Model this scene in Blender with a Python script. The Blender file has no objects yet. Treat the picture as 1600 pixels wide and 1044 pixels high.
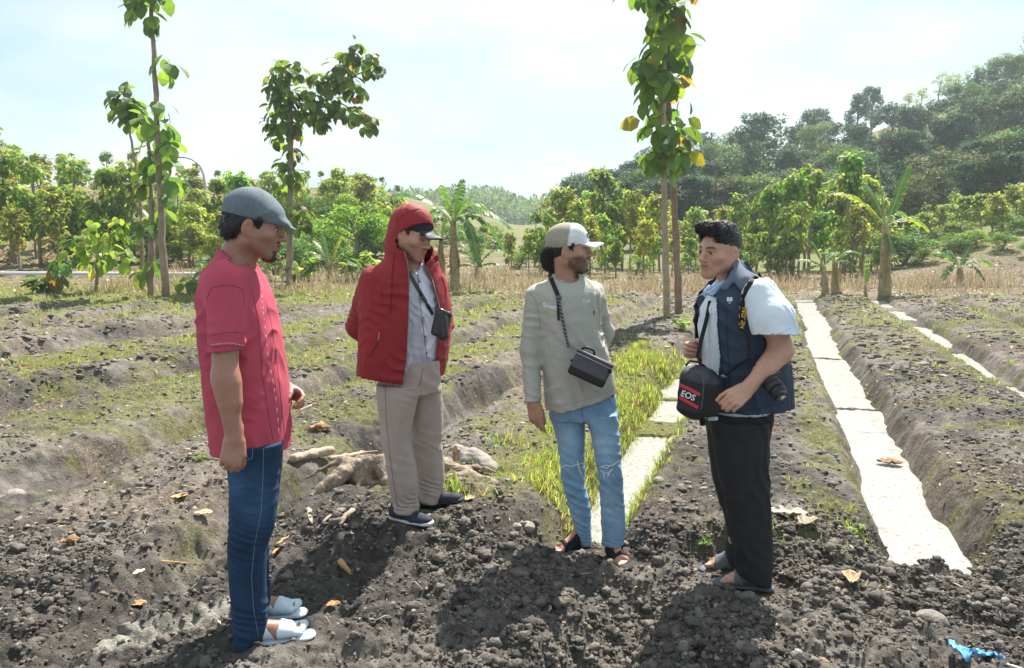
import bpy, math, random
import numpy as np
from mathutils import Vector, Matrix
R = math.radians
rng = np.random.default_rng(7)
random.seed(7)
S = bpy.context.scene
COL = S.collection

# ------------------------------------------------------------------ camera
F, PITCH, CH = 1200.0, R(7.22), 1.55
cam_d = bpy.data.cameras.new('camera'); cam = bpy.data.objects.new('camera', cam_d); COL.objects.link(cam)
cam_d.sensor_width = 36; cam_d.lens = 36 * F / 1600; cam_d.clip_start = 0.05; cam_d.clip_end = 6000
cam.location = (0, 0, CH); cam.rotation_euler = (R(90) - PITCH, 0, 0)
S.camera = cam
S.render.resolution_x, S.render.resolution_y = 1024, 668

# ------------------------------------------------------------------ sky, sun, exposure
SUN_AZ, SUN_EL = R(24), R(54)          # azimuth measured from +Y towards +X
world = bpy.data.worlds.new("World"); S.world = world; world.use_nodes = True
nt = world.node_tree; N = nt.nodes; L = nt.links
bg = N['Background']
sky = N.new('ShaderNodeTexSky'); sky.sky_type = 'NISHITA'; sky.sun_disc = False
sky.sun_elevation = SUN_EL; sky.sun_rotation = SUN_AZ
sky.air_density = 1.0; sky.dust_density = 2.2; sky.ozone_density = 1.6
tc = N.new('ShaderNodeTexCoord'); mp = N.new('ShaderNodeMapping'); mp.inputs['Scale'].default_value = (1.0, 1.0, 2.2)
cn = N.new('ShaderNodeTexNoise'); cn.inputs['Scale'].default_value = 2.3; cn.inputs['Detail'].default_value = 7; cn.inputs['Roughness'].default_value = .55
cr = N.new('ShaderNodeValToRGB'); cr.color_ramp.elements[0].position = .40; cr.color_ramp.elements[1].position = .57
mx = N.new('ShaderNodeMix'); mx.data_type = 'RGBA'
L.new(tc.outputs['Generated'], mp.inputs['Vector']); L.new(mp.outputs['Vector'], cn.inputs['Vector'])
L.new(cn.outputs['Fac'], cr.inputs['Fac'])
mm = N.new('ShaderNodeMath'); mm.operation = 'MULTIPLY_ADD'; mm.inputs[1].default_value = .06; mm.inputs[2].default_value = .80
L.new(cr.outputs['Color'], mm.inputs[0]); L.new(mm.outputs[0], mx.inputs['Factor'])
L.new(sky.outputs['Color'], mx.inputs['A'])
cm = N.new('ShaderNodeMix'); cm.data_type = 'RGBA'; cm.inputs['A'].default_value = (2.05, 3.2, 3.65, 1); cm.inputs['B'].default_value = (3.9, 4.15, 4.2, 1)   # thin blue between soft white cloud
L.new(cr.outputs['Color'], cm.inputs['Factor']); L.new(cm.outputs['Result'], mx.inputs['B'])
L.new(mx.outputs['Result'], bg.inputs['Color']); bg.inputs['Strength'].default_value = 0.094

sun_d = bpy.data.lights.new('sun', 'SUN'); sun_d.energy = 5.0; sun_d.angle = R(0.5); sun_d.color = (1, .95, .86)
sun = bpy.data.objects.new('sun', sun_d); COL.objects.link(sun)
_dir = Vector((math.sin(SUN_AZ) * math.cos(SUN_EL), math.cos(SUN_AZ) * math.cos(SUN_EL), math.sin(SUN_EL)))
sun.rotation_euler = _dir.to_track_quat('Z', 'Y').to_euler()
S.view_settings.view_transform = 'Standard'; S.view_settings.look = 'None'
S.view_settings.gamma = 1; S.view_settings.exposure = 1.25
S.render.engine = 'CYCLES'
S.cycles.max_bounces = 8; S.cycles.transparent_max_bounces = 8

# ------------------------------------------------------------------ helpers
_c, _s = math.cos(PITCH), math.sin(PITCH)
def W(px, py, d):
    "world point at forward distance d (m) that the photograph shows at pixel px, py"
    a = (px - 800) / F; b = (522 - py) / F; t = d / (_c + b * _s)
    return np.array([t * a, d, CH + t * (-_s + b * _c)])

def tag(o, label=None, cat=None, group=None, kind=None):
    if label: o['label'] = label
    if cat: o['category'] = cat
    if group: o['group'] = group
    if kind: o['kind'] = kind
    return o

def empty(name, loc=(0, 0, 0), rz=0, **k):
    o = bpy.data.objects.new(name, None); COL.objects.link(o); o.location = tuple(loc); o.rotation_euler = (0, 0, rz)
    o.empty_display_size = .1
    return tag(o, **k)

def mesh_data(name, v, faces, mats=(), col=None, smooth=True, midx=None):
    """v (n,3); faces: (m,3) or (m,4) array or list of such arrays; col: per-vertex rgb -> attribute 'col'"""
    v = np.asarray(v, dtype=np.float32)
    if isinstance(faces, np.ndarray): faces = [faces]
    faces = [np.asarray(f, dtype=np.int32) for f in faces if len(f)]
    me = bpy.data.meshes.new(name)
    me.vertices.add(len(v)); me.vertices.foreach_set('co', v.ravel())
    tot = sum(f.size for f in faces); nf = sum(len(f) for f in faces)
    me.loops.add(tot); me.loops.foreach_set('vertex_index', np.concatenate([f.ravel() for f in faces]))
    me.polygons.add(nf)
    sizes = np.concatenate([np.full(len(f), f.shape[1]) for f in faces])
    starts = np.concatenate([[0], np.cumsum(sizes)[:-1]]).astype(np.int32)
    me.polygons.foreach_set('loop_start', starts)
    me.polygons.foreach_set('use_smooth', np.full(nf, smooth))
    if midx is not None: me.polygons.foreach_set('material_index', np.asarray(midx, dtype=np.int32))
    me.update(calc_edges=True)
    if col is not None:
        a = me.color_attributes.new('col', 'FLOAT_COLOR', 'POINT')
        c = np.ones((len(v), 4), dtype=np.float32); c[:, :3] = col; a.data.foreach_set('color', c.ravel())
    for m in (mats if isinstance(mats, (list, tuple)) else [mats]): me.materials.append(m)
    me.validate()
    return me

def obj(name, me, parent=None, loc=None, **k):
    o = bpy.data.objects.new(name, me); COL.objects.link(o)
    if parent is not None: o.parent = parent
    if loc is not None: o.location = tuple(loc)
    return tag(o, **k)

class MB:
    "collects simple shapes into one mesh"
    def __init__(s): s.v = []; s.q = []; s.t = []; s.c = []; s.n = 0
    def add(s, v, f, col=None):
        v = np.asarray(v, float); f = np.asarray(f, int) + s.n
        (s.q if f.shape[1] == 4 else s.t).append(f); s.v.append(v); s.n += len(v)
        s.c.append(np.tile(col if col is not None else (1, 1, 1), (len(v), 1)) if col is None or np.ndim(col) == 1 else col)
        return s
    def tube(s, pts, rad, n=8, col=None, cap=True, sq=(1, 1)):
        pts = np.asarray(pts, float); rad = np.broadcast_to(np.asarray(rad, float), (len(pts),)).copy()
        tan = np.gradient(pts, axis=0); tan /= np.linalg.norm(tan, axis=1)[:, None] + 1e-12
        ref = np.array([0, 0, 1.]) if abs(tan[0][2]) < .9 else np.array([0, 1., 0])
        vs = []
        for p, t, r in zip(pts, tan, rad):
            a = np.cross(ref, t); a /= np.linalg.norm(a) + 1e-12; b = np.cross(t, a); ref = b
            ang = np.arange(n) * 2 * np.pi / n
            vs.append(p + r * (np.cos(ang)[:, None] * a * sq[0] + np.sin(ang)[:, None] * b * sq[1]))
        m = len(pts)
        if cap: vs = [pts[:1].repeat(n, 0)] + vs + [pts[-1:].repeat(n, 0)]; m += 2
        v = np.concatenate(vs); i = np.arange(n); j = (i + 1) % n
        f = np.concatenate([np.stack([k * n + i, k * n + j, (k + 1) * n + j, (k + 1) * n + i], 1) for k in range(m - 1)])
        return s.add(v, f, col)
    def box(s, c, size, rot=None, col=None, bev=0):
        c = np.asarray(c, float); h = np.asarray(size, float) / 2
        if bev:
            lv = []
            b = min(bev, h.min() * .99)
            # rounded box from three nested slabs (octagonal profile on every edge)
            v = []
            for sx in (-1, 1):
                for sy in (-1, 1):
                    for sz in (-1, 1):
                        v += [(sx * h[0], sy * (h[1] - b), sz * (h[2] - b)), (sx * (h[0] - b), sy * h[1], sz * (h[2] - b)), (sx * (h[0] - b), sy * (h[1] - b), sz * h[2])]
            v = np.array(v)
            import bmesh
            bm = bmesh.new()
            for p in v: bm.verts.new(p)
            r = bmesh.ops.convex_hull(bm, input=bm.verts)
            bmesh.ops.triangulate(bm, faces=bm.faces)
            bm.verts.index_update()
            v = np.array([x.co[:] for x in bm.verts]); f = np.array([[q.index for q in t.verts] for t in bm.faces]); bm.free()
        else:
            v = np.array([(x, y, z) for x in (-1, 1) for y in (-1, 1) for z in (-1, 1)], float) * h
            f = np.array([(0, 1, 3, 2), (4, 6, 7, 5), (0, 4, 5, 1), (2, 3, 7, 6), (0, 2, 6, 4), (1, 5, 7, 3)])
        if rot is not None: v = v @ np.asarray(rot, float).T
        return s.add(v + c, f, col)
    def data(s, name, mats, smooth=True, usecol=True):
        return mesh_data(name, np.concatenate(s.v), [np.concatenate(a) for a in (s.q, s.t) if a], mats, np.concatenate(s.c) if usecol else None, smooth)
    def build(s, name, mats, parent=None, smooth=True, **k):
        return obj(name, s.data(name, mats, smooth), parent, **k)

def rot_to(z, up=(0, 0, 1)):
    "matrix whose columns are x, y, z axes with z along the given vector"
    z = np.asarray(z, float); z = z / np.linalg.norm(z); x = np.cross(up, z)
    if np.linalg.norm(x) < 1e-5: x = np.cross((0, 1, 0), z)
    x /= np.linalg.norm(x); return np.stack([x, np.cross(z, x), z], 1)

# numpy noises -------------------------------------------------------------
def _h(ix, iy, iz, seed):
    n = (ix.astype(np.int64) * 374761393 + iy.astype(np.int64) * 668265263 + iz.astype(np.int64) * 2147483647 + seed * 1274126177) & 0xffffffff
    n = ((n ^ (n >> 13)) * 1274126177) & 0xffffffff; n = (n ^ (n >> 16)) & 0xffffffff
    n = (n * 2246822519) & 0xffffffff; n ^= n >> 15
    return (n & 0xffffff) / float(0xffffff)
def vnoise(x, y, z=None, seed=0):
    z = np.zeros_like(x) if z is None else z
    fx, fy, fz = np.floor(x), np.floor(y), np.floor(z); tx, ty, tz = x - fx, y - fy, z - fz
    tx, ty, tz = [t * t * (3 - 2 * t) for t in (tx, ty, tz)]
    r = 0
    for dx in (0, 1):
        wx = tx if dx else 1 - tx
        for dy in (0, 1):
            wy = ty if dy else 1 - ty
            for dz in ((0, 1) if np.any(tz) else (0,)):
                wz = tz if dz else 1 - tz
                r = r + wx * wy * wz * _h(fx + dx, fy + dy, fz + dz, seed)
    return r
def fbm(x, y, z=None, oct=4, seed=0):
    r = 0; a = .5
    for i in range(oct):
        r = r + a * vnoise(x * 2**i + 17 * i, y * 2**i + 5 * i, None if z is None else z * 2**i, seed + i); a *= .5
    return r / (1 - .5**oct)
def clod(x, y, size, seed=0):
    "lumps: rounded domes on a jittered grid"
    gx, gy = x / size, y / size; ix, iy = np.floor(gx), np.floor(gy); best = np.zeros_like(x)
    zz = np.zeros_like(ix)
    for dx in (-1, 0, 1):
        for dy in (-1, 0, 1):
            cx, cy = ix + dx, iy + dy
            px = cx + _h(cx, cy, zz, seed); py = cy + _h(cx, cy, zz, seed + 1); r = .45 + .5 * _h(cx, cy, zz, seed + 2)
            d2 = ((gx - px)**2 + (gy - py)**2) / (r * r)
            best = np.maximum(best, np.sqrt(np.clip(1 - d2, 0, 1)) * r * (.3 + .7 * _h(cx, cy, zz, seed + 3)))
    return best
def sm(a, b, x):
    t = np.clip((x - a) / (b - a), 0, 1); return t * t * (3 - 2 * t)

# materials ------------------------------------------------------------------
def mat(name, color=(.5, .5, .5), rough=.8, **k):
    """procedural material. options: attr (vertex colour multiplies), var=(scale, amount), bump=(scale, strength, dist),
    trans (translucency), spec, metal, objvar (hue/value change per object)"""
    m = bpy.data.materials.new(name); m.use_nodes = True; nt = m.node_tree; N = nt.nodes; L = nt.links
    b = N['Principled BSDF']; out = N['Material Output']
    b.inputs['Roughness'].default_value = rough; b.inputs['Specular IOR Level'].default_value = k.get('spec', .3)
    b.inputs['Metallic'].default_value = k.get('metal', 0)
    rgb = N.new('ShaderNodeRGB'); rgb.outputs[0].default_value = (*color, 1); cur = rgb.outputs[0]
    tc = N.new('ShaderNodeTexCoord'); src = tc.outputs['Object']
    if k.get('geo'):
        g = N.new('ShaderNodeNewGeometry'); src = g.outputs['Position']
    def mul(a, bb, fac=1, mode='MULTIPLY'):
        x = N.new('ShaderNodeMix'); x.data_type = 'RGBA'; x.blend_type = mode
        x.inputs['Factor'].default_value = fac; L.new(a, x.inputs['A']); L.new(bb, x.inputs['B']); return x.outputs['Result']
    if k.get('attr'):
        a = N.new('ShaderNodeAttribute'); a.attribute_name = 'col'; cur = mul(cur, a.outputs['Color'])
    for sc, am in k.get('vars', [k['var']] if 'var' in k else []):
        n = N.new('ShaderNodeTexNoise'); n.inputs['Scale'].default_value = sc; n.inputs['Detail'].default_value = 4; L.new(src, n.inputs['Vector'])
        r = N.new('ShaderNodeMapRange'); r.inputs['From Min'].default_value = .3; r.inputs['From Max'].default_value = .7
        r.inputs['To Min'].default_value = 1 - am; r.inputs['To Max'].default_value = 1 + am
        L.new(n.outputs['Fac'], r.inputs['Value'])
        c = N.new('ShaderNodeCombineColor'); [L.new(r.outputs[0], c.inputs[i]) for i in range(3)]
        cur = mul(cur, c.outputs[0])
    if 'objvar' in k:
        oi = N.new('ShaderNodeObjectInfo'); hs = N.new('ShaderNodeHueSaturation'); hv, vv = k['objvar']
        r1 = N.new('ShaderNodeMapRange'); r1.inputs['To Min'].default_value = .5 - hv; r1.inputs['To Max'].default_value = .5 + hv; L.new(oi.outputs['Random'], r1.inputs['Value'])
        fr = N.new('ShaderNodeMath'); fr.operation = 'MULTIPLY'; fr.inputs[1].default_value = 17.3; L.new(oi.outputs['Random'], fr.inputs[0])
        f2 = N.new('ShaderNodeMath'); f2.operation = 'FRACT'; L.new(fr.outputs[0], f2.inputs[0])
        r2 = N.new('ShaderNodeMapRange'); r2.inputs['To Min'].default_value = 1 - vv; r2.inputs['To Max'].default_value = 1 + vv; L.new(f2.outputs[0], r2.inputs['Value'])
        L.new(r1.outputs[0], hs.inputs['Hue']); L.new(r2.outputs[0], hs.inputs['Value']); L.new(cur, hs.inputs['Color']); cur = hs.outputs['Color']
    L.new(cur, b.inputs['Base Color'])
    bumps = k.get('bumps', [k['bump']] if 'bump' in k else [])
    nrm = None
    for bp in bumps:
        sc, st, di = bp[:3]; n = N.new('ShaderNodeTexNoise'); n.inputs['Scale'].default_value = sc; n.inputs['Detail'].default_value = 5
        if len(bp) > 3:
            mpp = N.new('ShaderNodeMapping'); mpp.inputs['Scale'].default_value = bp[3]; L.new(src, mpp.inputs['Vector']); L.new(mpp.outputs[0], n.inputs['Vector'])
        else: L.new(src, n.inputs['Vector'])
        bu = N.new('ShaderNodeBump'); bu.inputs['Strength'].default_value = st; bu.inputs['Distance'].default_value = di
        L.new(n.outputs['Fac'], bu.inputs['Height'])
        if nrm is not None: L.new(nrm, bu.inputs['Normal'])
        nrm = bu.outputs[0]
    if nrm is not None: L.new(nrm, b.inputs['Normal'])
    if k.get('sss'):
        b.inputs['Subsurface Weight'].default_value = k['sss']; b.inputs['Subsurface Radius'].default_value = (1, .35, .2); b.inputs['Subsurface Scale'].default_value = .006
    if k.get('trans'):
        t = N.new('ShaderNodeBsdfTranslucent'); ms = N.new('ShaderNodeMixShader'); ms.inputs[0].default_value = k['trans']
        tcx = N.new('ShaderNodeMix'); tcx.data_type = 'RGBA'; tcx.blend_type = 'MULTIPLY'; tcx.inputs['Factor'].default_value = 1
        L.new(cur, tcx.inputs['A']); tcx.inputs['B'].default_value = k.get('transcol', (1.5, 1.5, .7, 1)); L.new(tcx.outputs['Result'], t.inputs['Color'])
        L.new(b.outputs[0], ms.inputs[1]); L.new(t.outputs[0], ms.inputs[2]); L.new(ms.outputs[0], out.inputs['Surface'])
    return m
# ------------------------------------------------------------------ terrain
WATER_Z = -0.235
def ucoord(x, y):
    k = .335 - .20 * sm(-2.5, -8, x)
    return x - k * np.maximum(y, 0)
TR = 1.9                                       # spacing of the furrows
def macro(x, y):
    x = np.asarray(x, float); y = np.asarray(y, float)
    u = ucoord(x, y); wob = (vnoise(x * .7, y * .7, seed=3) - .5) * .10 + (vnoise(x * 2.5, y * 2.5, seed=4) - .5) * .09 + (vnoise(x * 7, y * 7, seed=14) - .5) * .05
    k = (u - .91 + TR / 2 + wob) % TR - TR / 2; a = np.abs(k)
    field = sm(21.5, 20, y) * sm(14, 11, x)
    wid = np.where(u > 1.8, .05, .115) + .20 * sm(-2, -6, x) - .02 * sm(0, -.6, u)
    tr = 1 - sm(wid, wid + .26, a)
    left = sm(-2.2, -3.4, u)
    depth = .30 - .04 * left
    depth = depth * (1 - .35 * sm(8, 18, y))
    h = -depth * tr
    h = h + .05 * (1 - sm(.3, .95, a)) * 0 + .035 * np.cos(k / TR * 2 * np.pi) * -1
    h = h + .10 * (1 - sm(.10, .24, np.abs(u + 1.27))) * sm(3.9, 4.4, y) * (tr > .3) * .9
    h = h * field
    # foreground cross bank that closes the furrows
    bank = sm(3.78, 3.45, y + .12 * (x - 1.2) * sm(2, 0, x) + .10 * (vnoise(x * 3, y * 3, seed=8) - .5)) * sm(-1.5, -1.0, x)
    h = h * (1 - bank) + bank * (-.045 + .03 * (fbm(x * 2.2, y * 2.2, seed=21) - .5))
    # gully in the bank between the two men on the right
    gx = .20 + .42 * (y - 2.5); g = 1 - sm(.04, .26, np.abs(x - gx))
    h = h - .19 * g * sm(3.55, 3.2, y) * sm(-.5, 1, y)
    h = h + .05 * (1 - sm(.2, .7, np.abs(x - gx + .62))) * sm(4.1, 3.6, y)
    h = h + .04 * (1 - sm(.2, .6, np.abs(x - gx - .62))) * sm(3.7, 3.3, y)
    # mound of the stump and the man in red
    r = np.hypot((x + .62) / 1.15, (y - 4.25) / .75); h = np.maximum(h, (.085 + .05 * (fbm(x * 3, y * 3, seed=31) - .5)) * (1 - sm(.45, 1.25, r)) + h * sm(.35, 1.1, r))
    # ledge the man in pink stands on
    r = np.hypot((x + .95) / .75, (y - 2.72) / .55); w = 1 - sm(.5, 1.2, r); h = h * (1 - w) + .0 * w
    # lower ground at far left front
    lf = sm(-1.15, -1.9, x + .35 * (y - 2.6)) * sm(5.2, 4.4, y + .1 * x); h = h * (1 - lf * .8) + lf * (-.10)
    r = np.hypot((x + 1.35 - .55 * (y - 2.9)) / .16, (y - 2.9) / .7); h = h - .06 * (1 - sm(.3, 1.2, r))
    # beyond the field
    h = h + .35 * sm(21, 30, y) * sm(12, -6, x)
    hl = sm(27, 72, y) * sm(2, -16, x - .02 * y) * 5.6; h = h + hl + 1.2 * (fbm(x * .06, y * .06, seed=41) - .5) * sm(30, 60, y)
    q = np.clip(x / np.maximum(y, 1), -1, 2)
    hr = sm(38, 125, y) * np.interp(q, [-.1, 0, .125, .52, .66, 1], [0, .08, .22, .74, .93, 1.1]) * 26 + 3.0 * sm(24, 40, y) * sm(.40, .75, q)
    h = h + hr
    h = h + sm(150, 420, y) * (9 + 6 * (fbm(x * .006 + 3, y * .003, seed=51) - .4))
    return h
# the trodden spots under the feet (pixel of the sole, distance)
FEET = [W(372, 1012, 2.75), W(430, 1004, 2.79), W(482, 992, 2.83), W(400, 975, 2.95), W(470, 962, 3.0),
        W(620, 814, 3.86), W(660, 826, 3.80), W(672, 795, 4.08), W(712, 789, 4.04),
        W(905, 858, 3.86), W(872, 860, 3.80), W(955, 868, 3.77), W(975, 888, 3.66),
        W(1198, 924, 3.38), W(1160, 922, 3.39), W(1130, 916, 3.42), W(1142, 897, 3.61), W(1108, 893, 3.64)]
macro0 = macro
def macro(x, y):
    h = macro0(x, y); x = np.asarray(x, float); y = np.asarray(y, float); ws = 0; hs = 0
    if y.size < 5 or y.min() < 5:
        for p in FEET:
            w = np.exp(-((x - p[0])**2 + (y - p[1])**2) / .020); ws = ws + w; hs = hs + w * (p[2] - .002)
        k = np.clip(ws * 1.3, 0, 1); k = k * k * (3 - 2 * k); h = h * (1 - k) + hs / np.maximum(ws, 1e-9) * k
    return h
def feetmask(x, y):
    m = np.zeros_like(x)
    for p in FEET: m = np.maximum(m, np.exp(-((x - p[0])**2 + (y - p[1])**2) / .008))
    return 1 - np.clip(m * 1.2, 0, 1)
def zg(x, y): return float(macro(np.array([x]), np.array([y]))[0])

_bars = [(.91, 7.75, .045), (.91, 10.9, .045), (2.81, 9.2, .35), (2.81, 11.6, .3), (2.81, 14.9, .6), (2.81, 17.6, .5), (-.93, 6.9, .30), (-.93, 8.2, .1), (-.93, 9.8, .5)]
def bars(x, y):
    b = 0
    for uc, yy, w in _bars:
        b = np.maximum(b, np.exp(-((y + .25 * (x - uc - .335 * yy) - yy + .12 * (fbm(x * 9, y * 9, seed=15) - .5)) / w)**2) * (.15 + 1.1 * fbm(x * 11, y * 11, seed=16)) * (np.abs(ucoord(x, y) - uc) < .6))
    return b
def soilnoise(x, y):
    near = sm(9, 4.5, y)
    u = ucoord(x, y)
    rough = .55 + .45 * sm(4.6, 3.4, y)
    rough = np.maximum(rough * sm(.1, .45, fbm(x * .8, y * .8, seed=61) + .1), sm(4.0, 3.6, y) * sm(-1.6, -1.1, x))
    rough = np.maximum(rough, sm(-1.3, -1.9, x) * sm(5.4, 4.6, y) * .85)
    a = (ucoord(x, y) - .91 + TR / 2) % TR - TR / 2
    inw = (1 - sm(.2, .34, np.abs(a))) * sm(3.6, 4.0, y) * sm(-2.4, -1.6, u)
    n = .075 * clod(x, y, .17, 5) + .055 * clod(x + .5 * (vnoise(x * 9, y * 9, seed=70) - .5) * .1, y, .085, 6) + .034 * clod(x, y, .045, 7) * sm(14, 8, y) + .018 * clod(x, y, .024, 8) * near
    n = n + .05 * (fbm(x * 3.1, y * 3.1, oct=5, seed=9) - .5) + .02 * (fbm(x * 14, y * 14, oct=3, seed=10) - .5)
    n = (n - .045 * rough) * rough * sm(30, 16, y) * (1 - .8 * inw) * feetmask(x, y)
    return n

ys = [-8.0]
while ys[-1] < 900:
    y = ys[-1]
    ys.append(y + (.12 if y < 1.6 else max(.0115, .0042 * y) if y < 32 else .03 * y))
ys = np.array(ys); sx = np.linspace(-1, 1, 960); sx = sx * (.8 + .2 * sx * sx)
wd = .78 * np.sqrt(ys**2 + 9) + 1.2 + .55 * np.clip(ys - 24, 0, None)
GX = sx[None, :] * wd[:, None]; GY = np.repeat(ys[:, None], len(sx), 1)
gm = macro(GX, GY); gm = np.maximum(gm, np.where(bars(GX, GY) > .3, WATER_Z + .10 * sm(8, 18, GY) + .03 + .02 * (fbm(GX * 6, GY * 6, seed=2) - .5), -9)); GZ = gm + soilnoise(GX, GY)
nr, nc = GX.shape
idx = np.arange(nr * nc).reshape(nr, nc)
gf = np.stack([idx[:-1, :-1], idx[:-1, 1:], idx[1:, 1:], idx[1:, :-1]], -1).reshape(-1, 4)
# attribute: red = grass cover, green = dry litter, blue = dark moist soil
def cover(x, y):
    u = ucoord(x, y); k = (u - .91 + TR / 2) % TR - TR / 2
    n1 = fbm(x * .9, y * .9, seed=81); n2 = fbm(x * 4, y * 4, seed=82)
    g = np.zeros_like(x)
    # overgrown furrow in the middle
    gm_ = (1 - sm(.35, .8, np.abs(u + 1.30))) * sm(4.2, 4.7, y) * sm(11.5, 9.5, y)
    g = np.maximum(g, gm_ * sm(.2, .42, n1 * .6 + n2 * .4))
    # grass strips on the left
    gl = sm(-2.4, -3.6, u) * sm(.10, .5, (np.cos((u + 4.05) / TR * 2 * np.pi) * .5 + .5)) * sm(4.6, 6.5, y)
    g = np.maximum(g, gl * sm(.38, .58, n1 * .5 + n2 * .5) * np.where(y < 8, .75, 1))
    g = np.maximum(g, sm(17, 19, y) * sm(24.5, 22.5, y) * sm(2, -3, x) * sm(.2, .5, n2 + .15))
    g = np.maximum(g, sm(.50, .64, n1 * .4 + n2 * .6) * sm(3.7, 4.1, y) * .65 * sm(24, 20, y))
    # bank left of the bright furrow, and behind the front bank
    g = np.maximum(g, (1 - sm(.08, .3, np.abs(k + .42))) * sm(.38, .55, n2) * sm(-.5, 0, u) * .7)
    g = np.maximum(g, (1 - sm(.08, .28, np.abs(y - 3.85))) * sm(.9, 1.3, x) * sm(2.2, 1.9, x) * sm(.3, .5, n2))
    g = np.maximum(g, sm(28, 34, y) * np.maximum(np.maximum(sm(.3, .6, n1) * .8, sm(5, 12, x)), sm(60, 85, y)))
    g = g * sm(3.5, 3.7, y)
    lit = sm(.4, .7, fbm(x * 1.6, y * 1.6, seed=85)) * sm(3.6, 4.4, y) * .8
    lit = np.maximum(lit, sm(20, 21.5, y) * .95) * sm(110, 70, y)
    dark = np.maximum(sm(.42, .6, fbm(x * 1.3 + 9, y * 1.3, seed=86)), 0)
    a = W(350, 925, 3.1); b = W(70, 1035, 2.7); t = np.clip(((x - a[0]) * (b[0] - a[0]) + (y - a[1]) * (b[1] - a[1])) / ((b[0] - a[0])**2 + (b[1] - a[1])**2), -.1, 1.1)   # crust of pale dried mud in the low line
    dd = np.hypot(x - a[0] - t * (b[0] - a[0]), y - a[1] - t * (b[1] - a[1])) + .10 * (fbm(x * 7, y * 7, seed=87) - .5); dark = dark + (1 - sm(.02, .075, dd)) * (1.2 - dark)
    return g, lit, dark
cg, cl, cd = cover(GX, GY)
slope = np.zeros_like(GX)
GV = np.stack([GX, GY, GZ], -1).reshape(-1, 3)

def soil_mat():
    m = bpy.data.materials.new('soil'); m.use_nodes = True; nt = m.node_tree; N = nt.nodes; L = nt.links; b = N['Principled BSDF']
    b.inputs['Roughness'].default_value = .95; b.inputs['Specular IOR Level'].default_value = .15
    g = N.new('ShaderNodeNewGeometry'); at = N.new('ShaderNodeAttribute'); at.attribute_name = 'col'
    sp = N.new('ShaderNodeSeparateColor'); L.new(at.outputs['Color'], sp.inputs[0])
    def noise(sc, det=5, rg=.6):
        n = N.new('ShaderNodeTexNoise'); n.inputs['Scale'].default_value = sc; n.inputs['Detail'].default_value = det; n.inputs['Roughness'].default_value = rg
        L.new(g.outputs['Position'], n.inputs['Vector']); return n.outputs['Fac']
    def ramp(f, p0, p1, c0, c1):
        r = N.new('ShaderNodeValToRGB'); r.color_ramp.elements[0].position = p0; r.color_ramp.elements[1].position = p1
        r.color_ramp.elements[0].color = (*c0, 1); r.color_ramp.elements[1].color = (*c1, 1); L.new(f, r.inputs[0]); return r.outputs[0]
    def mix(f, a, b_):
        x = N.new('ShaderNodeMix'); x.data_type = 'RGBA'
        if isinstance(f, float): x.inputs['Factor'].default_value = f
        else: L.new(f, x.inputs['Factor'])
        for s_, k in ((a, 'A'), (b_, 'B')):
            if isinstance(s_, tuple): x.inputs[k].default_value = (*s_, 1)
            else: L.new(s_, x.inputs[k])
        return x.outputs['Result']
    def mth(op, a, b_):
        x = N.new('ShaderNodeMath'); x.operation = op; x.use_clamp = True
        for i, s_ in enumerate((a, b_)):
            if isinstance(s_, (int, float)): x.inputs[i].default_value = s_
            else: L.new(s_, x.inputs[i])
        return x.outputs[0]
    dry = ramp(noise(9), .35, .68, (.105, .093, .084), (.245, .22, .195))
    drk = ramp(noise(13), .35, .7, (.055, .049, .045), (.135, .121, .111))
    base = mix(mth('MULTIPLY', sp.outputs[2], 1.0), dry, drk)
    straw = ramp(noise(55, 3, .7), .42, .62, (.10, .075, .05), (.42, .31, .19))
    sf = mth('MULTIPLY', ramp(noise(38, 4, .75), .46, .60, (0, 0, 0), (1, 1, 1)), sp.outputs[1]); base = mix(sf, base, straw)
    grn = ramp(noise(30, 4, .7), .35, .68, (.055, .075, .022), (.26, .25, .07))
    gf_ = mth('MULTIPLY', ramp(noise(22, 4, .7), .30, .52, (0, 0, 0), (1, 1, 1)), sp.outputs[0]); base = mix(gf_, base, grn)
    dst = mth('SUBTRACT', sp.outputs[2], 1.0); base = mix(mth('MULTIPLY', dst, 4.0), base, (.40, .38, .33))
    spk = ramp(noise(120, 2, .6), .66, .72, (0, 0, 0), (1, 1, 1)); base = mix(mth('MULTIPLY', spk, .5), base, (.36, .32, .27))
    L.new(base, b.inputs['Base Color'])
    bu = N.new('ShaderNodeBump'); bu.inputs['Strength'].default_value = .9; bu.inputs['Distance'].default_value = .012; L.new(noise(60, 6, .75), bu.inputs['Height'])
    b2 = N.new('ShaderNodeBump'); b2.inputs['Strength'].default_value = .8; b2.inputs['Distance'].default_value = .05; L.new(noise(14, 6, .7), b2.inputs['Height']); L.new(bu.outputs[0], b2.inputs['Normal'])
    L.new(b2.outputs[0], b.inputs['Normal'])
    return m
M_soil = soil_mat()
ground = obj('ground', mesh_data('ground', GV, gf, M_soil, np.stack([cg, cl, cd], -1).reshape(-1, 3)), kind='structure')

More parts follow.
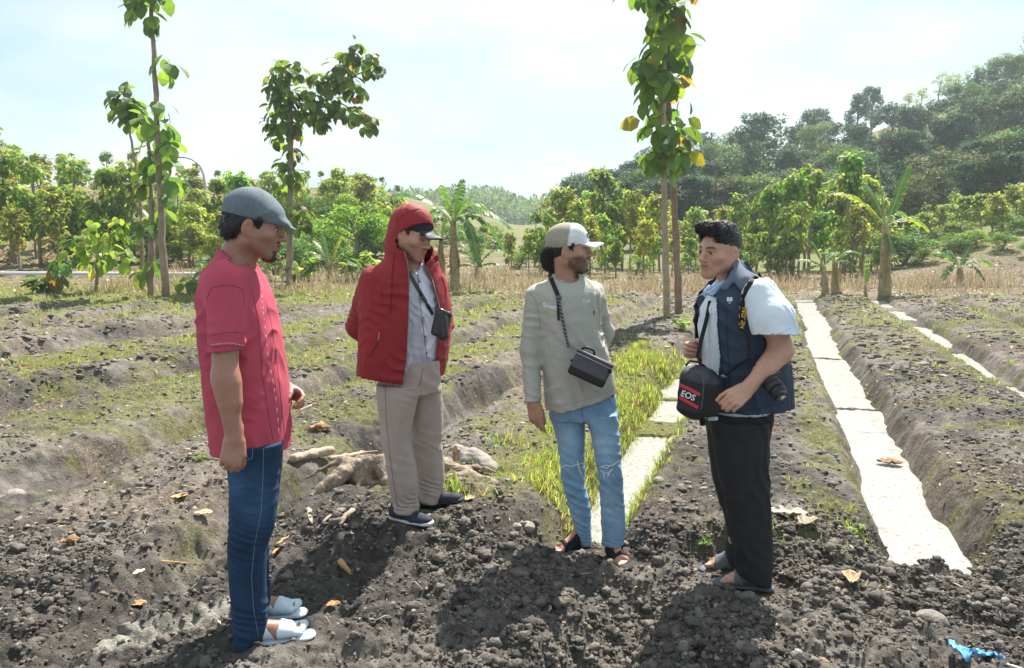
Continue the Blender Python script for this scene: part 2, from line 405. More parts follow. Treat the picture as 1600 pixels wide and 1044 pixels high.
# water standing in the furrows
def water_mat():
    m = bpy.data.materials.new('muddy_water'); m.use_nodes = True; nt = m.node_tree; N = nt.nodes; L = nt.links; b = N['Principled BSDF']
    g = N.new('ShaderNodeNewGeometry')
    n = N.new('ShaderNodeTexNoise'); n.inputs['Scale'].default_value = 26; n.inputs['Detail'].default_value = 6; n.inputs['Roughness'].default_value = .75; L.new(g.outputs['Position'], n.inputs['Vector'])
    r = N.new('ShaderNodeValToRGB'); r.color_ramp.elements[0].position = .36; r.color_ramp.elements[1].position = .50
    r.color_ramp.elements[0].color = (.15, .13, .10, 1); r.color_ramp.elements[1].color = (.31, .305, .285, 1); L.new(n.outputs['Fac'], r.inputs[0])
    n2 = N.new('ShaderNodeTexNoise'); n2.inputs['Scale'].default_value = 4.5; n2.inputs['Detail'].default_value = 7; n2.inputs['Roughness'].default_value = .7; L.new(g.outputs['Position'], n2.inputs['Vector'])
    r2 = N.new('ShaderNodeValToRGB'); r2.color_ramp.elements[0].position = .54; r2.color_ramp.elements[1].position = .70; r2.color_ramp.elements[0].color = (1, 1, 1, 1); r2.color_ramp.elements[1].color = (.55, .50, .44, 1); L.new(n2.outputs['Fac'], r2.inputs[0])
    mx2 = N.new('ShaderNodeMix'); mx2.data_type = 'RGBA'; mx2.blend_type = 'MULTIPLY'; mx2.inputs['Factor'].default_value = 1; L.new(r.outputs[0], mx2.inputs['A']); L.new(r2.outputs[0], mx2.inputs['B'])
    L.new(mx2.outputs['Result'], b.inputs['Base Color'])
    b.inputs['Roughness'].default_value = .30; b.inputs['IOR'].default_value = 1.4; b.inputs['Specular IOR Level'].default_value = .8
    bu = N.new('ShaderNodeBump'); bu.inputs['Strength'].default_value = .25; bu.inputs['Distance'].default_value = .01; L.new(n.outputs['Fac'], bu.inputs['Height']); L.new(bu.outputs[0], b.inputs['Normal'])
    return m
M_water = water_mat()
for uc, y0, y1 in ((.91, 3.3, 20.2), (2.81, 3.3, 20.0), (-.93, 3.9, 10.5)):
    yy = np.linspace(y0, y1, 60); c = uc + .335 * yy; z = WATER_Z + .10 * sm(8, 18, yy) + .02 * sm(6, 7, yy) 
    v = np.concatenate([np.stack([c - .46, yy, z], 1), np.stack([c + .46, yy, z], 1)]); i = np.arange(59)
    obj('furrow_water', mesh_data('furrow_water', v, np.stack([i, i + 60, i + 61, i + 1], 1), M_water), kind='structure')
# ------------------------------------------------------------------ implicit surfaces for people and cloth
A3 = lambda *v: np.array(v, float)
def nrm(v): v = np.asarray(v, float); return v / (np.linalg.norm(v) + 1e-12)
def axes(f, u=(0, 0, 1)):
    "rows right, forward, up of a frame that looks along f"
    f = nrm(f); r = nrm(np.cross(f, u)); return np.stack([r, f, np.cross(r, f)])
class SDF:
    def __init__(s, bias=0.0): s.ops = []; s.disp = []; s.bias = bias; s.cut = []
    def rc(s, a, b, r1, r2=None, k=.02, sub=False, fl=None):
        a, b = A3(*a), A3(*b); r2 = r1 if r2 is None else r2
        c = (a + b) / 2; s.ops.append(('rc', c, np.linalg.norm(a - b) / 2 + max(r1, r2), k, sub, (a, b, r1, r2, fl))); return s
    def chain(s, pts, rs, k=.02, **kw):
        for i in range(len(pts) - 1): s.rc(pts[i], pts[i + 1], rs[i], rs[i + 1], k, **kw)
        return s
    def ell(s, c, r, R=None, k=.02, sub=False):
        c = A3(*c); r = A3(*r); s.ops.append(('el', c, r.max(), k, sub, (c, r, None if R is None else np.asarray(R, float)))); return s
    def loft(s, rows, k=.02, p=2.0, sub=False):
        "rows: (z, cx, cy, half_x, half_y[, angle]) ; smooth in z"
        r = np.array([tuple(x) + ((0,) if len(x) == 5 else ()) for x in rows], float); r = r[np.argsort(r[:, 0])]
        z = np.linspace(r[0, 0], r[-1, 0], 200); t = np.stack([np.interp(z, r[:, 0], r[:, i]) for i in range(1, 6)], 1)
        ker = np.hanning(17); ker /= ker.sum()
        e = np.pad(t, ((8, 8), (0, 0)), 'edge'); t = np.stack([np.convolve(e[:, i], ker, 'valid') for i in range(5)], 1)
        c = A3(t[:, 0].mean(), t[:, 1].mean(), (z[0] + z[-1]) / 2)
        rad = math.hypot((z[-1] - z[0]) / 2, t[:, 2:4].max() + np.ptp(t[:, 0]) / 2 + np.ptp(t[:, 1]) / 2)
        s.ops.append(('lo', c, rad, k, sub, (z, t, p))); return s
    def box(s, c, h, R=None, rd=.01, k=.005, sub=False):
        c = A3(*c); h = A3(*h); s.ops.append(('bx', c, np.linalg.norm(h), k, sub, (c, h - rd, None if R is None else np.asarray(R, float), rd))); return s
    def fold(s, fn, c=None, r=9): s.disp.append((fn, None if c is None else A3(*c), r)); return s
    def plane(s, p, n): "keep the side the normal points away from"; s.cut.append((A3(*p), nrm(n))); return s
    def prim(s, op, P):
        ty, c, rad, k, sub, q = op
        if ty == 'rc':
            a, b, r1, r2, fl = q; pa = P - a; ba = b - a
            if fl is not None:
                w, sc = fl; w = nrm(w); pa = pa + np.outer(pa @ w, w) * (sc - 1); ba = ba + w * (ba @ w) * (sc - 1)
            h = np.clip(pa @ ba / (ba @ ba + 1e-12), 0, 1)
            return np.linalg.norm(pa - h[:, None] * ba, axis=1) - (r1 + (r2 - r1) * h)
        if ty == 'el':
            c, r, Rm = q; d = P - c
            if Rm is not None: d = d @ Rm.T
            k0 = np.linalg.norm(d / r, axis=1); k1 = np.linalg.norm(d / (r * r), axis=1) + 1e-9
            return k0 * (k0 - 1) / k1
        if ty == 'bx':
            c, h, Rm, rd = q; d = P - c
            if Rm is not None: d = d @ Rm.T
            w = np.abs(d) - h; return np.linalg.norm(np.maximum(w, 0), axis=1) + np.minimum(w.max(1), 0) - rd
        z, t, p = q; f = np.clip((P[:, 2] - z[0]) / (z[-1] - z[0]) * 199, 0, 198.999); i = f.astype(int); f = (f - i)[:, None]
        v = t[i] * (1 - f) + t[i + 1] * f; dx = P[:, 0] - v[:, 0]; dy = P[:, 1] - v[:, 1]
        ca, sa = np.cos(v[:, 4]), np.sin(v[:, 4]); x = (dx * ca + dy * sa) / v[:, 2]; y = (-dx * sa + dy * ca) / v[:, 3]
        if p == 2:
            k0 = np.hypot(x, y); k1 = np.hypot(x / v[:, 2], y / v[:, 3]) + 1e-9; d = k0 * (k0 - 1) / k1
        else:
            k0 = (np.abs(x)**p + np.abs(y)**p)**(1 / p); d = (k0 - 1) * np.minimum(v[:, 2], v[:, 3])
        return np.maximum(d, np.maximum(P[:, 2] - z[-1], z[0] - P[:, 2]))
    def __call__(s, P, ops=None):
        d = np.full(len(P), 1.0)
        for op in (s.ops if ops is None else ops):
            e = s.prim(op, P); k = op[3]
            if op[4]:
                h = np.clip(.5 - .5 * (d + e) / k, 0, 1); d = d * (1 - h) - e * h + k * h * (1 - h)
            else:
                h = np.clip(.5 + .5 * (e - d) / k, 0, 1); d = e * (1 - h) + d * h - k * h * (1 - h) * (d < .9)
        d = d - s.bias
        for fn, c, r in s.disp:
            if c is None: d = d + fn(P)
            else:
                w = np.clip(1 - np.linalg.norm(P - c, axis=1) / r, 0, 1)
                if w.any(): d = d + fn(P) * w * w * (3 - 2 * w)
        for p, n in s.cut: d = np.maximum(d, (P - p) @ n)
        return d
    def trace(s, P, D, it=40):
        "march points P along directions D on to the surface"
        P = np.array(P, float); D = np.broadcast_to(nrm(D) if np.ndim(D) == 1 else D, P.shape)
        for _ in range(it): P = P + D * np.clip(s(P), -.05, .05)[:, None] * .7
        return P
    def normal(s, P, e=.004):
        g = np.stack([s(P + np.eye(3)[i] * e) - s(P - np.eye(3)[i] * e) for i in range(3)], 1); return g / (np.linalg.norm(g, axis=1)[:, None] + 1e-9)
    def mesh(s, res=.005, zres=None):
        "surface nets over a sparse set of blocks. zres: [(z0, z1, step)...] finer slabs"
        ad = [o for o in s.ops if not o[4]]
        lo = np.min([o[1] - o[2] for o in ad], 0) - .03 - s.bias; hi = np.max([o[1] + o[2] for o in ad], 0) + .03 + s.bias
        ax = [np.arange(lo[i], hi[i] + res, res) for i in range(3)]
        if zres:
            z = [lo[2]]
            while z[-1] < hi[2]:
                st = res
                for a, b, q in zres:
                    if a <= z[-1] < b: st = q
                z.append(z[-1] + st)
            ax[2] = np.array(z)
        n = [len(a) for a in ax]; B = 12; V = np.ones(n, np.float32)
        bi = [np.arange(0, m, B) for m in n]; BB = np.stack(np.meshgrid(*bi, indexing='ij'), -1).reshape(-1, 3); lo_ = np.stack([ax[i][BB[:, i]] for i in range(3)], 1); hi_ = np.stack([ax[i][np.minimum(BB[:, i] + B - 1, n[i] - 1)] for i in range(3)], 1)
        cc = (lo_ + hi_) / 2; rh = np.linalg.norm(hi_ - lo_, axis=1) / 2 + .012 + s.bias; oc = np.array([o[1] for o in s.ops]); orr = np.array([o[2] + o[3] for o in s.ops]); fl = np.array([o[5][4][1] if o[0] == 'rc' and o[5][4] is not None else 1.0 for o in s.ops])
        near = np.linalg.norm(cc[:, None] - oc[None], axis=2) - orr[None] < rh[:, None] + .02; dc = s(cc) / (1.5 * np.where(near, fl[None], 1.0).max(1)); go = near.any(1)
        skip = go & (dc < -rh - .006)
        for i, j, k in BB[skip]: V[i:i + B, j:j + B, k:k + B] = -1
        for t_ in np.nonzero(go & ~skip & (dc <= rh + .006))[0]:
            i, j, k = BB[t_]; X, Y, Z = ax[0][i:i + B], ax[1][j:j + B], ax[2][k:k + B]; ops = [s.ops[q] for q in np.nonzero(near[t_])[0]]
            P = np.stack(np.meshgrid(X, Y, Z, indexing='ij'), -1).reshape(-1, 3)
            V[i:i + B, j:j + B, k:k + B] = s(P, ops).reshape(len(X), len(Y), len(Z))
        I = V < 0
        crn = [(a, b, c) for a in (0, 1) for b in (0, 1) for c in (0, 1)]
        cnt = np.zeros([m - 1 for m in n], np.int8)
        for a, b, c in crn: cnt += I[a:n[0] - 1 + a, b:n[1] - 1 + b, c:n[2] - 1 + c]
        act = np.argwhere((cnt > 0) & (cnt < 8)); cid = np.full(cnt.shape, -1, np.int32); cid[tuple(act.T)] = np.arange(len(act))
        vals = np.stack([V[act[:, 0] + a, act[:, 1] + b, act[:, 2] + c] for a, b, c in crn], 1)
        num = np.zeros((len(act), 3)); den = np.zeros(len(act))
        for p in range(8):
            for q in range(p + 1, 8):
                dd = np.array(crn[q]) - np.array(crn[p])
                if np.abs(dd).sum() != 1: continue
                a, b = vals[:, p], vals[:, q]; m = (a < 0) != (b < 0); t = np.where(m, a / np.where(m, a - b, 1), 0)
                num += np.where(m[:, None], np.array(crn[p]) + t[:, None] * dd, 0); den += m
        fr = num / den[:, None]; v = np.stack([ax[i][act[:, i]] + fr[:, i] * (ax[i][act[:, i] + 1] - ax[i][act[:, i]]) for i in range(3)], 1)
        fs = []
        for d in range(3):
            o1, o2 = (d + 1) % 3, (d + 2) % 3
            sa = [slice(None)] * 3; sb = [slice(None)] * 3; sa[d] = slice(0, -1); sb[d] = slice(1, None)
            e = np.argwhere(I[tuple(sa)] != I[tuple(sb)]); ok = (e[:, o1] > 0) & (e[:, o2] > 0) & (e[:, o1] < n[o1] - 1) & (e[:, o2] < n[o2] - 1); e = e[ok]
            def cell(x, y): f = e.copy(); f[:, o1] -= x; f[:, o2] -= y; return cid[tuple(f.T)]
            q = np.stack([cell(1, 1), cell(0, 1), cell(0, 0), cell(1, 0)], 1); ins = I[tuple(e.T)]
            q[~ins] = q[~ins][:, ::-1]; fs.append(q)
        f = np.concatenate(fs)
        f = f[(f >= 0).all(1)]
        if s.cut:                                    # open the garment where a plane cut it
            fc = v[f].mean(1); fn = np.cross(v[f[:, 1]] - v[f[:, 0]], v[f[:, 2]] - v[f[:, 0]]); fn /= np.linalg.norm(fn, axis=1)[:, None] + 1e-12
            keep = np.ones(len(f), bool)
            for p, nn in s.cut: keep &= ~((np.abs((fc - p) @ nn) < res * .55) & (fn @ nn > .75))
            f = f[keep]
        if getattr(s, 'drop', None) is not None: f = f[~s.drop(v[f].mean(1))]
        u, inv = np.unique(f, return_inverse=True); return v[u], inv.reshape(f.shape)

def cloth_obj(name, sdf, mats, parent, res=.005, thick=.004, col=None, subs=0, org=None, keep=None, **k):
    v, f = sdf.mesh(res)
    if keep is not None:
        fc = v[f].mean(1); f = f[keep(fc)]; u, inv = np.unique(f, return_inverse=True); v = v[u]; f = inv.reshape(f.shape)
    c = col(v) if col else None
    o = obj(name, mesh_data(name, v - (np.zeros(3) if org is None else org), f, mats, c), parent, **k)
    if thick:
        m = o.modifiers.new('thickness', 'SOLIDIFY'); m.thickness = thick; m.offset = -1
    return o

def wrinkle(dirv, freq, amp, warp=.5, seed=0, sharp=1.0):
    "crease field: bands across dirv, bent by slow noise"
    dirv = nrm(dirv); r_ = np.random.default_rng(seed); K = r_.normal(size=(3, 3)) * 7; ph = r_.uniform(0, 6.28, 5)
    def f(P):
        w = np.sin(P @ K[0] + ph[0]) + np.sin(P @ K[1] * 1.7 + ph[1]) + .6 * np.sin(P @ K[2] * 3.1 + ph[2])
        s_ = np.sin(P @ dirv * freq * (1 + .0) + warp * 1.5 * w + ph[3])
        g = np.clip(np.sin(P @ K[1] * 1.9 + P @ K[2] + ph[4]) * np.sin(P @ K[0] * 1.6 + ph[2]) * .9 + .45, 0, 1)
        return -amp * 1.4 * (.5 - np.abs(s_)**.8 * 1.3) * g
    return f

# ------------------------------------------------------------------ human parts
def add_head(s, C, R, sc=1.0, jaw=1.0, nose=1.0, neck=None, neck_r=.058, ears=True, smile=0):
    """C: point between the ears; R rows right, forward, up"""
    def T(x, y, z): return C + sc * (x * R[0] + y * R[1] + z * R[2])
    def el(c, r, k=.02, sub=False, tilt=None):
        Rm = R if tilt is None else tilt @ R
        s.ell(T(*c), np.array(r) * sc, Rm, k, sub)
    el((0, -.014, .040), (.073, .096, .080)); el((0, .028, -.018), (.060, .064, .084), .03)
    for m in (-1, 1):
        s.rc(T(m * .050 * jaw, -.004, -.050), T(m * .018, .066, -.098), .022 * sc, .018 * sc, .03)
        s.rc(T(m * .054, -.005, -.02), T(m * .050 * jaw, -.004, -.050), .018 * sc, .02 * sc, .03)
        el((m * .044, .057, -.022), (.021, .022, .018), .028)
        s.rc(T(m * .012, .089, .020), T(m * .046, .074, .022), .0085 * sc, .007 * sc, .016)
        el((m * .031, .098, .000), (.017, .014, .0105), .012, True)
        el((m * .031, .0785, .001), (.0135, .0125, .0115), .003)
        s.rc(T(m * .018, .0895, .009), T(m * .045, .083, .0075), .0032 * sc, .003 * sc, .004)
        s.rc(T(m * .020, .0885, -.0085), T(m * .043, .083, -.0075), .0028 * sc, .0025 * sc, .004)
        el((m * .0125, .1, -.035), (.0085, .0105, .0075), .006)
        el((m * .0085, .104, -.0425), (.0035, .005, .003), .003, True)
        if ears:
            a = R3('z', m * .45) @ R3('x', -.2)
            el((m * .080, -.010, -.006), (.0105, .0215, .0345), .006, tilt=a); el((m * .0915, -.002, -.001), (.0085, .010, .019), .002, True, a); el((m * .0905, -.001, -.001), (.0020, .003, .006), .002, tilt=a)
            el((m * .076, -.001, -.032), (.007, .010, .010), .005)
    el((0, .068, -.100), (.021, .018, .016), .025)
    s.rc(T(0, .090, .014), T(0, .108 + .004 * nose, -.026), .0075 * sc, .0105 * sc, .014); el((0, .108 + .006 * nose, -.031), (.0125, .0115, .0105), .008)
    el((0, .078, -.060), (.030, .018, .022), .02)
    sm_ = smile * .004
    for m in (-1, 1):
        s.rc(T(0, .0985, -.0545), T(m * .023, .0865, -.0575 + sm_), .0058 * sc, .003 * sc, .005)
        s.rc(T(0, .0975, -.0665), T(m * .020, .0865, -.0615 + sm_), .0066 * sc, .003 * sc, .005)
    s.rc(T(-.019, .0955, -.0600), T(.019, .0955, -.0600), .0022 * sc, None, .003, True)
    if neck is not None:
        s.rc(T(0, -.032, -.045), neck, neck_r * .98, neck_r * 1.08, .03)
    return T
def R3(ax, a):
    c, s_ = math.cos(a), math.sin(a)
    return np.array({'x': [[1, 0, 0], [0, c, s_], [0, -s_, c]], 'y': [[c, 0, -s_], [0, 1, 0], [s_, 0, c]], 'z': [[c, s_, 0], [-s_, c, 0], [0, 0, 1]]}[ax])
def head_frame(yaw, pitch=0, roll=0):
    "yaw 0 looks along +x, 90 away from the camera; degrees"
    f = A3(math.cos(R(yaw)) * math.cos(R(pitch)), math.sin(R(yaw)) * math.cos(R(pitch)), math.sin(R(pitch)))
    a = axes(f); return np.stack([a[0] * math.cos(R(roll)) + a[2] * math.sin(R(roll)), a[1], -a[0] * math.sin(R(roll)) + a[2] * math.cos(R(roll))])

def add_hand(s, wrist, d, n, th, curls=(20, 25, 20), thumb=(.5, .3), sc=1.0, spread=.0, fcurl=None):
    """d: direction wrist->knuckles, n: palm normal (palm side), th: direction in which the thumb side lies.
    curls: bend of the three joints in degrees; fcurl: per finger multiplier index..little. Returns finger tip points."""
    d = nrm(d); n = nrm(n - np.dot(n, d) * d); t = nrm(np.cross(d, n)); t = t if t @ th > 0 else -t
    w = A3(*wrist); L_ = .092 * sc
    s.rc(w - d * .03, w + d * .012, .026 * sc, .027 * sc, .02, fl=(n, 1.35))
    for o, q in ((.028, 0), (.010, .003), (-.010, .002), (-.027, -.004)):
        s.rc(w + d * .014 + t * o * .75 * sc, w + d * (L_ - .012 + q) + t * o * sc, .0155 * sc, .0125 * sc, .012)
    s.rc(w + d * .015 + t * .022 * sc + n * .008, w + d * .055 * sc + t * .034 * sc + n * .010, .017 * sc, .014 * sc, .015)
    tips = []
    fc = fcurl or (1, 1, 1, 1)
    for i, (o, ln, r) in enumerate(((.029, .072, .0088), (.0098, .080, .009), (-.0098, .074, .0086), (-.0285, .058, .0076))):
        p = w + d * (L_ + (.002, .004, .001, -.008)[i]) + t * o * sc; a = 0; dd = d + t * o * spread * 30 * .1; pts = [p - n * .001]
        for j, fr in enumerate((.46, .30, .24)):
            a += R(curls[j] * fc[i]); v = nrm(dd) * math.cos(a) + n * math.sin(a); p = p + v * ln * fr * sc; pts.append(p)
        s.chain(pts, [r * 1.08 * sc, r * sc, r * .92 * sc, r * .8 * sc], k=.0035); tips.append(p)
    b = w + d * .03 * sc + t * .030 * sc + n * .008 * sc
    v1 = nrm(d * (1 - thumb[0]) + t * thumb[0] + n * thumb[1] * .6); p1 = b + v1 * .036 * sc
    v2 = nrm(v1 * .6 + d * .4 + n * thumb[1]); p2 = p1 + v2 * .032 * sc; v3 = nrm(v2 * .5 + d * .3 + n * thumb[1] * 1.3 - t * .15); p3 = p2 + v3 * .026 * sc
    s.chain([b, p1, p2, p3], [.0150 * sc, .0115 * sc, .0100 * sc, .0085 * sc], k=.006); tips.append(p3)
    return tips

def add_foot(s, ankle, heel, toe, w=.045, k=.02, toes=True):
    ankle, heel, toe = A3(*ankle), A3(*heel), A3(*toe); f = nrm(toe - heel); f[2] = 0; f = nrm(f); sd = np.cross((0, 0, 1), f); L_ = np.linalg.norm(toe - heel)
    up = A3(0, 0, 1)
    s.rc(ankle, heel + f * .035 + up * .032, .036, .032, k); s.rc(heel + f * .04 + up * .03, heel + f * (L_ * .65) + up * .026, .030, .027, k)
    s.rc(ankle + f * .02 - up * .01, heel + f * L_ * .6 + up * .034, .034, .022, k)
    for m in (-1, 1): s.rc(heel + f * L_ * .55 + sd * m * .018 + up * .022, heel + f * L_ * .74 + sd * m * .024 + up * .020, .021, .018, .015)
    for i in range(5):
        o = (i - 2) * .0155; ln = (0.0, -.004, -.010, -.018, -.028)
        e = ln[i] if toes == 'l' else ln[4 - i]
        s.rc(heel + f * (L_ * .74 + e * .5) + sd * o + up * .018, heel + f * (L_ - .012 + e) + sd * o * 1.05 + up * .014, .0095, .0088 + (.003 if (i == 0) == (toes == 'l') and i in (0, 4) else 0), .004)

def leg(s, hip, knee, ank, r=(.085, .056, .040)):
    s.rc(hip, knee, r[0], r[1], .03); s.rc(knee, ank, r[1], r[2], .03)
    hip, knee, ank = map(np.array, (hip, knee, ank))

def rows(lst, dy=0):
    "(py, pxL, pxR, depth, half_depth[, angle]) -> loft rows; the outline is met at the given depth"
    o = []
    for q in lst:
        py, l, r, d, b = q[:5]; p0 = W(l, py, d); p1 = W(r, py, d)
        hw = (p1[0] - p0[0]) / 2; a = q[5] if len(q) > 5 else 0
        if a: hw = math.sqrt(max(hw * hw - (b * math.sin(a))**2, .0009)) / math.cos(a)
        o.append(((p0[2] + p1[2]) / 2, (p0[0] + p1[0]) / 2, d, hw, b) + tuple(q[5:]))
    return o

M_skin = {}
def skin_mat(name, c):
    return mat(name, c, .40, attr=True, vars=[(9, .09), (60, .07)], bumps=[(260, .35, .0008), (40, .2, .002)], sss=.12, spec=.5)
M_hair = mat('hair_black', (.012, .010, .010), .42, attr=False, bump=(160, .9, .004, (1, 1, .25)), spec=.5)
M_eyew = mat('eye_white', (.36, .32, .29), .15, spec=.6); M_iris = mat('eye_iris', (.012, .008, .006), .1, spec=.7)
M_sole = mat('dark_rubber', (.03, .03, .032), .7, bump=(90, .3, .002))

def eyes(parent, T, sc, org, look=(0, 0), out=.0004):
    for m in (-1, 1):
        import bmesh
        v = []; c = T(m * .031, .0785, .001)
        bm = bmesh.new(); bmesh.ops.create_uvsphere(bm, u_segments=20, v_segments=14, radius=.0128 * sc)
        vv = np.array([x.co[:] for x in bm.verts]); ff = [[q.index for q in t.verts] for t in bm.faces]; bm.free()
        g = nrm(T(m * .031 + look[0], .1785, .001 + look[1]) - c); Rm = rot_to(g); vv = vv @ Rm.T
        q4 = np.array([f for f in ff if len(f) == 4]); q3 = np.array([f for f in ff if len(f) == 3])
        mi = [1 if (vv[f].mean(0) @ g) > .0105 * sc else 0 for f in q4] + [1 if (vv[f].mean(0) @ g) > .0105 * sc else 0 for f in q3]
        obj('eye', mesh_data('eye', vv + c + nrm(g) * out - org, [q4, q3], [M_eyew, M_iris], midx=mi), parent)

def face_color(P, T, C, Rm, sc, base=(1, 1, 1), beard=0, lip=(.82, .62, .58), goatee=False, lash=False):
    "per-vertex tint of head skin: brows, lips, stubble"
    q = (P - C) @ Rm.T / sc; x, y, z = np.abs(q[:, 0]), q[:, 1], q[:, 2]
    c = np.ones((len(P), 3)) * base
    hd = (np.linalg.norm(q - A3(0, 0, .0), axis=1) < .15)
    def mixc(w, col):
        nonlocal c; w = (w * hd)[:, None]; c = c * (1 - w) + np.array(col) * w
    n = fbm(q[:, 0] * 300 + 50, q[:, 2] * 300, q[:, 1] * 300, oct=2, seed=3)
    mixc(sm(.0065, .003, np.abs(z - (.021 + .003 * np.cos((x - .03) * 90)))) * sm(.008, .013, x) * sm(.052, .046, x) * sm(.05, .06, y) * .92, (.06, .05, .05))
    mixc(sm(.011, .007, np.abs(z + .0605)) * sm(.026, .020, x) * sm(.086, .090, y), lip)
    mixc(sm(.0022, .0008, np.abs(z + .060)) * sm(.021, .017, x) * sm(.086, .090, y) * .8, (.25, .12, .10))
    mixc(sm(.0035, .0015, np.abs(z - .0085 + (x - .031)**2 * 18)) * sm(.015, .019, x) * sm(.048, .044, x) * sm(.06, .07, y) * .85, (.10, .07, .06))
    if lash: mixc(sm(.0036, .0018, np.abs(z + .0035 - (x - .031)**2 * 14)) * sm(.015, .019, x) * sm(.048, .044, x) * sm(.06, .07, y) * .9, (.08, .055, .05))
    if beard:
        b = sm(-.030, -.050, z) * sm(.005, .03, y) + sm(-.02, -.05, z) * sm(.045, .055, x) * sm(-.01, .01, y)
        mixc(np.clip(b, 0, 1) * beard * (.5 + .8 * n) * (1 - sm(.011, .008, np.abs(z + .0605)) * sm(.026, .02, x)), (.10, .08, .075))
        mixc(sm(.0075, .004, np.abs(z + .0465)) * sm(.026, .02, x) * sm(.075, .085, y) * min(1, beard * 1.3), (.08, .06, .055))
    if goatee:
        mixc(sm(-.074, -.082, z) * sm(.036, .026, x) * sm(.04, .055, y) * .95, (.05, .04, .04))
        mixc(sm(.006, .003, np.abs(z + .047)) * sm(.028, .02, x) * sm(.075, .085, y) * .8, (.07, .06, .05))
    return c
def hand_color(P, c, wr):
    return c

def onto(fn, pts, n=None, lift=.0008, d0=2.4):
    "drop a photo polyline or points on to a surface; returns the points that hit"
    P = np.array([W(a_, b_, d0) for a_, b_ in pts])
    if n:
        t_ = np.linspace(0, len(P) - 1, n); P = np.stack([np.interp(t_, np.arange(len(P)), P[:, i]) for i in range(3)], 1)
    D = P - A3(0, 0, CH); D /= np.linalg.norm(D, axis=1)[:, None]; Q = P + D * .0
    for _ in range(90): Q = Q + D * np.clip(fn(Q), -.04, .04)[:, None] * .65
    ok = np.abs(fn(Q)) < .006
    if ok.any() and not ok.all():                      # rays that miss take the nearest point that hit
        i = np.arange(len(Q)); g = i[ok]; Q = Q.copy()
        for j in i[~ok]:
            k = g[np.argmin(np.abs(g - j))]; Q[j] = Q[k] + (P[j] - P[k]) * (np.linalg.norm(Q[k] - A3(0, 0, CH)) / max(np.linalg.norm(P[k] - A3(0, 0, CH)), 1e-6))
    return Q - D * lift, D, ok
def seam(fn, pts, m, name, parent, org, rad=.0011, dash=0, n=70, lift=.0008, d0=2.4, flat=None):
    Q, D, ok = onto(fn, pts, n, lift, d0); q = Q[ok]
    if len(q) < 3: return q
    mb = MB()
    if dash:
        for i in range(0, len(q) - 3, dash): mb.tube(q[i:i + max(2, dash // 2) + 1] - org, rad, 5)
    else: mb.tube(q - org, rad, 5)
    mb.build(name, m, parent); return q
def ribbon(q, nn, w, th, m, name, parent, org, col=None):
    "flat strap along points q with surface normals nn"
    q = np.asarray(q); tan = np.gradient(q, axis=0); tan /= np.linalg.norm(tan, axis=1)[:, None]; sd = np.cross(tan, nn); sd /= np.linalg.norm(sd, axis=1)[:, None]; w = np.broadcast_to(w, (len(q),))[:, None]
    k = len(q); v = np.concatenate([q - sd * w / 2, q + sd * w / 2, q + sd * w / 2 + nn * th, q - sd * w / 2 + nn * th]) - org; i = np.arange(k - 1); f = []
    for a, b in ((0, 1), (1, 2), (2, 3), (3, 0)): f.append(np.stack([a * k + i, b * k + i, b * k + i + 1, a * k + i + 1], 1))
    f.append(np.array([[0, k, 2 * k, 3 * k], [k - 1, 2 * k - 1, 3 * k - 1, 4 * k - 1]])); return obj(name, mesh_data(name, v, np.concatenate(f), m, col, smooth=False), parent)
def text_on(fn, txt, px, py, h_px, m, name, parent, org, rot=0, shear=0, lift=.001, d0=2.4, sx=1.0, bold=.0, up=(0, 1)):
    "lettering laid on a surface, drawn at the size it has in the photograph"
    cu = bpy.data.curves.new(name, 'FONT'); cu.body = txt; cu.size = 1; cu.align_x = 'CENTER'; cu.align_y = 'CENTER'; cu.offset = bold; cu.resolution_u = 3
    t_ = bpy.data.objects.new('tmp', cu); COL.objects.link(t_); me = bpy.data.meshes.new_from_object(t_.evaluated_get(bpy.context.evaluated_depsgraph_get())); bpy.data.objects.remove(t_)
    v = np.array([x.co[:] for x in me.vertices]); a = R(rot); x = v[:, 0] * sx; y = v[:, 1]; X = x * math.cos(a) + y * math.sin(a) * 1; Y = -x * math.sin(a) + y * math.cos(a); Y = Y + shear * X
    Q, D, ok = onto(fn, [(px + p * h_px * 1.4, py - r * h_px * 1.4) for p, r in zip(X, Y)], None, lift, d0)
    for i, q in enumerate(Q): me.vertices[i].co = q - org
    me.materials.clear(); me.materials.append(m); me.name = name; me.update(); return obj(name, me, parent)
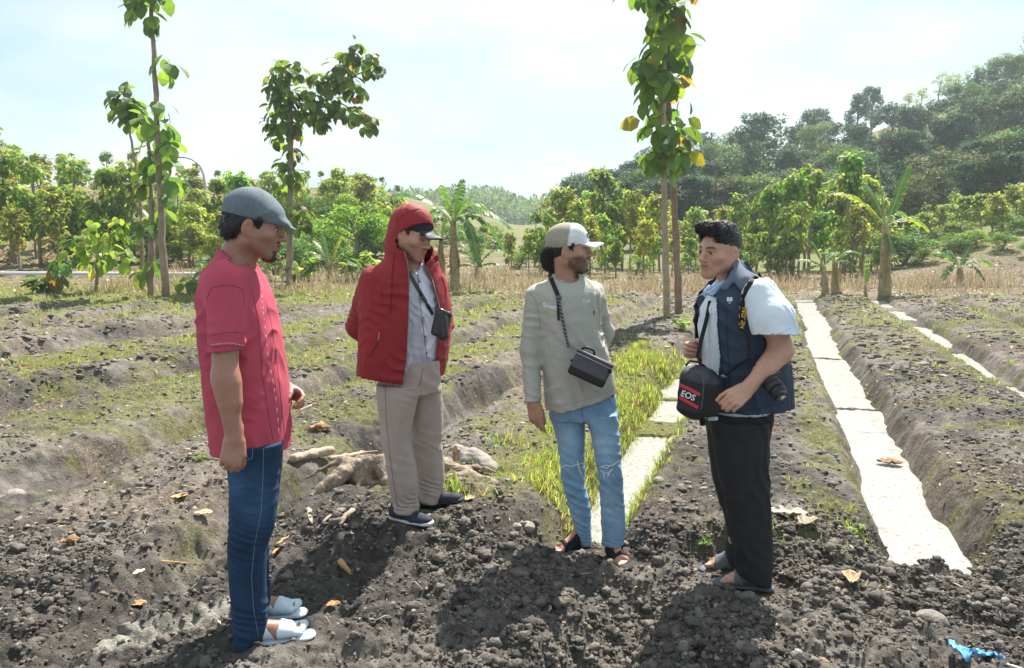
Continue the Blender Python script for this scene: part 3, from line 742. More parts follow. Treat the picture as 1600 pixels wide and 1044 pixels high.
def shoe(parent, heel, toe, org, m_up, m_sole, w=.044, name='shoe', h=.075):
    heel, toe = A3(*heel), A3(*toe); f_ = nrm(toe - heel); sd = nrm(np.cross((0, 0, 1), f_)); u_ = np.cross(f_, sd); L_ = np.linalg.norm(toe - heel); B = np.stack([sd, f_, u_])
    def P(x, y, z): return heel + sd * x + f_ * y * L_ + u_ * z
    so = SDF(); so.rc(P(0, .14, .014), P(0, .5, .012), .036, .036, .02, fl=(u_, 2.0)); so.rc(P(0, .5, .012), P(.004, .84, .014), .040, .042, .02, fl=(u_, 2.3)); so.ell(P(0, .10, .022), (.034, .03, .018), B, .015)
    v, f = so.mesh(.0036); so_ = mesh_data('sole', v - org, f, m_sole)
    up = SDF(); up.rc(P(0, .16, .05), P(0, .30, .052), .034, .034, .02); up.rc(P(0, .30, .058), P(0, .62, .034), .032, .030, .025); up.rc(P(0, .6, .032), P(.003, .84, .026), .036, .032, .02, fl=(u_, 1.35)); up.rc(P(0, .14, .03), P(0, .8, .024), .033, .036, .02, fl=(u_, 1.2))
    up.rc(P(0, .22, .06), P(0, .20, h + .01), .034, .033, .02); up.fold(wrinkle(f_ + u_, 160, .0018, 1, 3))
    v, f = up.mesh(.0038); o = obj(name, mesh_data(name, v - org, f, m_up), parent); obj('sole', so_, o)
    lc = MB()
    for k in range(4):
        a = P(-.016, .36 + .07 * k, .088 - .009 * k); b = P(.016, .36 + .07 * k, .088 - .009 * k); c = P(0, .38 + .07 * k, .096 - .010 * k)
        lc.tube(np.array([a, c, b]) - org, .0022, 5)
    lc.build('laces', m_sole if name == 'shoe' else m_up, o); return P
def strap_sandal(parent, heel, toe, org, m, bands, name='sandal', th=.0045, sole_h=.016, w=(.034, .042), ankle_up=.075):
    """bands: functions (x forward, y sideways, z up) -> signed measure, negative where strap material is"""
    heel, toe = A3(*heel), A3(*toe); f_ = nrm(toe - heel); sd = nrm(np.cross((0, 0, 1), f_)); u_ = A3(0, 0, 1); L_ = np.linalg.norm(toe - heel)
    so = SDF(); so.rc(heel + f_ * .03, heel + f_ * L_ * .45, w[0], w[0] - .003, .02, fl=(u_, 2.4)); so.rc(heel + f_ * L_ * .45, heel + f_ * (L_ - w[1] + .008), w[0] - .003, w[1], .02, fl=(u_, 2.8))
    v, f = so.mesh(.0042); o = obj(name, mesh_data(name, v - org, f, m), parent)
    ft = SDF(th); add_foot(ft, heel + f_ * .055 + u_ * ankle_up, heel + f_ * .01 + u_ * .012, toe - f_ * .02 + u_ * .014)
    class Str(SDF):
        def __call__(s, P, ops=None):
            d = ft(P); q = P - heel; x = (q @ f_) / L_; y = q @ sd; z = q[:, 2]; c = bands(x, y, z) * L_; c = np.maximum(c, -z - .012); return np.maximum(d, c)
    s_ = Str(th); s_.ops = ft.ops; v, f = s_.mesh(.0034); obj('sandal_strap', mesh_data('sandal_strap', v - org, f, m), o)
    return o
class Join(SDF):
    def __init__(s, parts, k=.03): super().__init__(); s.parts = parts; s.k = k; s.ops = [o for p in parts for o in p.ops]; s.drop = None
    def __call__(s, P, ops=None):
        a = s.parts[0](P)
        for q in s.parts[1:]:
            c = q(P); h = np.clip(.5 + .5 * (c - a) / s.k, 0, 1); a = c * (1 - h) + a * h - s.k * h * (1 - h)
        return a
def near_cut(p, n, r, tol=.0045): p = A3(*p); n = nrm(n); return lambda fc: (np.abs((fc - p) @ n) < tol) & (np.linalg.norm(fc - p, axis=1) < r)
def zipper_rows(pts): return np.array([p for p in pts])
GROUP_M = 'four men talking in the field'

def tuck(o, org, sdf, mask, gap=.009):
    "keep the covered skin inside its clothing"
    n = len(o.data.vertices); v = np.empty(n * 3, np.float32); o.data.vertices.foreach_get('co', v); v = v.reshape(-1, 3).astype(float) + org
    m = mask(v); ix = np.nonzero(m)[0]
    for _ in range(4):
        if not len(ix): break
        d = sdf(v[ix]); b = (d > -gap) & (d < .09); ix = ix[b]
        if not len(ix): break
        g = sdf.normal(v[ix]); v[ix] -= g * (d[b] + gap)[:, None] * .9
    o.data.vertices.foreach_set('co', (v - org).astype(np.float32).ravel()); o.data.update()

def strands(name, sdf, m, parent, org, n, L_, keep, comb, seed, rad=.0016, lift=.5, side=.35):
    "short tapering locks rooted on a hair surface"
    v, f = sdf.mesh(.006); r_ = np.random.default_rng(seed); v = v[keep(v)]; P = v[r_.integers(0, len(v), n)] + r_.normal(size=(n, 3)) * .002; N_ = sdf.normal(P)
    D = comb(P) + N_ * lift + r_.normal(size=(n, 3)) * side; D /= np.linalg.norm(D, axis=1)[:, None]; l = L_ * r_.uniform(.5, 1.2, (n, 1)); S_ = np.cross(D, N_); S_ /= np.linalg.norm(S_, axis=1)[:, None] + 1e-9
    a = P - N_ * .003; b_ = P + D * l * .5 + N_ * .001; c = P + D * l + comb(P) * l * .25; w = rad * r_.uniform(.7, 1.6, (n, 1)); U = N_ * w
    V = np.stack([a - S_ * w, a + S_ * w, a + U, b_ - S_ * w * .8, b_ + S_ * w * .8, b_ + U * .8, c], 1).reshape(-1, 3); o = (np.arange(n) * 7)[:, None, None]
    T3 = (np.array([[3, 4, 6], [4, 5, 6], [5, 3, 6]])[None] + o).reshape(-1, 3); Q4 = (np.array([[0, 1, 4, 3], [1, 2, 5, 4], [2, 0, 3, 5]])[None] + o).reshape(-1, 4)
    return obj(name, mesh_data(name, V - org, [Q4, T3], m), parent)
# ------------------------------------------------------------------ crumbs and clods of soil (nobody could count them)
_grid_y = ys
def ground_z(x, y):
    "height of the built surface incl. lumps"
    return macro(x, y) + soilnoise(x, y)
_IC = {}
def ico(sub):
    if sub not in _IC:
        import bmesh
        bm = bmesh.new(); bmesh.ops.create_icosphere(bm, subdivisions=sub, radius=1)
        _IC[sub] = (np.array([v.co[:] for v in bm.verts]), np.array([[v.index for v in f.verts] for f in bm.faces])); bm.free()
    return _IC[sub]
def scatter_lumps(x, y, size, sub, seed, z=None, sink=.25, flat=.75, rough=.35, light=None):
    r_ = np.random.default_rng(seed); v, f = ico(sub); nV = 24; var = []
    for i in range(nV):
        K = r_.normal(size=(3, 3)) * 2.2; w = v * (1 + rough * sum(np.sin(v @ k * (1 + .8 * j) + r_.uniform(0, 6)) for j, k in enumerate(K))[:, None] / 2)
        w = w + r_.normal(size=v.shape) * (.20 if sub == 1 else .09); w[:, 0] *= r_.uniform(.8, 1.35); var.append(w)
    var = np.array(var); n = len(x); k = r_.integers(0, nV, n); a = r_.uniform(0, 2 * np.pi, n); ca, sa = np.cos(a), np.sin(a)
    w = var[k] * size[:, None, None]; w[:, :, 2] *= flat
    X = w[:, :, 0] * ca[:, None] - w[:, :, 1] * sa[:, None]; Y = w[:, :, 0] * sa[:, None] + w[:, :, 1] * ca[:, None]
    zz = (ground_z(x, y) if z is None else z) + size * (flat - sink * 2) * .6
    V = np.stack([X + x[:, None], Y + y[:, None], w[:, :, 2] + zz[:, None]], -1).reshape(-1, 3)
    Fc = (f[None] + (np.arange(n) * len(v))[:, None, None]).reshape(-1, 3)
    t = r_.uniform(.55, 1.3, n) * (1 + (r_.uniform(size=n) > .96) * .8)
    if light is not None: t = t * light
    C = np.repeat(t[:, None] * np.stack([np.ones(n), .965 + .03 * r_.uniform(size=n), .90 + .08 * r_.uniform(size=n)], 1), len(v), 0)
    return V, Fc, C
def pick(n, x0, x1, y0, y1, dens, seed):
    r_ = np.random.default_rng(seed); x = r_.uniform(x0, x1, n); y = r_.uniform(y0, y1, n); m = (r_.uniform(size=n) < dens(x, y)) & (np.abs(x) < y * .74 + .5); return x[m], y[m], r_
M_crumb = mat('soil_crumb', (.145, .131, .121), .97, attr=True, bumps=[(45, 1.0, .014), (170, 1.0, .005)], geo=True, vars=[(10, .3)], spec=.12)
def d_front(x, y):
    f = fbm(x * 1.7, y * 1.7, seed=91); return np.clip(.25 + 1.0 * sm(.35, .6, f), 0, 1) * np.where(x < -1.5, .7, 1) * sm(4.3, 3.7, y + .25 * np.abs(x + .2) * 0) * feetmask(x, y)**1.5
def d_mid(x, y):
    k = np.abs((ucoord(x, y) - .91 + TR / 2) % TR - TR / 2); g, l_, d_ = cover(x, y)
    return np.clip(sm(.30, .5, k) * (.30 + .85 * sm(.34, .56, fbm(x * 1.1, y * 1.1, seed=92))) * (1 - .8 * g), 0, 1) * feetmask(x, y)
parts = []
x, y, r_ = pick(70000, -2.9, 3.3, 2.3, 4.4, d_front, 1); parts.append(scatter_lumps(x, y, (.0035 + .009 * r_.uniform(size=len(x))**2), 1, 2))
x, y, r_ = pick(7500, -2.9, 3.3, 2.35, 4.4, lambda x, y: d_front(x, y)**1.5, 3); parts.append(scatter_lumps(x, y, (.010 + .020 * r_.uniform(size=len(x))**3), 2, 4))
x, y, r_ = pick(44000, -8, 9, 3.7, 9, d_mid, 5); parts.append(scatter_lumps(x, y, .006 + .016 * r_.uniform(size=len(x))**2.5, 1, 6, rough=.5, flat=.6, light=1.35))
x, y, r_ = pick(42000, -14, 15, 8, 20.5, d_mid, 7); parts.append(scatter_lumps(x, y, .012 + .045 * r_.uniform(size=len(x))**3, 1, 8, rough=.55, flat=.55, light=1.35))
off = 0; V = []; Fc = []; Cc = []
for a_, b_, c_ in parts: V.append(a_); Fc.append(b_ + off); Cc.append(c_); off += len(a_)
obj('soil_clods', mesh_data('soil_clods', np.concatenate(V), np.concatenate(Fc), M_crumb, np.concatenate(Cc), smooth=True), label='loose crumbs and clods of dark dug soil lying all over the field', cat='soil', kind='stuff')

# ------------------------------------------------------------------ grass
def blades(x, y, h, wd, bend, seed, tint, z=None):
    r_ = np.random.default_rng(seed); n = len(x); z = (ground_z(x, y) - .004) if z is None else z
    a = r_.uniform(0, 2 * np.pi, n); b = r_.uniform(0, 2 * np.pi, n); dx, dy = np.cos(a), np.sin(a); wx, wy = np.cos(b) * wd, np.sin(b) * wd
    P0 = np.stack([x, y, z], 1); W0 = np.stack([wx, wy, 0 * wx], 1); D = np.stack([dx, dy, 0 * dx], 1)
    m = P0 + D * (bend * h * .3)[:, None] + np.array([0, 0, 1]) * (h * .6)[:, None]; t = P0 + D * (bend * h)[:, None] + np.array([0, 0, 1]) * (h * (1 - .35 * bend))[:, None]
    V = np.stack([P0 - W0, P0 + W0, m + W0 * .8, m - W0 * .8, t], 1).reshape(-1, 3); o = (np.arange(n) * 5)[:, None]
    return V, o + np.array([[0, 1, 2, 3]]), o + np.array([[3, 2, 4]]), np.repeat(tint, 5, 0)
M_grass = mat('grass_blades', (1, 1, 1), .6, attr=True, trans=.45, transcol=(1.5, 1.5, .9, 1), spec=.2)
def grass_tint(n, r_, dry=.3):
    g = np.array([.15, .26, .045]); yl = np.array([.38, .42, .10]); st = np.array([.36, .27, .14]); u_ = r_.uniform(size=(n, 1)); k = r_.uniform(size=(n, 1))
    c = g * (1 - u_) + yl * u_; return np.where(k < dry, st * (.6 + .5 * u_), c) * r_.uniform(.6, 1.25, (n, 1))
gp = []
def clump_pick(n, x0, x1, y0, y1, dens, seed, per, rad):
    x, y, r_ = pick(n, x0, x1, y0, y1, dens, seed); x = np.repeat(x, per); y = np.repeat(y, per)
    x = x + r_.normal(size=len(x)) * rad; y = y + r_.normal(size=len(x)) * rad; return x, y, r_
for args in ((15000, -6.5, 7, 3.5, 8.5, 3, .022, .012, .055, .0022, 11), (16000, -12, 11, 7.5, 14, 3, .04, .02, .085, .004, 12), (14000, -18, 14, 13, 25, 3, .06, .03, .12, .008, 13)):
    n, x0, x1, y0, y1, per, rad, h0, h1, wd, seed = args
    x, y, r_ = clump_pick(n, x0, x1, y0, y1, lambda x, y: cover(x, y)[0]**1.4, seed, per, rad); f = fbm(x * 2, y * 2, seed=95)
    gp.append(blades(x, y, (h0 + (h1 - h0) * r_.uniform(size=len(x))) * (.6 + .9 * f), wd * r_.uniform(.6, 1.3, len(x)), r_.uniform(.1, 1.0, len(x)), seed, grass_tint(len(x), r_, .25)))
# the overgrown furrow: taller, paler grass
for n, y0, y1, seed, wd in ((9000, 4.15, 7, 14, .003), (8000, 7, 11.2, 15, .005)):
    x, y, r_ = clump_pick(n, -1.5, 3.4, y0, y1, lambda x, y: (1 - sm(.35, .75, np.abs(ucoord(x, y) + 1.33))) * sm(.36, .56, fbm(x * 2.5, y * 2.5, seed=96)) * sm(.30, .55, np.hypot((x + .24) / 1.1, y - 4.75)), seed, 5, .035)
    gp.append(blades(x, y, (.035 + .10 * r_.uniform(size=len(x))) * (.45 + 1.1 * fbm(x * 3.5, y * 3.5, seed=99)), wd * r_.uniform(.6, 1.3, len(x)), r_.uniform(.2, 1.1, len(x)), seed, grass_tint(len(x), r_, .28) * 1.2))
off = 0; V = []; Q = []; T3 = []; Cc = []
for a_, q_, t_, c_ in gp: V.append(a_); Q.append(q_ + off); T3.append(t_ + off); Cc.append(c_); off += len(a_)
obj('grass', mesh_data('grass', np.concatenate(V), [np.concatenate(Q), np.concatenate(T3)], M_grass, np.concatenate(Cc)), label='short yellow-green grass and weeds growing on the ridges and in the furrows', cat='grass', kind='stuff')

# dry leaf litter and straw
M_lit = mat('dry_litter', (1, 1, 1), .8, attr=True, trans=.2, transcol=(1.1, 1, .8, 1))
def litter(n, x0, x1, y0, y1, L0, L1, seed, dens, ar=.35):
    x, y, r_ = pick(n, x0, x1, y0, y1, dens, seed); n = len(x); z = ground_z(x, y) + .004 + L0 * .15 * r_.uniform(size=n); a = r_.uniform(0, 6.28, n); l_ = r_.uniform(L0, L1, n); w = l_ * ar * r_.uniform(.2, 1.2, n); ti = r_.normal(size=n) * .35
    D = np.stack([np.cos(a), np.sin(a), ti], 1) * l_[:, None] / 2; S_ = np.stack([-np.sin(a), np.cos(a), r_.normal(size=n) * .5], 1) * w[:, None] / 2; c = np.stack([x, y, z], 1); up = np.array([0, 0, 1]) * (l_ * .12)[:, None]
    V = np.stack([c - D, c - D * .2 + S_ + up, c + D, c - D * .2 - S_ + up], 1).reshape(-1, 3); o = (np.arange(n) * 4)[:, None]
    c1 = np.array([.42, .30, .17]); c2 = np.array([.25, .13, .06]); c3 = np.array([.50, .44, .34]); u_ = r_.uniform(size=(n, 1)); k = r_.uniform(size=(n, 1)); C = np.where(k < .3, c3, c1 * u_ + c2 * (1 - u_))
    return V, o + np.array([[0, 1, 2, 3]]), np.repeat(C, 4, 0)
lp = [litter(16000, -7, 7, 3.7, 9, .012, .05, 21, lambda x, y: cover(x, y)[1] * .9 + .05), litter(16000, -14, 13, 8, 19, .03, .10, 22, lambda x, y: cover(x, y)[1] + .08),
      litter(900, -2.6, 3, 2.4, 3.8, .010, .04, 23, lambda x, y: 0 * x + .5), litter(300, -2.6, 3, 2.4, 4.5, .04, .10, 24, lambda x, y: 0 * x + .3, .05), litter(12000, -26, 30, 20, 34, .08, .25, 25, lambda x, y: 0 * x + .9, .4),
      litter(9000, -60, -2, 30, 66, .2, .5, 26, lambda x, y: 0 * x + .9, .5)]
off = 0; V = []; Q = []; Cc = []
for a_, q_, c_ in lp: V.append(a_); Q.append(q_ + off); Cc.append(c_); off += len(a_)
obj('leaf_litter', mesh_data('leaf_litter', np.concatenate(V), np.concatenate(Q), M_lit, np.concatenate(Cc)), label='dry straw, wood chips and leaf scraps strewn over the soil', cat='litter', kind='stuff')
# strip of dry maize stubble behind the field
r_ = np.random.default_rng(31); n = 15000; x = r_.uniform(-12, 22, n); y = r_.uniform(20.6, 27, n); keep = (r_.uniform(size=n) < sm(.38, .60, fbm(x * .45, y * .7, seed=97)) * .7 + .07); x = x[keep]; y = y[keep]; n = len(x)
tn = np.array([.52, .42, .29]) * r_.uniform(.55, 1.2, (n, 1)) * np.array([1, 1, 1]); V, q_, t_, c_ = blades(x, y, r_.uniform(.15, .50, n) * (.6 + .6 * sm(20.5, 23, y)), r_.uniform(.006, .018, n), r_.uniform(0, .9, n), 32, tn)
obj('stubble', mesh_data('stubble', V, [q_, t_], M_lit, c_), label='strip of dry tan maize stubble along the far edge of the field', cat='stubble', kind='stuff')
# ------------------------------------------------------------------ leaves, trees
M_leaf = mat('teak_leaf', (1, 1, 1), .55, attr=True, trans=.52, transcol=(1.5, 1.5, .7, 1), spec=.3, objvar=(.025, .18))
M_leafd = mat('dark_leaf', (1, 1, 1), .6, attr=True, trans=.30, transcol=(1.3, 1.4, .8, 1), spec=.3, objvar=(.02, .15))
M_ban = mat('banana_leaf', (1, 1, 1), .45, attr=True, trans=.45, transcol=(1.5, 1.5, .7, 1), spec=.4)
M_bark = mat('bark', (.24, .20, .16), .9, vars=[(6, .25), (40, .2)], bumps=[(30, .7, .01, (1, 1, .3))], attr=True)
M_barkd = mat('dark_bark', (.12, .10, .085), .9, vars=[(3, .25)], bump=(20, .6, .02))
TEMPL = {
 'big': (np.array([(0, 0, 0), (.25, .42, .05), (.25, 0, .0), (.25, -.42, .05), (.6, .5, .02), (.6, 0, .0), (.6, -.5, .02), (.88, .28, -.08), (.88, 0, -.10), (.88, -.28, -.08), (1.04, 0, -.2)], float),
         np.array([(0, 2, 1), (0, 3, 2), (1, 2, 5), (1, 5, 4), (2, 3, 6), (2, 6, 5), (4, 5, 8), (4, 8, 7), (5, 6, 9), (5, 9, 8), (7, 8, 10), (8, 9, 10)])),
 'mid': (np.array([(0, 0, 0), (.45, .45, .06), (.5, 0, 0), (.45, -.45, .06), (1, 0, -.15)], float), np.array([(0, 2, 1), (0, 3, 2), (1, 2, 4), (2, 3, 4)])),
 'tiny': (np.array([(0, 0, 0), (.5, .4, .05), (1, 0, -.1), (.5, -.4, .05)], float), np.array([(0, 2, 1), (0, 3, 2)]))}
def leaf_mesh(P, D, Nn, L_, kind, tint, wr=.62):
    "one leaf per row: base P, direction D, upper side Nn, length L_"
    T_, Fq = TEMPL[kind]; D = D / (np.linalg.norm(D, axis=1)[:, None] + 1e-9); S_ = np.cross(Nn, D); S_ /= np.linalg.norm(S_, axis=1)[:, None] + 1e-9; U = np.cross(D, S_)
    w = (L_ * wr)[:, None, None]; l = L_[:, None, None]
    V = P[:, None] + D[:, None] * T_[None, :, 0:1] * l + S_[:, None] * T_[None, :, 1:2] * w + U[:, None] * T_[None, :, 2:3] * l
    k = len(T_); return V.reshape(-1, 3), (Fq[None] + (np.arange(len(P)) * k)[:, None, None]).reshape(-1, 3), np.repeat(tint, k, 0)
def rand_dirs(n, r_): v = r_.normal(size=(n, 3)); return v / np.linalg.norm(v, axis=1)[:, None]
PAL = {'teak': ((.10, .20, .04), (.27, .38, .07), (.32, .22, .07), .05), 'teakdry': ((.17, .25, .05), (.38, .42, .09), (.36, .24, .09), .12), 'near': ((.08, .18, .048), (.22, .34, .06), (.34, .25, .07), .05),
       'dark': ((.034, .078, .046), (.080, .145, .062), (.13, .12, .04), .05), 'olive': ((.08, .11, .035), (.15, .17, .055), (.20, .14, .06), .12),
       'bright': ((.12, .24, .035), (.26, .40, .06), (.38, .36, .07), .05), 'mid': ((.07, .15, .035), (.17, .27, .06), (.26, .27, .07), .05), 'pale': ((.14, .20, .07), (.26, .31, .12), (.32, .28, .14), .10)}
def tints(n, pal, r_):
    a, b, c, p = PAL[pal]; u_ = r_.uniform(size=(n, 1))**1.3; t = np.array(a) * (1 - u_) + np.array(b) * u_
    t = np.where(r_.uniform(size=(n, 1)) < p, np.array(c) * r_.uniform(.6, 1.3, (n, 1)), t); return t * r_.uniform(.7, 1.25, (n, 1))
def clumps_crown(C, rad, per, L_, kind, pal, r_, droop=.5, wr=.62, flat=.8, name='crown', org=(0, 0, 0), m=None, shell=.5):
    C = np.asarray(C, float); n = len(C) * per; ci = np.repeat(np.arange(len(C)), per); rr = np.repeat(np.broadcast_to(rad, (len(C),)), per)
    d = rand_dirs(n, r_); q = d * (shell + (1 - shell) * r_.uniform(size=(n, 1))) * rr[:, None]; q[:, 2] *= flat
    Dd = d * .8 + rand_dirs(n, r_) * .6; Dd[:, 2] -= droop; Nn = np.stack([d[:, 0] * .5, d[:, 1] * .5, np.ones(n)], 1) + rand_dirs(n, r_) * .5
    ct = r_.uniform(.75, 1.25, (len(C), 1))[ci]
    return leaf_mesh(C[ci] + q - np.asarray(org), Dd, Nn, L_ * r_.uniform(.6, 1.25, n), kind, tints(n, pal, r_) * ct, wr)
def merge(lst):
    off = 0; V = []; F_ = []; C = []
    for v, f, c in lst: V.append(v); F_.append(f + off); C.append(c); off += len(v)
    return np.concatenate(V), np.concatenate(F_), np.concatenate(C)

def teak_proto(seed, h, pal, nc, per, L_, kind='mid', spread=.9, low=.35):
    "slim plantation tree: straight stem, short limbs, leaf clumps that hang from their tips"
    r_ = np.random.default_rng(seed); mb = MB(); top = np.array([r_.normal() * .12, r_.normal() * .12, h]); k = 9; t = np.linspace(0, 1, k)[:, None]
    stem = t * top + np.concatenate([r_.normal(size=(k, 2)) * .04, np.zeros((k, 1))], 1) * np.sin(t * 3.1); stem[0] = (0, 0, -.3)
    mb.tube(stem, np.linspace(.045 + .008 * h, .018, k), 7); C = [top + (0, 0, -.1)]
    for i in range(nc):
        u_ = low + (1 - low) * r_.uniform(); a = r_.uniform(0, 6.28); ln = spread * (1.15 - u_ * .75) * r_.uniform(.4, 1.1); b = np.array([np.interp(u_, np.linspace(0, 1, k), stem[:, j]) for j in range(3)])
        e = b + np.array([math.cos(a) * ln, math.sin(a) * ln, ln * r_.uniform(.5, 1.1)]); mb.tube([b, (b + e) / 2 + (0, 0, .03), e], [.022, .016, .010], 5); C.append(e)
    C = np.array(C); rad = .22 + .20 * r_.uniform(size=len(C)); v, f, c = clumps_crown(C, rad, per, L_, kind, pal, r_, droop=.9, flat=1.25)
    return mb, (v, f, c)
def broad_proto(seed, h, w, pal, n_cl, per, L_, kind='tiny', base=.35, round_=1.0):
    r_ = np.random.default_rng(seed); mb = MB(); k = 8; lean = r_.normal(size=2) * .4; t = np.linspace(0, 1, k)[:, None]
    stem = np.concatenate([t * lean + np.sin(t * 5 + seed) * .15, t * h * .82], 1); stem[0, 2] = -.5
    mb.tube(stem, np.linspace(.10 + .016 * h, .05, k), 8); C = []; rad = []
    for i in range(n_cl):
        u_ = r_.uniform()**.8; zz = h * (base + (1 - base) * u_); ww = w * (math.sin(math.pi * min(1, (.12 + .80 * u_)))**.6) * round_
        a = r_.uniform(0, 6.28); rr = ww * math.sqrt(r_.uniform(.15, 1)); C.append((lean[0] + math.cos(a) * rr, lean[1] + math.sin(a) * rr, zz)); rad.append(w * r_.uniform(.18, .38))
        if i % 3 == 0:
            b = np.array([np.interp(max(.2, (zz / h) - .25), np.linspace(0, .82, k), stem[:, j]) for j in range(3)]); mb.tube([b, (b + C[-1]) / 2 - (0, 0, .1 * h * .1), C[-1]], [.05 + .004 * h, .04, .015], 5)
    v, f, c = clumps_crown(np.array(C), np.array(rad), per, L_, kind, pal, r_, droop=.3, flat=.7, shell=.55)
    return mb, (v, f, c)
class Kind:
    def __init__(s, name, mb, crown, lm, bm_, parts=('trunk', 'crown')):
        s.name = name; s.tr = mb.data('trunk', bm_); s.cr = mesh_data('crown', *[crown[0], crown[1]], lm, crown[2], smooth=False) if crown else None; s.parts = parts; s.h = crown[0][:, 2].max()
    def put(s, x, y, h, label, group, rz=None, cat='tree', wide=1.0, z=None):
        k = h / s.h; o = empty(s.name, (x, y, zg(x, y) if z is None else z), label=label, cat=cat, group=group); o.rotation_euler[2] = random.uniform(0, 6.28) if rz is None else rz; o.scale = (k * wide, k * wide, k)
        obj(s.parts[0], s.tr, o); obj(s.parts[1], s.cr, o); return o
teaks = [Kind('teak_tree', *teak_proto(100 + i, 5.0, 'teak' if i % 2 else 'teakdry', 15 + 3 * i, 34, .36, spread=.95 + .14 * (i % 3), low=.22), M_leaf, M_bark) for i in range(5)]
slims = [Kind('slim_teak_tree', *teak_proto(130 + i, 5.0, 'teakdry' if i % 2 else 'teak', 7 + i, 34, .36, spread=.6, low=.66), M_leaf, M_bark) for i in range(3)]
darks = [Kind('broadleaf_tree', *broad_proto(160 + i, (11, 11, 10, 13, 12, 11)[i], (3.0, 3.6, 3.3, 2.6, 3.9, 2.9)[i], ('dark', 'dark', 'olive', 'dark', 'mid', 'dark')[i], (46, 60, 50, 52, 56, 40)[i], 120, .40, base=(.22, .3, .18, .25, .35, .3)[i]), M_leafd, M_barkd) for i in range(6)]
pales = [Kind('open_crowned_tree', *broad_proto(180 + i, 8, 2.3, 'pale', 26, 34, .36, base=.42), M_leaf, M_bark) for i in range(2)]
bushes = [Kind('bush', *broad_proto(190 + i, 3, 1.5, ('mid', 'bright', 'mid')[i], 34, 90, .19, base=.04), M_leaf, M_bark, parts=('stem', 'foliage')) for i in range(3)]

def env(px, pts): xs, ys_ = zip(*pts); return float(np.interp(px, xs, ys_))
ORD = ['first', 'second', 'third', 'fourth', 'fifth', 'sixth', 'seventh', 'eighth', 'ninth', 'tenth', 'eleventh', 'twelfth', 'thirteenth', 'fourteenth', 'fifteenth', 'sixteenth', 'seventeenth', 'eighteenth', 'nineteenth', 'twentieth', 'twenty-first', 'twenty-second', 'twenty-third', 'twenty-fourth', 'twenty-fifth', 'twenty-sixth', 'twenty-seventh', 'twenty-eighth', 'twenty-ninth', 'thirtieth']
def row(kinds, pxs, depths, tops, desc, group, jit=8, cat='tree', hmin=1.5, hmax=14, seed=0, wide=1.0):
    "a row of trees from left to right; each one's top is where the photograph shows the tree line"
    r_ = random.Random(seed); n = len(pxs)
    for i, px in enumerate(pxs):
        d = depths[0] + (depths[1] - depths[0]) * r_.random(); px = px + r_.uniform(-jit, jit); x = W(px, 400, d)[0]; g = zg(x, d)
        tp = (env(px, tops) if isinstance(tops, list) else tops[i]) if tops is not None else 300
        h = min(hmax, max(hmin, W(px, tp + r_.uniform(-8, 30), d)[2] - g)); k = kinds[r_.randrange(len(kinds))]
        k.put(x, d, h, desc.replace('#', ORD[i] if i < 30 else str(i + 1)), group, rz=r_.uniform(0, 6.28), cat=cat, wide=wide * (1.25 - .25 * min(1, h / 6)))
L1 = [(-40, 185), (0, 185), (50, 235), (100, 232), (150, 238), (200, 230), (250, 245), (300, 240), (330, 252), (400, 258), (470, 268), (520, 258), (560, 256), (600, 285), (640, 300)]
row(slims, range(-20, 640, 24), (62, 74), [(a, b - 2) for a, b in L1], 'slim teak on the crest of the left hill, # from the left', 'slim teaks along the crest of the left hill', 9, seed=1, hmax=7, wide=1.5)
row(teaks, range(-30, 620, 27), (48, 58), [(a, b + 12) for a, b in L1], 'young teak on the left hillside, # from the left in the upper row', 'young teaks in the upper row of the left hillside', 12, seed=2, hmax=7, wide=1.7)
row(teaks, range(-40, 440, 31), (36, 44), [(a, b + 52) for a, b in L1], 'young teak on the left hillside, # from the left in the middle row', 'young teaks in the middle row of the left hillside', 14, seed=3, hmax=5.5, wide=1.6)
row(teaks, [-25, 30, 95, 300, 352], (27, 31), [(-30, 300), (60, 330), (100, 290), (300, 300), (400, 320)], 'leafy young teak at the foot of the left hill, # from the left', 'young teaks at the foot of the left hill', 6, seed=4, hmax=4, wide=1.3)
row(bushes, [200, 250, 290, 330, 365, 400, 430, 455, 500, 545, 590, 630, 665], (27, 33), [(200, 385), (280, 372), (330, 365), (400, 345), (455, 350), (500, 315), (545, 312), (590, 318), (665, 350)], 'dense bush between street lamp and big banana, # from the left', 'bushes between the street lamp and the big banana', 6, 'bush', hmin=1, seed=5, wide=1.15)
row(bushes, range(-30, 400, 36), (34, 50), [(-30, 372), (400, 360)], 'low green bush scattered on the left hillside, # from the left', 'low bushes scattered on the left hillside', 14, 'bush', hmin=.8, hmax=2.4, seed=17, wide=1.3)
row(teaks, [-20, 28, 70, 118, 165, 208, 285, 330, 375], (30, 38), [(a, b + 4) for a, b in L1], 'tall leafy teak on the left, # from the left in the tall row', 'tall leafy teaks standing before the left hill', 8, seed=31, hmax=8, wide=1.15)
row(bushes, [385, 425, 470, 515, 560, 600], (36, 45), [(380, 300), (470, 305), (520, 300), (600, 322)], 'tall light green bush behind the two men on the left, # from the left', 'tall light green bushes behind the men on the left', 6, 'bush', hmin=2, hmax=6, seed=32, wide=.9)
row(teaks, range(-35, 350, 33), (29.5, 33), [(a, b + 92) for a, b in L1], 'broad young teak low on the left hillside, # from the left', 'broad young teaks low on the left hillside', 14, seed=18, hmax=4.6, wide=1.5)
row(teaks, range(395, 660, 27), (40, 50), [(395, 252), (470, 266), (560, 264), (600, 284), (660, 300)], 'mid-height teak between the two men on the left, # from the left', 'mid-height teaks seen between the two men on the left', 8, seed=33, hmin=2.5, hmax=8, wide=1.35)
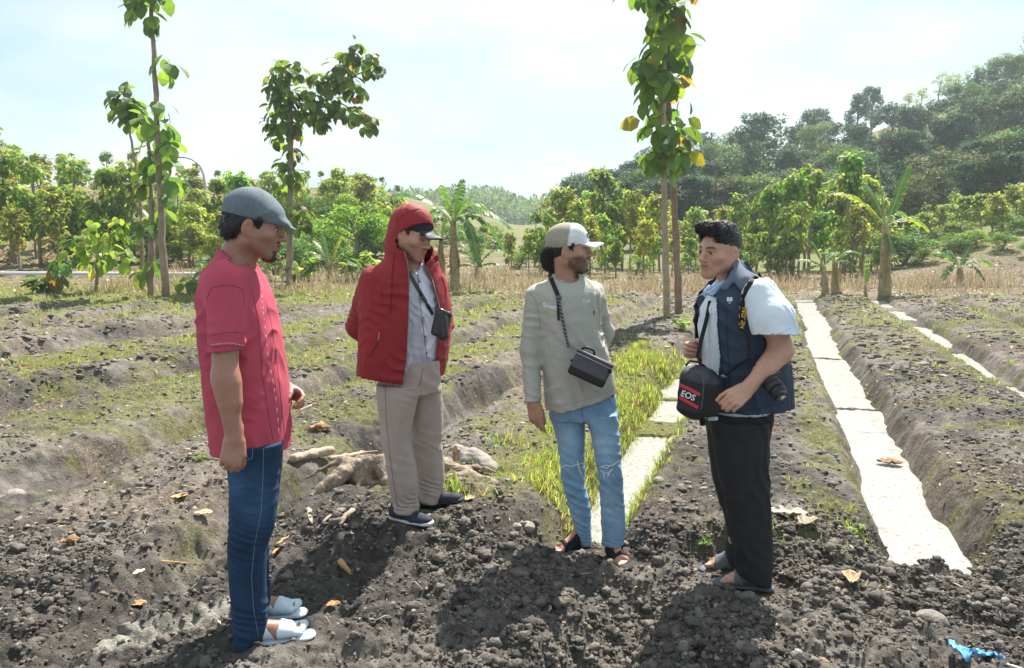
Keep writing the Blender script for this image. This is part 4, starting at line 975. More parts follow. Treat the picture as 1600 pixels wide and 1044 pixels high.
row(darks, range(1375, 1640, 33), (43, 48), [(1375, 290), (1450, 262), (1640, 235)], 'tree with a clear trunk at the foot of the right hill, # from the left', 'trees with clear trunks at the foot of the right hill', 8, seed=34, hmin=4, hmax=9.5)
row(teaks, range(1410, 1640, 24), (34, 41), [(1400, 335), (1450, 318), (1640, 292)], 'leafy young tree on the lower right slope, # from the left', 'leafy young trees on the lower right slope', 8, seed=35, hmin=2, hmax=5.5, wide=1.3)
row(bushes, [300, 350, 395, 440, 485, 530, 570, 610, 650, 700, 740, 780], (40, 50), [(350, 330), (410, 322), (470, 300), (530, 292), (600, 310), (640, 330), (760, 350)], 'green bush behind the two men on the left, # from the left', 'bushes on the lower slope in the middle', 8, 'bush', hmin=1.5, seed=6, wide=1.2)
T2 = [(780, 345), (815, 338), (835, 325), (850, 272), (885, 262), (905, 290), (940, 258), (975, 268), (1010, 275), (1050, 315), (1090, 322), (1140, 305), (1180, 290), (1230, 265), (1260, 262), (1300, 258), (1335, 245), (1360, 300), (1400, 345), (1450, 350), (1500, 340), (1560, 320), (1620, 330)]
row(teaks, range(800, 1390, 21), (32, 38), [(a, b + 4) for a, b in T2], 'young teak in the back row of the thicket, # from the left', 'young teaks in the back row of the thicket on the right', 8, seed=7, hmax=6.5)
row(teaks, range(790, 1400, 26), (27, 30.5), [(a, b + 55) for a, b in T2], 'young teak in the front row of the thicket, # from the left', 'young teaks in the front row of the thicket on the right', 10, seed=8, hmax=4.6)
row(slims, [1205, 1237, 1262, 1322, 1331, 1345], (28, 32), (285, 268, 255, 240, 278, 275), 'slim dry-crowned teak above the small bananas, # from the left', 'slim teaks with dry crowns above the small bananas', 3, seed=9, hmax=7)
row(bushes, [815, 860, 905, 950, 1000, 1075, 1120, 1170, 1215, 1340, 1440, 1480, 1530, 1575, 1610], (28, 33), [(800, 395), (900, 400), (1000, 405), (1200, 400), (1350, 400), (1480, 395), (1560, 370), (1610, 350)], 'low green bush at the far edge of the stubble, # from the left', 'low bushes along the far edge of the stubble', 8, 'bush', hmin=.8, hmax=2.6, seed=10, wide=1.3)
row(bushes, range(1385, 1640, 19), (32, 48), [(1400, 368), (1620, 335)], 'bush on the foot of the right hill, # from the left', 'bushes on the foot of the right hill', 8, 'bush', hmin=.8, hmax=3.6, seed=20, wide=1.6)
row(slims, [1440, 1462, 1490, 1515, 1548, 1580, 1605], (40, 47), [(1440, 300), (1610, 270)], 'slender pale-stemmed tree below the dark trees on the right hill, # from the left', 'slender trees at the foot of the right hill', 5, seed=21, hmax=8)
D1 = [(930, 245), (960, 232), (1000, 222), (1050, 228), (1100, 198), (1150, 172), (1180, 172), (1215, 182), (1260, 195), (1300, 185), (1350, 175), (1400, 185), (1450, 205), (1500, 196), (1550, 178), (1620, 162)]
row(darks, range(945, 1640, 36), (74, 86), D1, 'dark broadleaf tree, # from the left in the upper row right', 'tall dark trees in the upper row of the right hill', 8, seed=11, hmin=6, hmax=16, wide=1.2)
row(darks, range(915, 1640, 34), (60, 68), [(a, b + 45) for a, b in D1], 'dark broadleaf tree, # from the left in the middle row right', 'dark trees in the middle row of the right hill', 10, seed=12, hmin=6, hmax=13, wide=1.25)
row(darks, range(900, 1640, 38), (49, 55), [(a, b + 95) for a, b in D1], 'dark broadleaf tree, # from the left in the lower row right', 'dark trees in the lower row of the right hill', 10, seed=13, hmin=5, hmax=11, wide=1.3)
row([darks[1], darks[3]], [1268, 1327, 1352], (92, 98), (160, 140, 155), 'dark rounded tree standing out on the right skyline, # from the left', 'dark trees standing out on the right skyline', 2, seed=14, hmin=7, hmax=17)
row(pales, [1405, 1425, 1450, 1478, 1502, 1530, 1552], (104, 112), (122, 112, 108, 112, 106, 103, 112), 'pale open tree on the bare crest, # from the left', 'pale open trees on the bare crest', 2, seed=15, hmin=4, hmax=9)
row([pales[1]], [1588], (100, 100), (58,), 'tall pale tree alone on the bare crest, near the right edge', None, 0, seed=16, hmin=6, hmax=12)

# far wooded hills: they read as one mass
r_ = np.random.default_rng(44); n = 3200; x = r_.uniform(-260, 190, n); y = r_.uniform(180, 520, n); k_ = (x / y > -.24); x = x[k_]; y = y[k_]; n = len(x); z = macro(x, y); R_ = r_.uniform(2.5, 5.5, n)
lst = clumps_crown(np.stack([x, y, z + R_ * .6], 1), R_, 110, 1.5, 'tiny', 'mid', r_, droop=.2, flat=.8, shell=.8)
obj('far_wood', mesh_data('far_wood', lst[0], lst[1], M_leafd, lst[2], smooth=False), label='hazy wooded hills far behind, seen in the gap between the two slopes', cat='wood', kind='stuff')

# ------------------------------------------------------------------ the teaks that stand at the edge of the field
def pole_tree(name, label, base, stem, rads, groups, L_, kind='big', pal='near', per=16, group=None, seed=0, limbs=(), droop=.8, rad=.28, bark=(1, 1, 1), depth=None, wr=.78, spec=(), dens=1.3):
    """stem: [(px, py)...] up the trunk at the tree's own distance; groups: [(px, py, radius_px, leaves)] leaf clumps"""
    r_ = np.random.default_rng(seed); d = depth; P = np.array([W(a, b, d) for a, b in stem]); z0 = zg(P[0][0], d); P[0][2] = z0 - .1
    org = A3(P[0][0], d, z0); o = empty(name, org, label=label, cat='tree', group=group)
    t = np.linspace(0, len(P) - 1, 24); Q = np.stack([np.interp(t, np.arange(len(P)), P[:, i]) for i in range(3)], 1); Q[1:-1, :2] += r_.normal(size=(22, 2)) * .012
    rr = np.interp(np.linspace(0, 1, 24), np.linspace(0, 1, len(rads)), rads) * (1 + .05 * r_.normal(size=24)); mb = MB(); mb.tube(Q - org, rr, 12, col=bark)
    lb = []
    for lm in limbs: 
        pl = np.array([W(a, b, d + (c if True else 0)) for a, b, c in lm]); mb.tube(pl - org, np.linspace(rads[-1] * .9, .012, len(pl)), 7, col=bark)
    for q in Q[6:-1:2]:
        if r_.uniform() < .5: a = r_.uniform(0, 6.28); mb.tube([q - org, q - org + A3(math.cos(a), math.sin(a), .5) * .12], [.012, .006], 5, col=bark)   # stubs of shed twigs
    mb.build('trunk', M_bark, o); ls = []
    for g in groups:
        px, py, rp, nl = g[:4]; nl = int(nl * dens); s_ = d / F; dd = g[4] if len(g) > 4 else r_.normal() * rp * s_ * .3; c = W(px, py, d + dd)
        dv = rand_dirs(nl, r_); q = dv * (.35 + .65 * r_.uniform(size=(nl, 1))) * rp * s_; Dd = dv * .7; Dd[:, 2] -= droop; Dd += rand_dirs(nl, r_) * .35; Nn = dv + A3(0, 0, .5)
        tn = tints(nl, pal, r_); LL = L_ * r_.uniform(.55, 1.15, nl)
        # petioles
        ls.append(leaf_mesh(c + q - org, Dd, Nn, LL, kind, tn, wr))
    for px, py, dx, dy, LL, col in spec:     # single leaves that stand out
        c = W(px, py, d - .1); e = W(px + dx, py + dy, d - .1); ls.append(leaf_mesh(np.array([c - org]), np.array([e - c]), np.array([[.3, -1, .3]]), np.array([LL]), 'big', np.array([col]), wr))
    v, f, c = merge(ls); obj('crown', mesh_data('crown', v, f, M_leaf, c, smooth=False), o); return o
pole_tree('teak_tree', 'tall slim teak with smooth pale trunk, left one of the close pair', None, [(1042, 502), (1040, 400), (1038, 300), (1038, 150), (1037, -20), (1036, -160)], [.066, .060, .054, .046, .036],
          [(1022, 15, 24, 12), (1050, 20, 26, 14), (1012, -20, 30, 14), (1055, -30, 30, 14), (1005, 95, 20, 10), (1030, 75, 22, 12), (1052, 90, 22, 12), (1022, 120, 22, 12), (1048, 120, 18, 8), (1015, 150, 14, 6), (1025, 200, 20, 10), (1040, 225, 26, 16), (1060, 205, 18, 8), (1018, 240, 16, 7), (1055, 245, 18, 8), (1035, 190, 16, 6)],
          .38, depth=14.2, seed=1, group='pair of tall teaks at the edge of the field', bark=(1.35, 1.25, 1.1), spec=[(1068, 52, 10, 25, .42, (.22, .34, .05)), (1078, 240, 18, 12, .34, (.45, .42, .03)), (1012, 130, -3, 38, .42, (.14, .26, .04)), (1000, 188, -22, 8, .36, (.3, .28, .05)), (1030, 95, -32, 22, .36, (.35, .32, .04)), (1075, 185, 18, 12, .3, (.2, .26, .05))])
pole_tree('teak_tree', 'tall slim teak with rough brownish trunk, right one of the close pair', None, [(1061, 492), (1057, 400), (1052, 290), (1044, 180), (1042, 60), (1040, -60)], [.074, .066, .058, .046, .036],
          [(1060, 5, 24, 10), (1068, 60, 20, 9), (1062, 105, 20, 10), (1035, 45, 24, 10), (1066, 215, 20, 10), (1050, 180, 14, 6), (1070, 150, 12, 3), (1040, 150, 16, 6)], .36, depth=15.2, seed=2, group='pair of tall teaks at the edge of the field', bark=(.95, .8, .68))
pole_tree('teak_tree', 'tall thin teak with a bare trunk running out of the top of the photo', None, [(259, 462), (254, 380), (250, 290), (245, 200), (242, 120), (238, 40), (236, -60)], [.095, .08, .07, .062, .055, .045],
          [(222, 18, 20, 12), (215, -10, 24, 14), (240, -20, 24, 12), (238, 22, 8, 4), (262, 100, 14, 6), (256, 88, 8, 3), (258, 170, 10, 5), (258, 195, 12, 6), (262, 225, 12, 7), (260, 255, 12, 6), (245, 165, 8, 3), (228, 188, 14, 5), (262, 280, 12, 5), (265, 310, 10, 3)], .46, depth=19.5, seed=3, bark=(1.15, 1.0, .9))
pole_tree('teak_tree', 'smaller teak close behind the tall thin one, with leaves all down its stem', None, [(233, 458), (236, 400), (237, 340), (235, 280), (232, 215)], [.09, .08, .06, .04],
          [(232, 215, 12, 7), (225, 240, 14, 8), (240, 265, 16, 9), (228, 280, 14, 8), (232, 300, 14, 6), (222, 345, 14, 6), (248, 330, 12, 5), (222, 425, 12, 5), (245, 400, 14, 6)], .42, depth=20.2, seed=4, bark=(1.1, 1, .9))
pole_tree('teak_tree', 'thin leaning teak topped by one drooping tuft, left of the tall thin trunk', None, [(222, 440), (220, 330), (214, 270), (206, 220), (200, 190)], [.055, .045, .035, .02],
          [(198, 160, 22, 24), (188, 150, 18, 12), (208, 168, 16, 12), (196, 185, 14, 8), (190, 172, 14, 8)], .40, depth=22, seed=5, pal='near', bark=(1.2, 1.1, 1))
pole_tree('teak_tree', 'teak with one long leafy limb reaching right, behind the man in pink', None, [(452, 452), (452, 380), (453, 300), (455, 220), (452, 150), (448, 110)], [.11, .10, .085, .07, .04],
          [(440, 112, 20, 20), (465, 108, 14, 10), (428, 135, 14, 12), (445, 150, 22, 26), (462, 165, 20, 16), (430, 170, 14, 9), (440, 190, 18, 14), (458, 200, 16, 10), (420, 192, 8, 5), (432, 215, 12, 8), (455, 235, 16, 10), (445, 260, 16, 10), (460, 275, 16, 10), (440, 290, 14, 8),
           (485, 150, 18, 16), (500, 175, 20, 22), (512, 128, 18, 18), (495, 120, 12, 9), (530, 110, 18, 16), (545, 85, 14, 14), (556, 72, 9, 8), (575, 100, 18, 16), (588, 108, 8, 6), (545, 130, 16, 12), (560, 140, 14, 10), (520, 160, 16, 14), (535, 172, 14, 10), (555, 175, 14, 12), (575, 190, 14, 12), (500, 195, 10, 8), (480, 170, 14, 10),
           (450, 345, 18, 12), (468, 330, 18, 10), (435, 325, 14, 8), (475, 350, 12, 6), (452, 420, 12, 8)], .33, depth=23.5, dens=2.0, seed=6, pal='near', bark=(1.1, 1.05, 1),
          limbs=[[(454, 215, 0), (480, 185, .2), (510, 155, .1), (540, 115, 0), (556, 78, 0)], [(495, 170, .1), (530, 160, 0), (575, 185, -.1)], [(520, 140, .1), (555, 118, 0), (585, 105, 0)], [(452, 170, 0), (435, 140, .1), (425, 120, .1)]])
pole_tree('young_teak', 'low bushy young teak with big bright leaves in front of the left stubble', None, [(150, 452), (152, 410), (155, 370)], [.05, .035, .02],
          [(150, 360, 26, 22), (125, 378, 24, 18), (180, 365, 24, 18), (160, 395, 28, 22), (135, 405, 22, 14), (185, 350, 14, 8), (110, 395, 18, 10), (190, 400, 18, 10)], .30, depth=21.5, seed=7, pal='bright', bark=(1, 1, 1))
pole_tree('young_teak', 'small young teak with a brown hanging dead leaf, at the far left', None, [(92, 462), (98, 440), (104, 418)], [.035, .03, .02], [(100, 412, 16, 7), (85, 430, 16, 6), (75, 445, 14, 8)], .38, depth=20.8, seed=8, pal='mid', spec=[(90, 428, -16, 4, .4, (.30, .15, .06)), (90, 430, -8, 26, .5, (.30, .15, .06))])
pole_tree('young_teak', 'dark leafy sapling at the field edge just left of the man in pink', None, [(300, 462), (300, 440)], [.03, .02], [(300, 445, 16, 12), (315, 455, 12, 8), (285, 440, 12, 6)], .34, depth=20.5, seed=9, pal='mid')

# ------------------------------------------------------------------ bananas
def banana_leaf(base, tip, arch, width, r_, col, up=(0, 0, 1), tear=.35, n=22):
    base, tip = A3(*base), A3(*tip); t = np.linspace(0, 1, n); up = A3(*up); mid = base + (tip - base) * t[:, None] + up * (np.sin(t * math.pi * .85) * arch)[:, None]
    tan = np.gradient(mid, axis=0); tan /= np.linalg.norm(tan, axis=1)[:, None]; side = np.cross(tan, A3(0, 0, 1)) + A3(.02, .02, 0); side /= np.linalg.norm(side, axis=1)[:, None]; nn = np.cross(side, tan)
    w = width * np.clip(np.sin(np.clip((t - .10) / .9, 0, 1) * math.pi)**.45, 0, 1) * (t > .1); vs = []; fs = []; cs = []
    for s_ in (-1, 1):
        for i in range(2, n - 1):
            if w[i] < .01: continue
            g = tear * r_.uniform(0, 1) * .5; a = mid[i] + tan[i] * 0; b = mid[i + 1]; dr = r_.uniform(.05, .45)
            oa = a + side[i] * s_ * w[i] * r_.uniform(.9, 1) - nn[i] * 0 - A3(0, 0, 1) * w[i] * dr + tan[i] * w[i] * .3; ob = oa + (b - a) * (1 - g) + A3(0, 0, -.01)
            ia, ib = a * .5 + oa * .5 + A3(0, 0, w[i] * .14), b * .5 + (oa + (b - a)) * .5 + A3(0, 0, w[i] * .14)
            k = len(vs); vs += [a, b, ib, ia, ob, oa]; fs += [(k, k + 1, k + 2, k + 3), (k + 3, k + 2, k + 4, k + 5)]; c = np.array(col) * r_.uniform(.8, 1.2); edge = c * 1.0 if r_.uniform() > .12 else np.array([.35, .25, .08]); cs += [c * 1.25, c * 1.25, c, c, edge, edge]
    return np.array(vs), np.array(fs), np.array(cs), mid
def banana(label, px, py0, py1, depth, leaves, srad, seed, group='banana plants beyond the field', dead=6):
    r_ = np.random.default_rng(seed); b = W(px[0], py0, depth); z0 = zg(b[0], depth); org = A3(b[0], depth, z0); top = W(px[1], py1, depth); o = empty('banana_plant', org, label=label, cat='banana plant', group=group)
    st = MB(); base = A3(b[0], depth, z0 - .1); Q = np.array([base + (top - base) * u_ for u_ in np.linspace(0, 1, 8)]); st.tube(Q - org, np.linspace(srad * 1.15, srad * .55, 8), 10, col=(1, 1, 1)); st.build('stem', M_banstem, o)
    for (tx, ty, dd, arch, wd, kind) in leaves:
        col = {'g': (.10, .20, .045), 'y': (.24, .30, .05), 'd': (.30, .20, .09), 'b': (.07, .16, .05)}[kind]; tip = W(tx, ty, depth + dd); s0 = top + A3(0, 0, -.05)
        v, f, c, mid = banana_leaf(s0 - org, tip - org, arch, wd, r_, col, tear=.5 if kind != 'd' else .9)
        lf = obj('leaf', mesh_data('leaf', v, f, M_ban, c, smooth=False), o); rb = MB(); rb.tube(mid, np.linspace(.022, .005, len(mid)) * (srad / .12), 5, col=(1, 1, 1)); rb.build('midrib', M_banrib, lf)
    if dead:
        dv = []
        for i in range(dead):
            a = r_.uniform(0, 6.28); h0 = r_.uniform(.45, .95); p = base + (top - base) * h0; e = p + A3(math.cos(a), math.sin(a), 0) * srad * r_.uniform(.9, 1.35) - A3(0, 0, r_.uniform(.4, .8) * (p[2] - z0))
            v, f, c, mid = banana_leaf(p - org, e - org, .10, srad * r_.uniform(.35, .6), r_, (.30, .21, .11), tear=.9, n=12); dv.append((v, f, c))
        v, f, c = merge(dv); obj('dead_leaves', mesh_data('dead_leaves', v, f, M_lit, c, smooth=False), o)
M_banstem = mat('banana_stem', (.30, .24, .13), .7, vars=[(9, .35)], bumps=[(18, .6, .02, (1, 1, .15))]); M_banrib = mat('banana_midrib', (.32, .38, .14), .5)
banana('big banana plant with arching torn leaves behind the man in the red jacket', (712, 708), 462, 345, 22.0,
       [(612, 318, .3, .45, .30, 'b'), (800, 372, -.3, .55, .32, 'b'), (790, 412, .4, .75, .30, 'b'), (722, 285, .2, .15, .26, 'g'), (690, 292, -.3, .1, .22, 'g'), (640, 395, -.5, .55, .28, 'b'), (765, 345, .8, .5, .26, 'g'), (668, 350, .7, .4, .26, 'b'), (750, 440, -.6, .9, .26, 'b'), (740, 320, -.5, .3, .2, 'g')], .14, 1, dead=14)
banana('second stem of the banana clump, just left of the big one', (684, 690), 462, 375, 22.5, [(640, 345, .2, .4, .24, 'g'), (650, 430, -.3, .6, .24, 'b'), (700, 315, .1, .1, .2, 'g'), (735, 385, .2, .4, .24, 'b')], .13, 2, dead=9)
banana('tall banana plant with bright upright leaves and a thick dry stem', (1382, 1384), 472, 352, 20.4,
       [(1370, 243, .1, .02, .20, 'g'), (1420, 258, .2, -.05, .22, 'g'), (1300, 312, -.1, .35, .21, 'y'), (1452, 372, -.1, .38, .22, 'y'), (1350, 290, .6, .15, .2, 'g'), (1394, 400, -.2, .1, .18, 'b'), (1410, 345, .8, .3, .18, 'g')], .155, 3, dead=9)
banana('small banana plant with short torn leaves, left one of the low pair', (1290, 1287), 474, 415, 20.3, [(1245, 410, 0, .12, .14, 'g'), (1268, 380, .2, .1, .13, 'b'), (1250, 432, -.2, .15, .12, 'g'), (1310, 400, .2, .15, .12, 'g')], .10, 4, group='low pair of bananas', dead=5)
banana('small banana plant with one broad upright leaf, right one of the low pair', (1305, 1304), 474, 408, 20.6, [(1305, 374, 0, .02, .14, 'b'), (1340, 400, .1, .2, .13, 'g'), (1335, 420, -.2, .15, .12, 'g'), (1285, 398, .3, .12, .12, 'g'), (1312, 445, -.2, .1, .12, 'd')], .11, 5, group='low pair of bananas', dead=5)
banana('banana sucker with two leaves between the low pair and the tall banana', (1353, 1352), 474, 445, 20.3, [(1350, 408, 0, .02, .09, 'y'), (1358, 420, .1, .02, .08, 'g')], .05, 6, dead=0)
banana('drooping banana plant with grey-green leaves in front of the right hill', (1500, 1500), 462, 418, 24, [(1455, 400, 0, .25, .2, 'b'), (1515, 388, .1, .05, .16, 'b'), (1550, 425, .1, .35, .2, 'b'), (1470, 450, -.2, .4, .18, 'g'), (1540, 452, -.2, .4, .18, 'b'), (1480, 395, .4, .15, .15, 'b')], .12, 7, dead=6)
for i, (a, b_, d_, lb) in enumerate([(886, 455, 27, 'glossy banana plant in the thicket directly above the beige cap'), (745, 455, 26, 'low banana plant to the right of the big clump'), (415, 455, 25, 'low banana plant behind the face of the man in pink'), (515, 452, 25, 'low leafy banana between the two men on the left'), (245, 400, 30, 'small pale banana on the slope beside the tall thin trunk')]):
    lv = [(a - 38, b_ - 55, 0, .2, .2, 'g'), (a + 36, b_ - 60, .1, .25, .2, 'b'), (a - 12, b_ - 85, .1, .05, .18, 'g'), (a + 18, b_ - 82, -.1, .08, .18, 'y'), (a + 48, b_ - 25, -.2, .3, .18, 'b'), (a - 45, b_ - 20, -.2, .3, .18, 'b'), (a - 25, b_ - 72, .4, .15, .16, 'g')]
    banana(lb, (a, a), b_, b_ - 38, d_, lv, .10, 20 + i, dead=3)

# leafy weeds and small broad-leaved plants at the far edge, grey-green cassava-like herb on the left ridge
def herb(label, px, py, depth, size, n, L_, pal, seed, cat='plant', name='leafy_plant'):
    r_ = np.random.default_rng(seed); c = W(px, py, depth); z0 = zg(c[0], depth); org = A3(c[0], depth, z0); st = MB(); ls = []
    for i in range(max(4, n // 8)):
        a = r_.uniform(0, 6.28); ln = size * r_.uniform(.4, 1); e = A3(math.cos(a) * ln * .6, math.sin(a) * ln * .6, ln * .8); st.tube([A3(0, 0, -.02), e * .5 + A3(0, 0, .1 * ln), e], [.012 * size, .008 * size, .005 * size], 5)
        k = 8; q = e * r_.uniform(.5, 1.05, (k, 1)); d_ = rand_dirs(k, r_); d_[:, 2] = d_[:, 2] * .4 + .1; ls.append(leaf_mesh(q, d_, np.tile(A3(0, 0, 1), (k, 1)) + rand_dirs(k, r_) * .4, L_ * r_.uniform(.6, 1.2, k), 'big', tints(k, pal, r_), .5))
    o = empty(name, org, label=label, cat=cat); st.build('stem', M_bark, o); v, f, c_ = merge(ls); obj('foliage', mesh_data('foliage', v, f, M_leaf, c_), o)
herb('pale grey-green leafy herb on the ridge at the far left', 75, 610, 7.75, .20, 70, .07, 'pale', 1)
herb('dark green low plant at the left end of the field', 60, 462, 20.5, .7, 60, .28, 'mid', 2)
herb('bright yellow-green seedling at the foot of the two close tall teaks', 1064, 515, 12.6, .32, 40, .14, 'bright', 3)
herb('bright green weed on dark soil behind the man in pink', 318, 738, 5.05, .07, 40, .035, 'bright', 4)
herb('small green weed patch just left of the grey slides', 1098, 878, 3.80, .075, 50, .03, 'bright', 5)
herb('tuft of green weeds on the left bank of the bright furrow', 1330, 880, 3.86, .09, 50, .035, 'bright', 6)
for i, (a, b_, d_, s_) in enumerate([(330, 440, 25, 1.0), (380, 440, 26, 1.1), (430, 435, 27, 1.1), (475, 438, 25, .9), (555, 440, 25, .9), (600, 445, 26, 1.0)]):
    herb('broad-leaved plant behind the two men on the left, ' + ORD[i] + ' from the left', a, b_, d_, s_, 70, .34, 'bright' if i % 2 else 'mid', 50 + i)

# ------------------------------------------------------------------ street lamp and pale pipe on the left
lp_ = W(326, 405, 46); zl = zg(lp_[0], 46); org = A3(lp_[0], 46, zl); lo_ = empty('street_lamp', org, label='thin pale curved street lamp rising from the bushes at the left', cat='street lamp')
M_galv = mat('galvanised_steel', (.42, .46, .48), .5, metal=.3); pts = [A3(lp_[0], 46, zl - .2), W(324, 340, 46), W(319, 275, 46), W(312, 258, 46), W(300, 249, 46), W(289, 246, 46)]
mb = MB(); P_ = np.array(pts); t = np.linspace(0, 5, 30); Q = np.stack([np.interp(t, range(6), P_[:, i]) for i in range(3)], 1); ker = np.ones(3) / 3
for i in range(3): Q[1:-1, i] = np.convolve(Q[:, i], ker, 'valid')
mb.tube(Q - org, np.linspace(.085, .045, 30), 10); mb.build('pole', M_galv, lo_); mb = MB(); h_ = W(284, 246, 46) - org; mb.box(h_, (.55, .22, .09), bev=.04); mb.build('lamp_head', M_galv, lo_)
mb = MB(); P_ = np.array([(x_, 25.5 + .03 * abs(x_), zg(x_, 25.5 + .03 * abs(x_)) + .12) for x_ in np.linspace(-22, -8.5, 24)]); mb.tube(P_ - P_[0], .06, 10)
o = mb.build('water_pipe', mat('white_plastic_pipe', (.70, .72, .72), .5), label='long pale pipe lying along the back of the field at the left', cat='pipe'); o.location = P_[0]

# ------------------------------------------------------------------ haze: one closed box round the camera and the scene
def haze_box():
    mb = MB(); mb.box((0, 270, 17), (700, 600, 66)); me = mb.data('haze', bpy.data.materials.new('haze_air'), smooth=False); o = obj('haze', me, label='thin pale haze in the air', cat='haze', kind='stuff')
    m = me.materials[0]; m.use_nodes = True; N = m.node_tree.nodes; N.remove(N['Principled BSDF']); v = N.new('ShaderNodeVolumePrincipled'); v.inputs['Density'].default_value = .0009; v.inputs['Color'].default_value = (.80, .92, 1, 1); v.inputs['Anisotropy'].default_value = .3
    m.node_tree.links.new(v.outputs[0], N['Material Output'].inputs['Volume'])

haze_box()
# ------------------------------------------------------------------ man in the pink T-shirt and grey flat cap (far left)
def person_pink():
    org = A3(-.90, 2.85, 0.0)
    root = empty('person', org, label='man in red-pink T-shirt, dark jeans and grey flat cap, in profile at the left', cat='person', group='four men talking in the field')
    skin = skin_mat('skin_tanned', (.37, .178, .120))
    Rm = head_frame(9, -9); C = W(397, 354, 2.84); sc = .98
    b = SDF()
    neckp = W(362, 418, 2.85)
    T = add_head(b, C, Rm, sc, jaw=.98, neck=neckp, neck_r=.056)
    b.rc(W(384, 388, 2.84), W(376, 415, 2.84), .040, .05, .03)
    sh = W(352, 440, 2.67); shf = W(365, 436, 3.02)
    b.ell(W(372, 500, 2.85), (.10, .16, .19), k=.05); b.ell(W(385, 600, 2.85), (.105, .14, .16), k=.05); b.ell(W(392, 690, 2.85), (.10, .15, .12), k=.05)
    b.rc(sh, shf, .055, None, .05)
    # right arm (near the camera), hanging, loosely closed fist
    el = W(352, 588, 2.60); wr = W(366, 684, 2.59)
    b.rc(sh, el, .050, .043, .03); b.rc(el, wr, .045, .027, .02); b.rc(el + A3(.006, 0, -.03), (el + wr) / 2 + A3(.004, 0, .02), .046, .038, .02)
    add_hand(b, wr, W(362, 712, 2.57) - wr, A3(-.35, .9, 0), A3(1, .1, 0), curls=(62, 75, 45), thumb=(.25, .5), sc=.97)
    # left arm (far side), forearm reaching out in front of the belly
    elf = W(395, 590, 3.08); wrf = W(447, 607, 2.98)
    b.rc(shf, elf, .050, .042, .03); b.rc(elf, wrf, .042, .029, .02)
    tips = add_hand(b, wrf, W(474, 622, 2.93) - wrf, A3(.15, -.80, -.45), A3(.3, -.5, .8), curls=(30, 48, 30), thumb=(.25, .55), sc=.96, fcurl=(.8, 1.1, 1.25, 1.3))
    hn, hf = W(392, 700, 2.76), W(398, 700, 2.95)
    kn, kf = W(390, 830, 2.75), W(398, 822, 2.95); an, af = W(388, 975, 2.76), W(400, 935, 2.95)
    leg(b, hn, kn, an, (.075, .055, .038)); leg(b, hf, kf, af, (.075, .055, .038))
    hl1, to1 = W(368, 1011, 2.74), W(490, 990, 2.83); hl2, to2 = W(378, 972, 2.95), W(478, 958, 3.0)
    hl1[2] = .012; to1[2] = .012; hl2[2] = .014; to2[2] = .014
    ank1 = A3(hl1[0] + .055, hl1[1] + .01, .085); ank2 = A3(hl2[0] + .055, hl2[1], .085)
    b.rc(an, ank1, .040, .036, .02); b.rc(af, ank2, .040, .036, .02)
    add_foot(b, ank1, hl1 + A3(.01, 0, .012), to1 + A3(-.02, 0, .014)); add_foot(b, ank2, hl2 + A3(.01, 0, .012), to2 + A3(-.02, 0, .014))
    v, f = b.mesh(.0056, [(1.34, 1.75, .0034), (.75, 1.10, .0036)])
    # finer in x and y is needed only for head and hands, so the whole net is refined there by z and smoothed normals
    col = face_color(v, T, C, Rm, sc, beard=.25, goatee=True)
    bo_ = obj('body', mesh_data('body', v - org, f, skin, col), root)
    eyes(root, T, sc, org, (0, -.03))
    # hair under the cap, and goatee
    hs = SDF(); hs.ell(C + sc * (Rm[1] * -.018 + Rm[2] * .022), (.0785, .094, .083), Rm, .01)
    hs.rc(T(-.045, -.078, -.03), T(.045, -.078, -.03), .03, None, .03)
    hs.ell(T(0, .095, -.03), (.12, .078, .085), Rm, .006, True)                      # face opening
    for m in (-1, 1):
        hs.rc(T(m * .075, .030, .03), T(m * .070, .022, -.006), .012, .006, .008)      # sideburns
        hs.ell(T(m * .088, .004, -.022), (.026, .033, .038), Rm, .006, True)
    hs.ell(T(0, -.05, -.115), (.12, .11, .06), Rm, .006, True)
    hs.fold(wrinkle(A3(1, .2, 0), 500, .0015, 1.5, 5)); 
    hv, hf_ = hs.mesh(.0042); ho = obj('hair', mesh_data('hair', hv - org, hf_, M_hair), root); strands('hair_locks', hs, M_hair, ho, org, 1500, .012, lambda v: (v - C) @ Rm[2] < .05, lambda P: np.tile(-Rm[2] * .8 - Rm[1] * .4, (len(P), 1)), 4, lift=.12, side=.15, rad=.0013)
    gs = SDF(); gs.ell(T(0, .066, -.106), (.030, .030, .022), Rm, .01); gs.ell(T(0, .082, -.078), (.05, .02, .018), Rm, .006, True)
    gs.fold(wrinkle(A3(1, .2, .5), 600, .0012, 1.5, 6)); gv, gf2 = gs.mesh(.003); obj('beard', mesh_data('beard', gv - org, gf2, M_hair), root)
    # flat cap
    M_cap = mat('grey_felt', (.135, .165, .19), .9, vars=[(90, .12), (9, .10)], bump=(420, .5, .001))
    cp = SDF(); cp.ell(T(0, -.018, .056), (.085, .101, .088), Rm, .01)
    cp.ell(T(0, .045, .048), (.078, .062, .050), Rm, .03)
    cp.rc(T(-.030, .105, .026), T(.030, .105, .026), .019, None, .045, fl=(Rm[2], 1.8)); cp.rc(T(-.022, .148, .004), T(.022, .148, .004), .013, None, .05, fl=(Rm[2], 1.6))
    cp.fold(wrinkle(Rm[2] + .25 * Rm[1], 130, .0028, .9, 11), T(.09, .03, .05), .12); cp.fold(wrinkle(Rm[2], 60, .002, 1.2, 12))
    cp.plane(T(0, 0, .026), -Rm[2] + Rm[1] * -.10)
    o = cloth_obj('flat_cap', cp, M_cap, root, .004, .004, org=org)
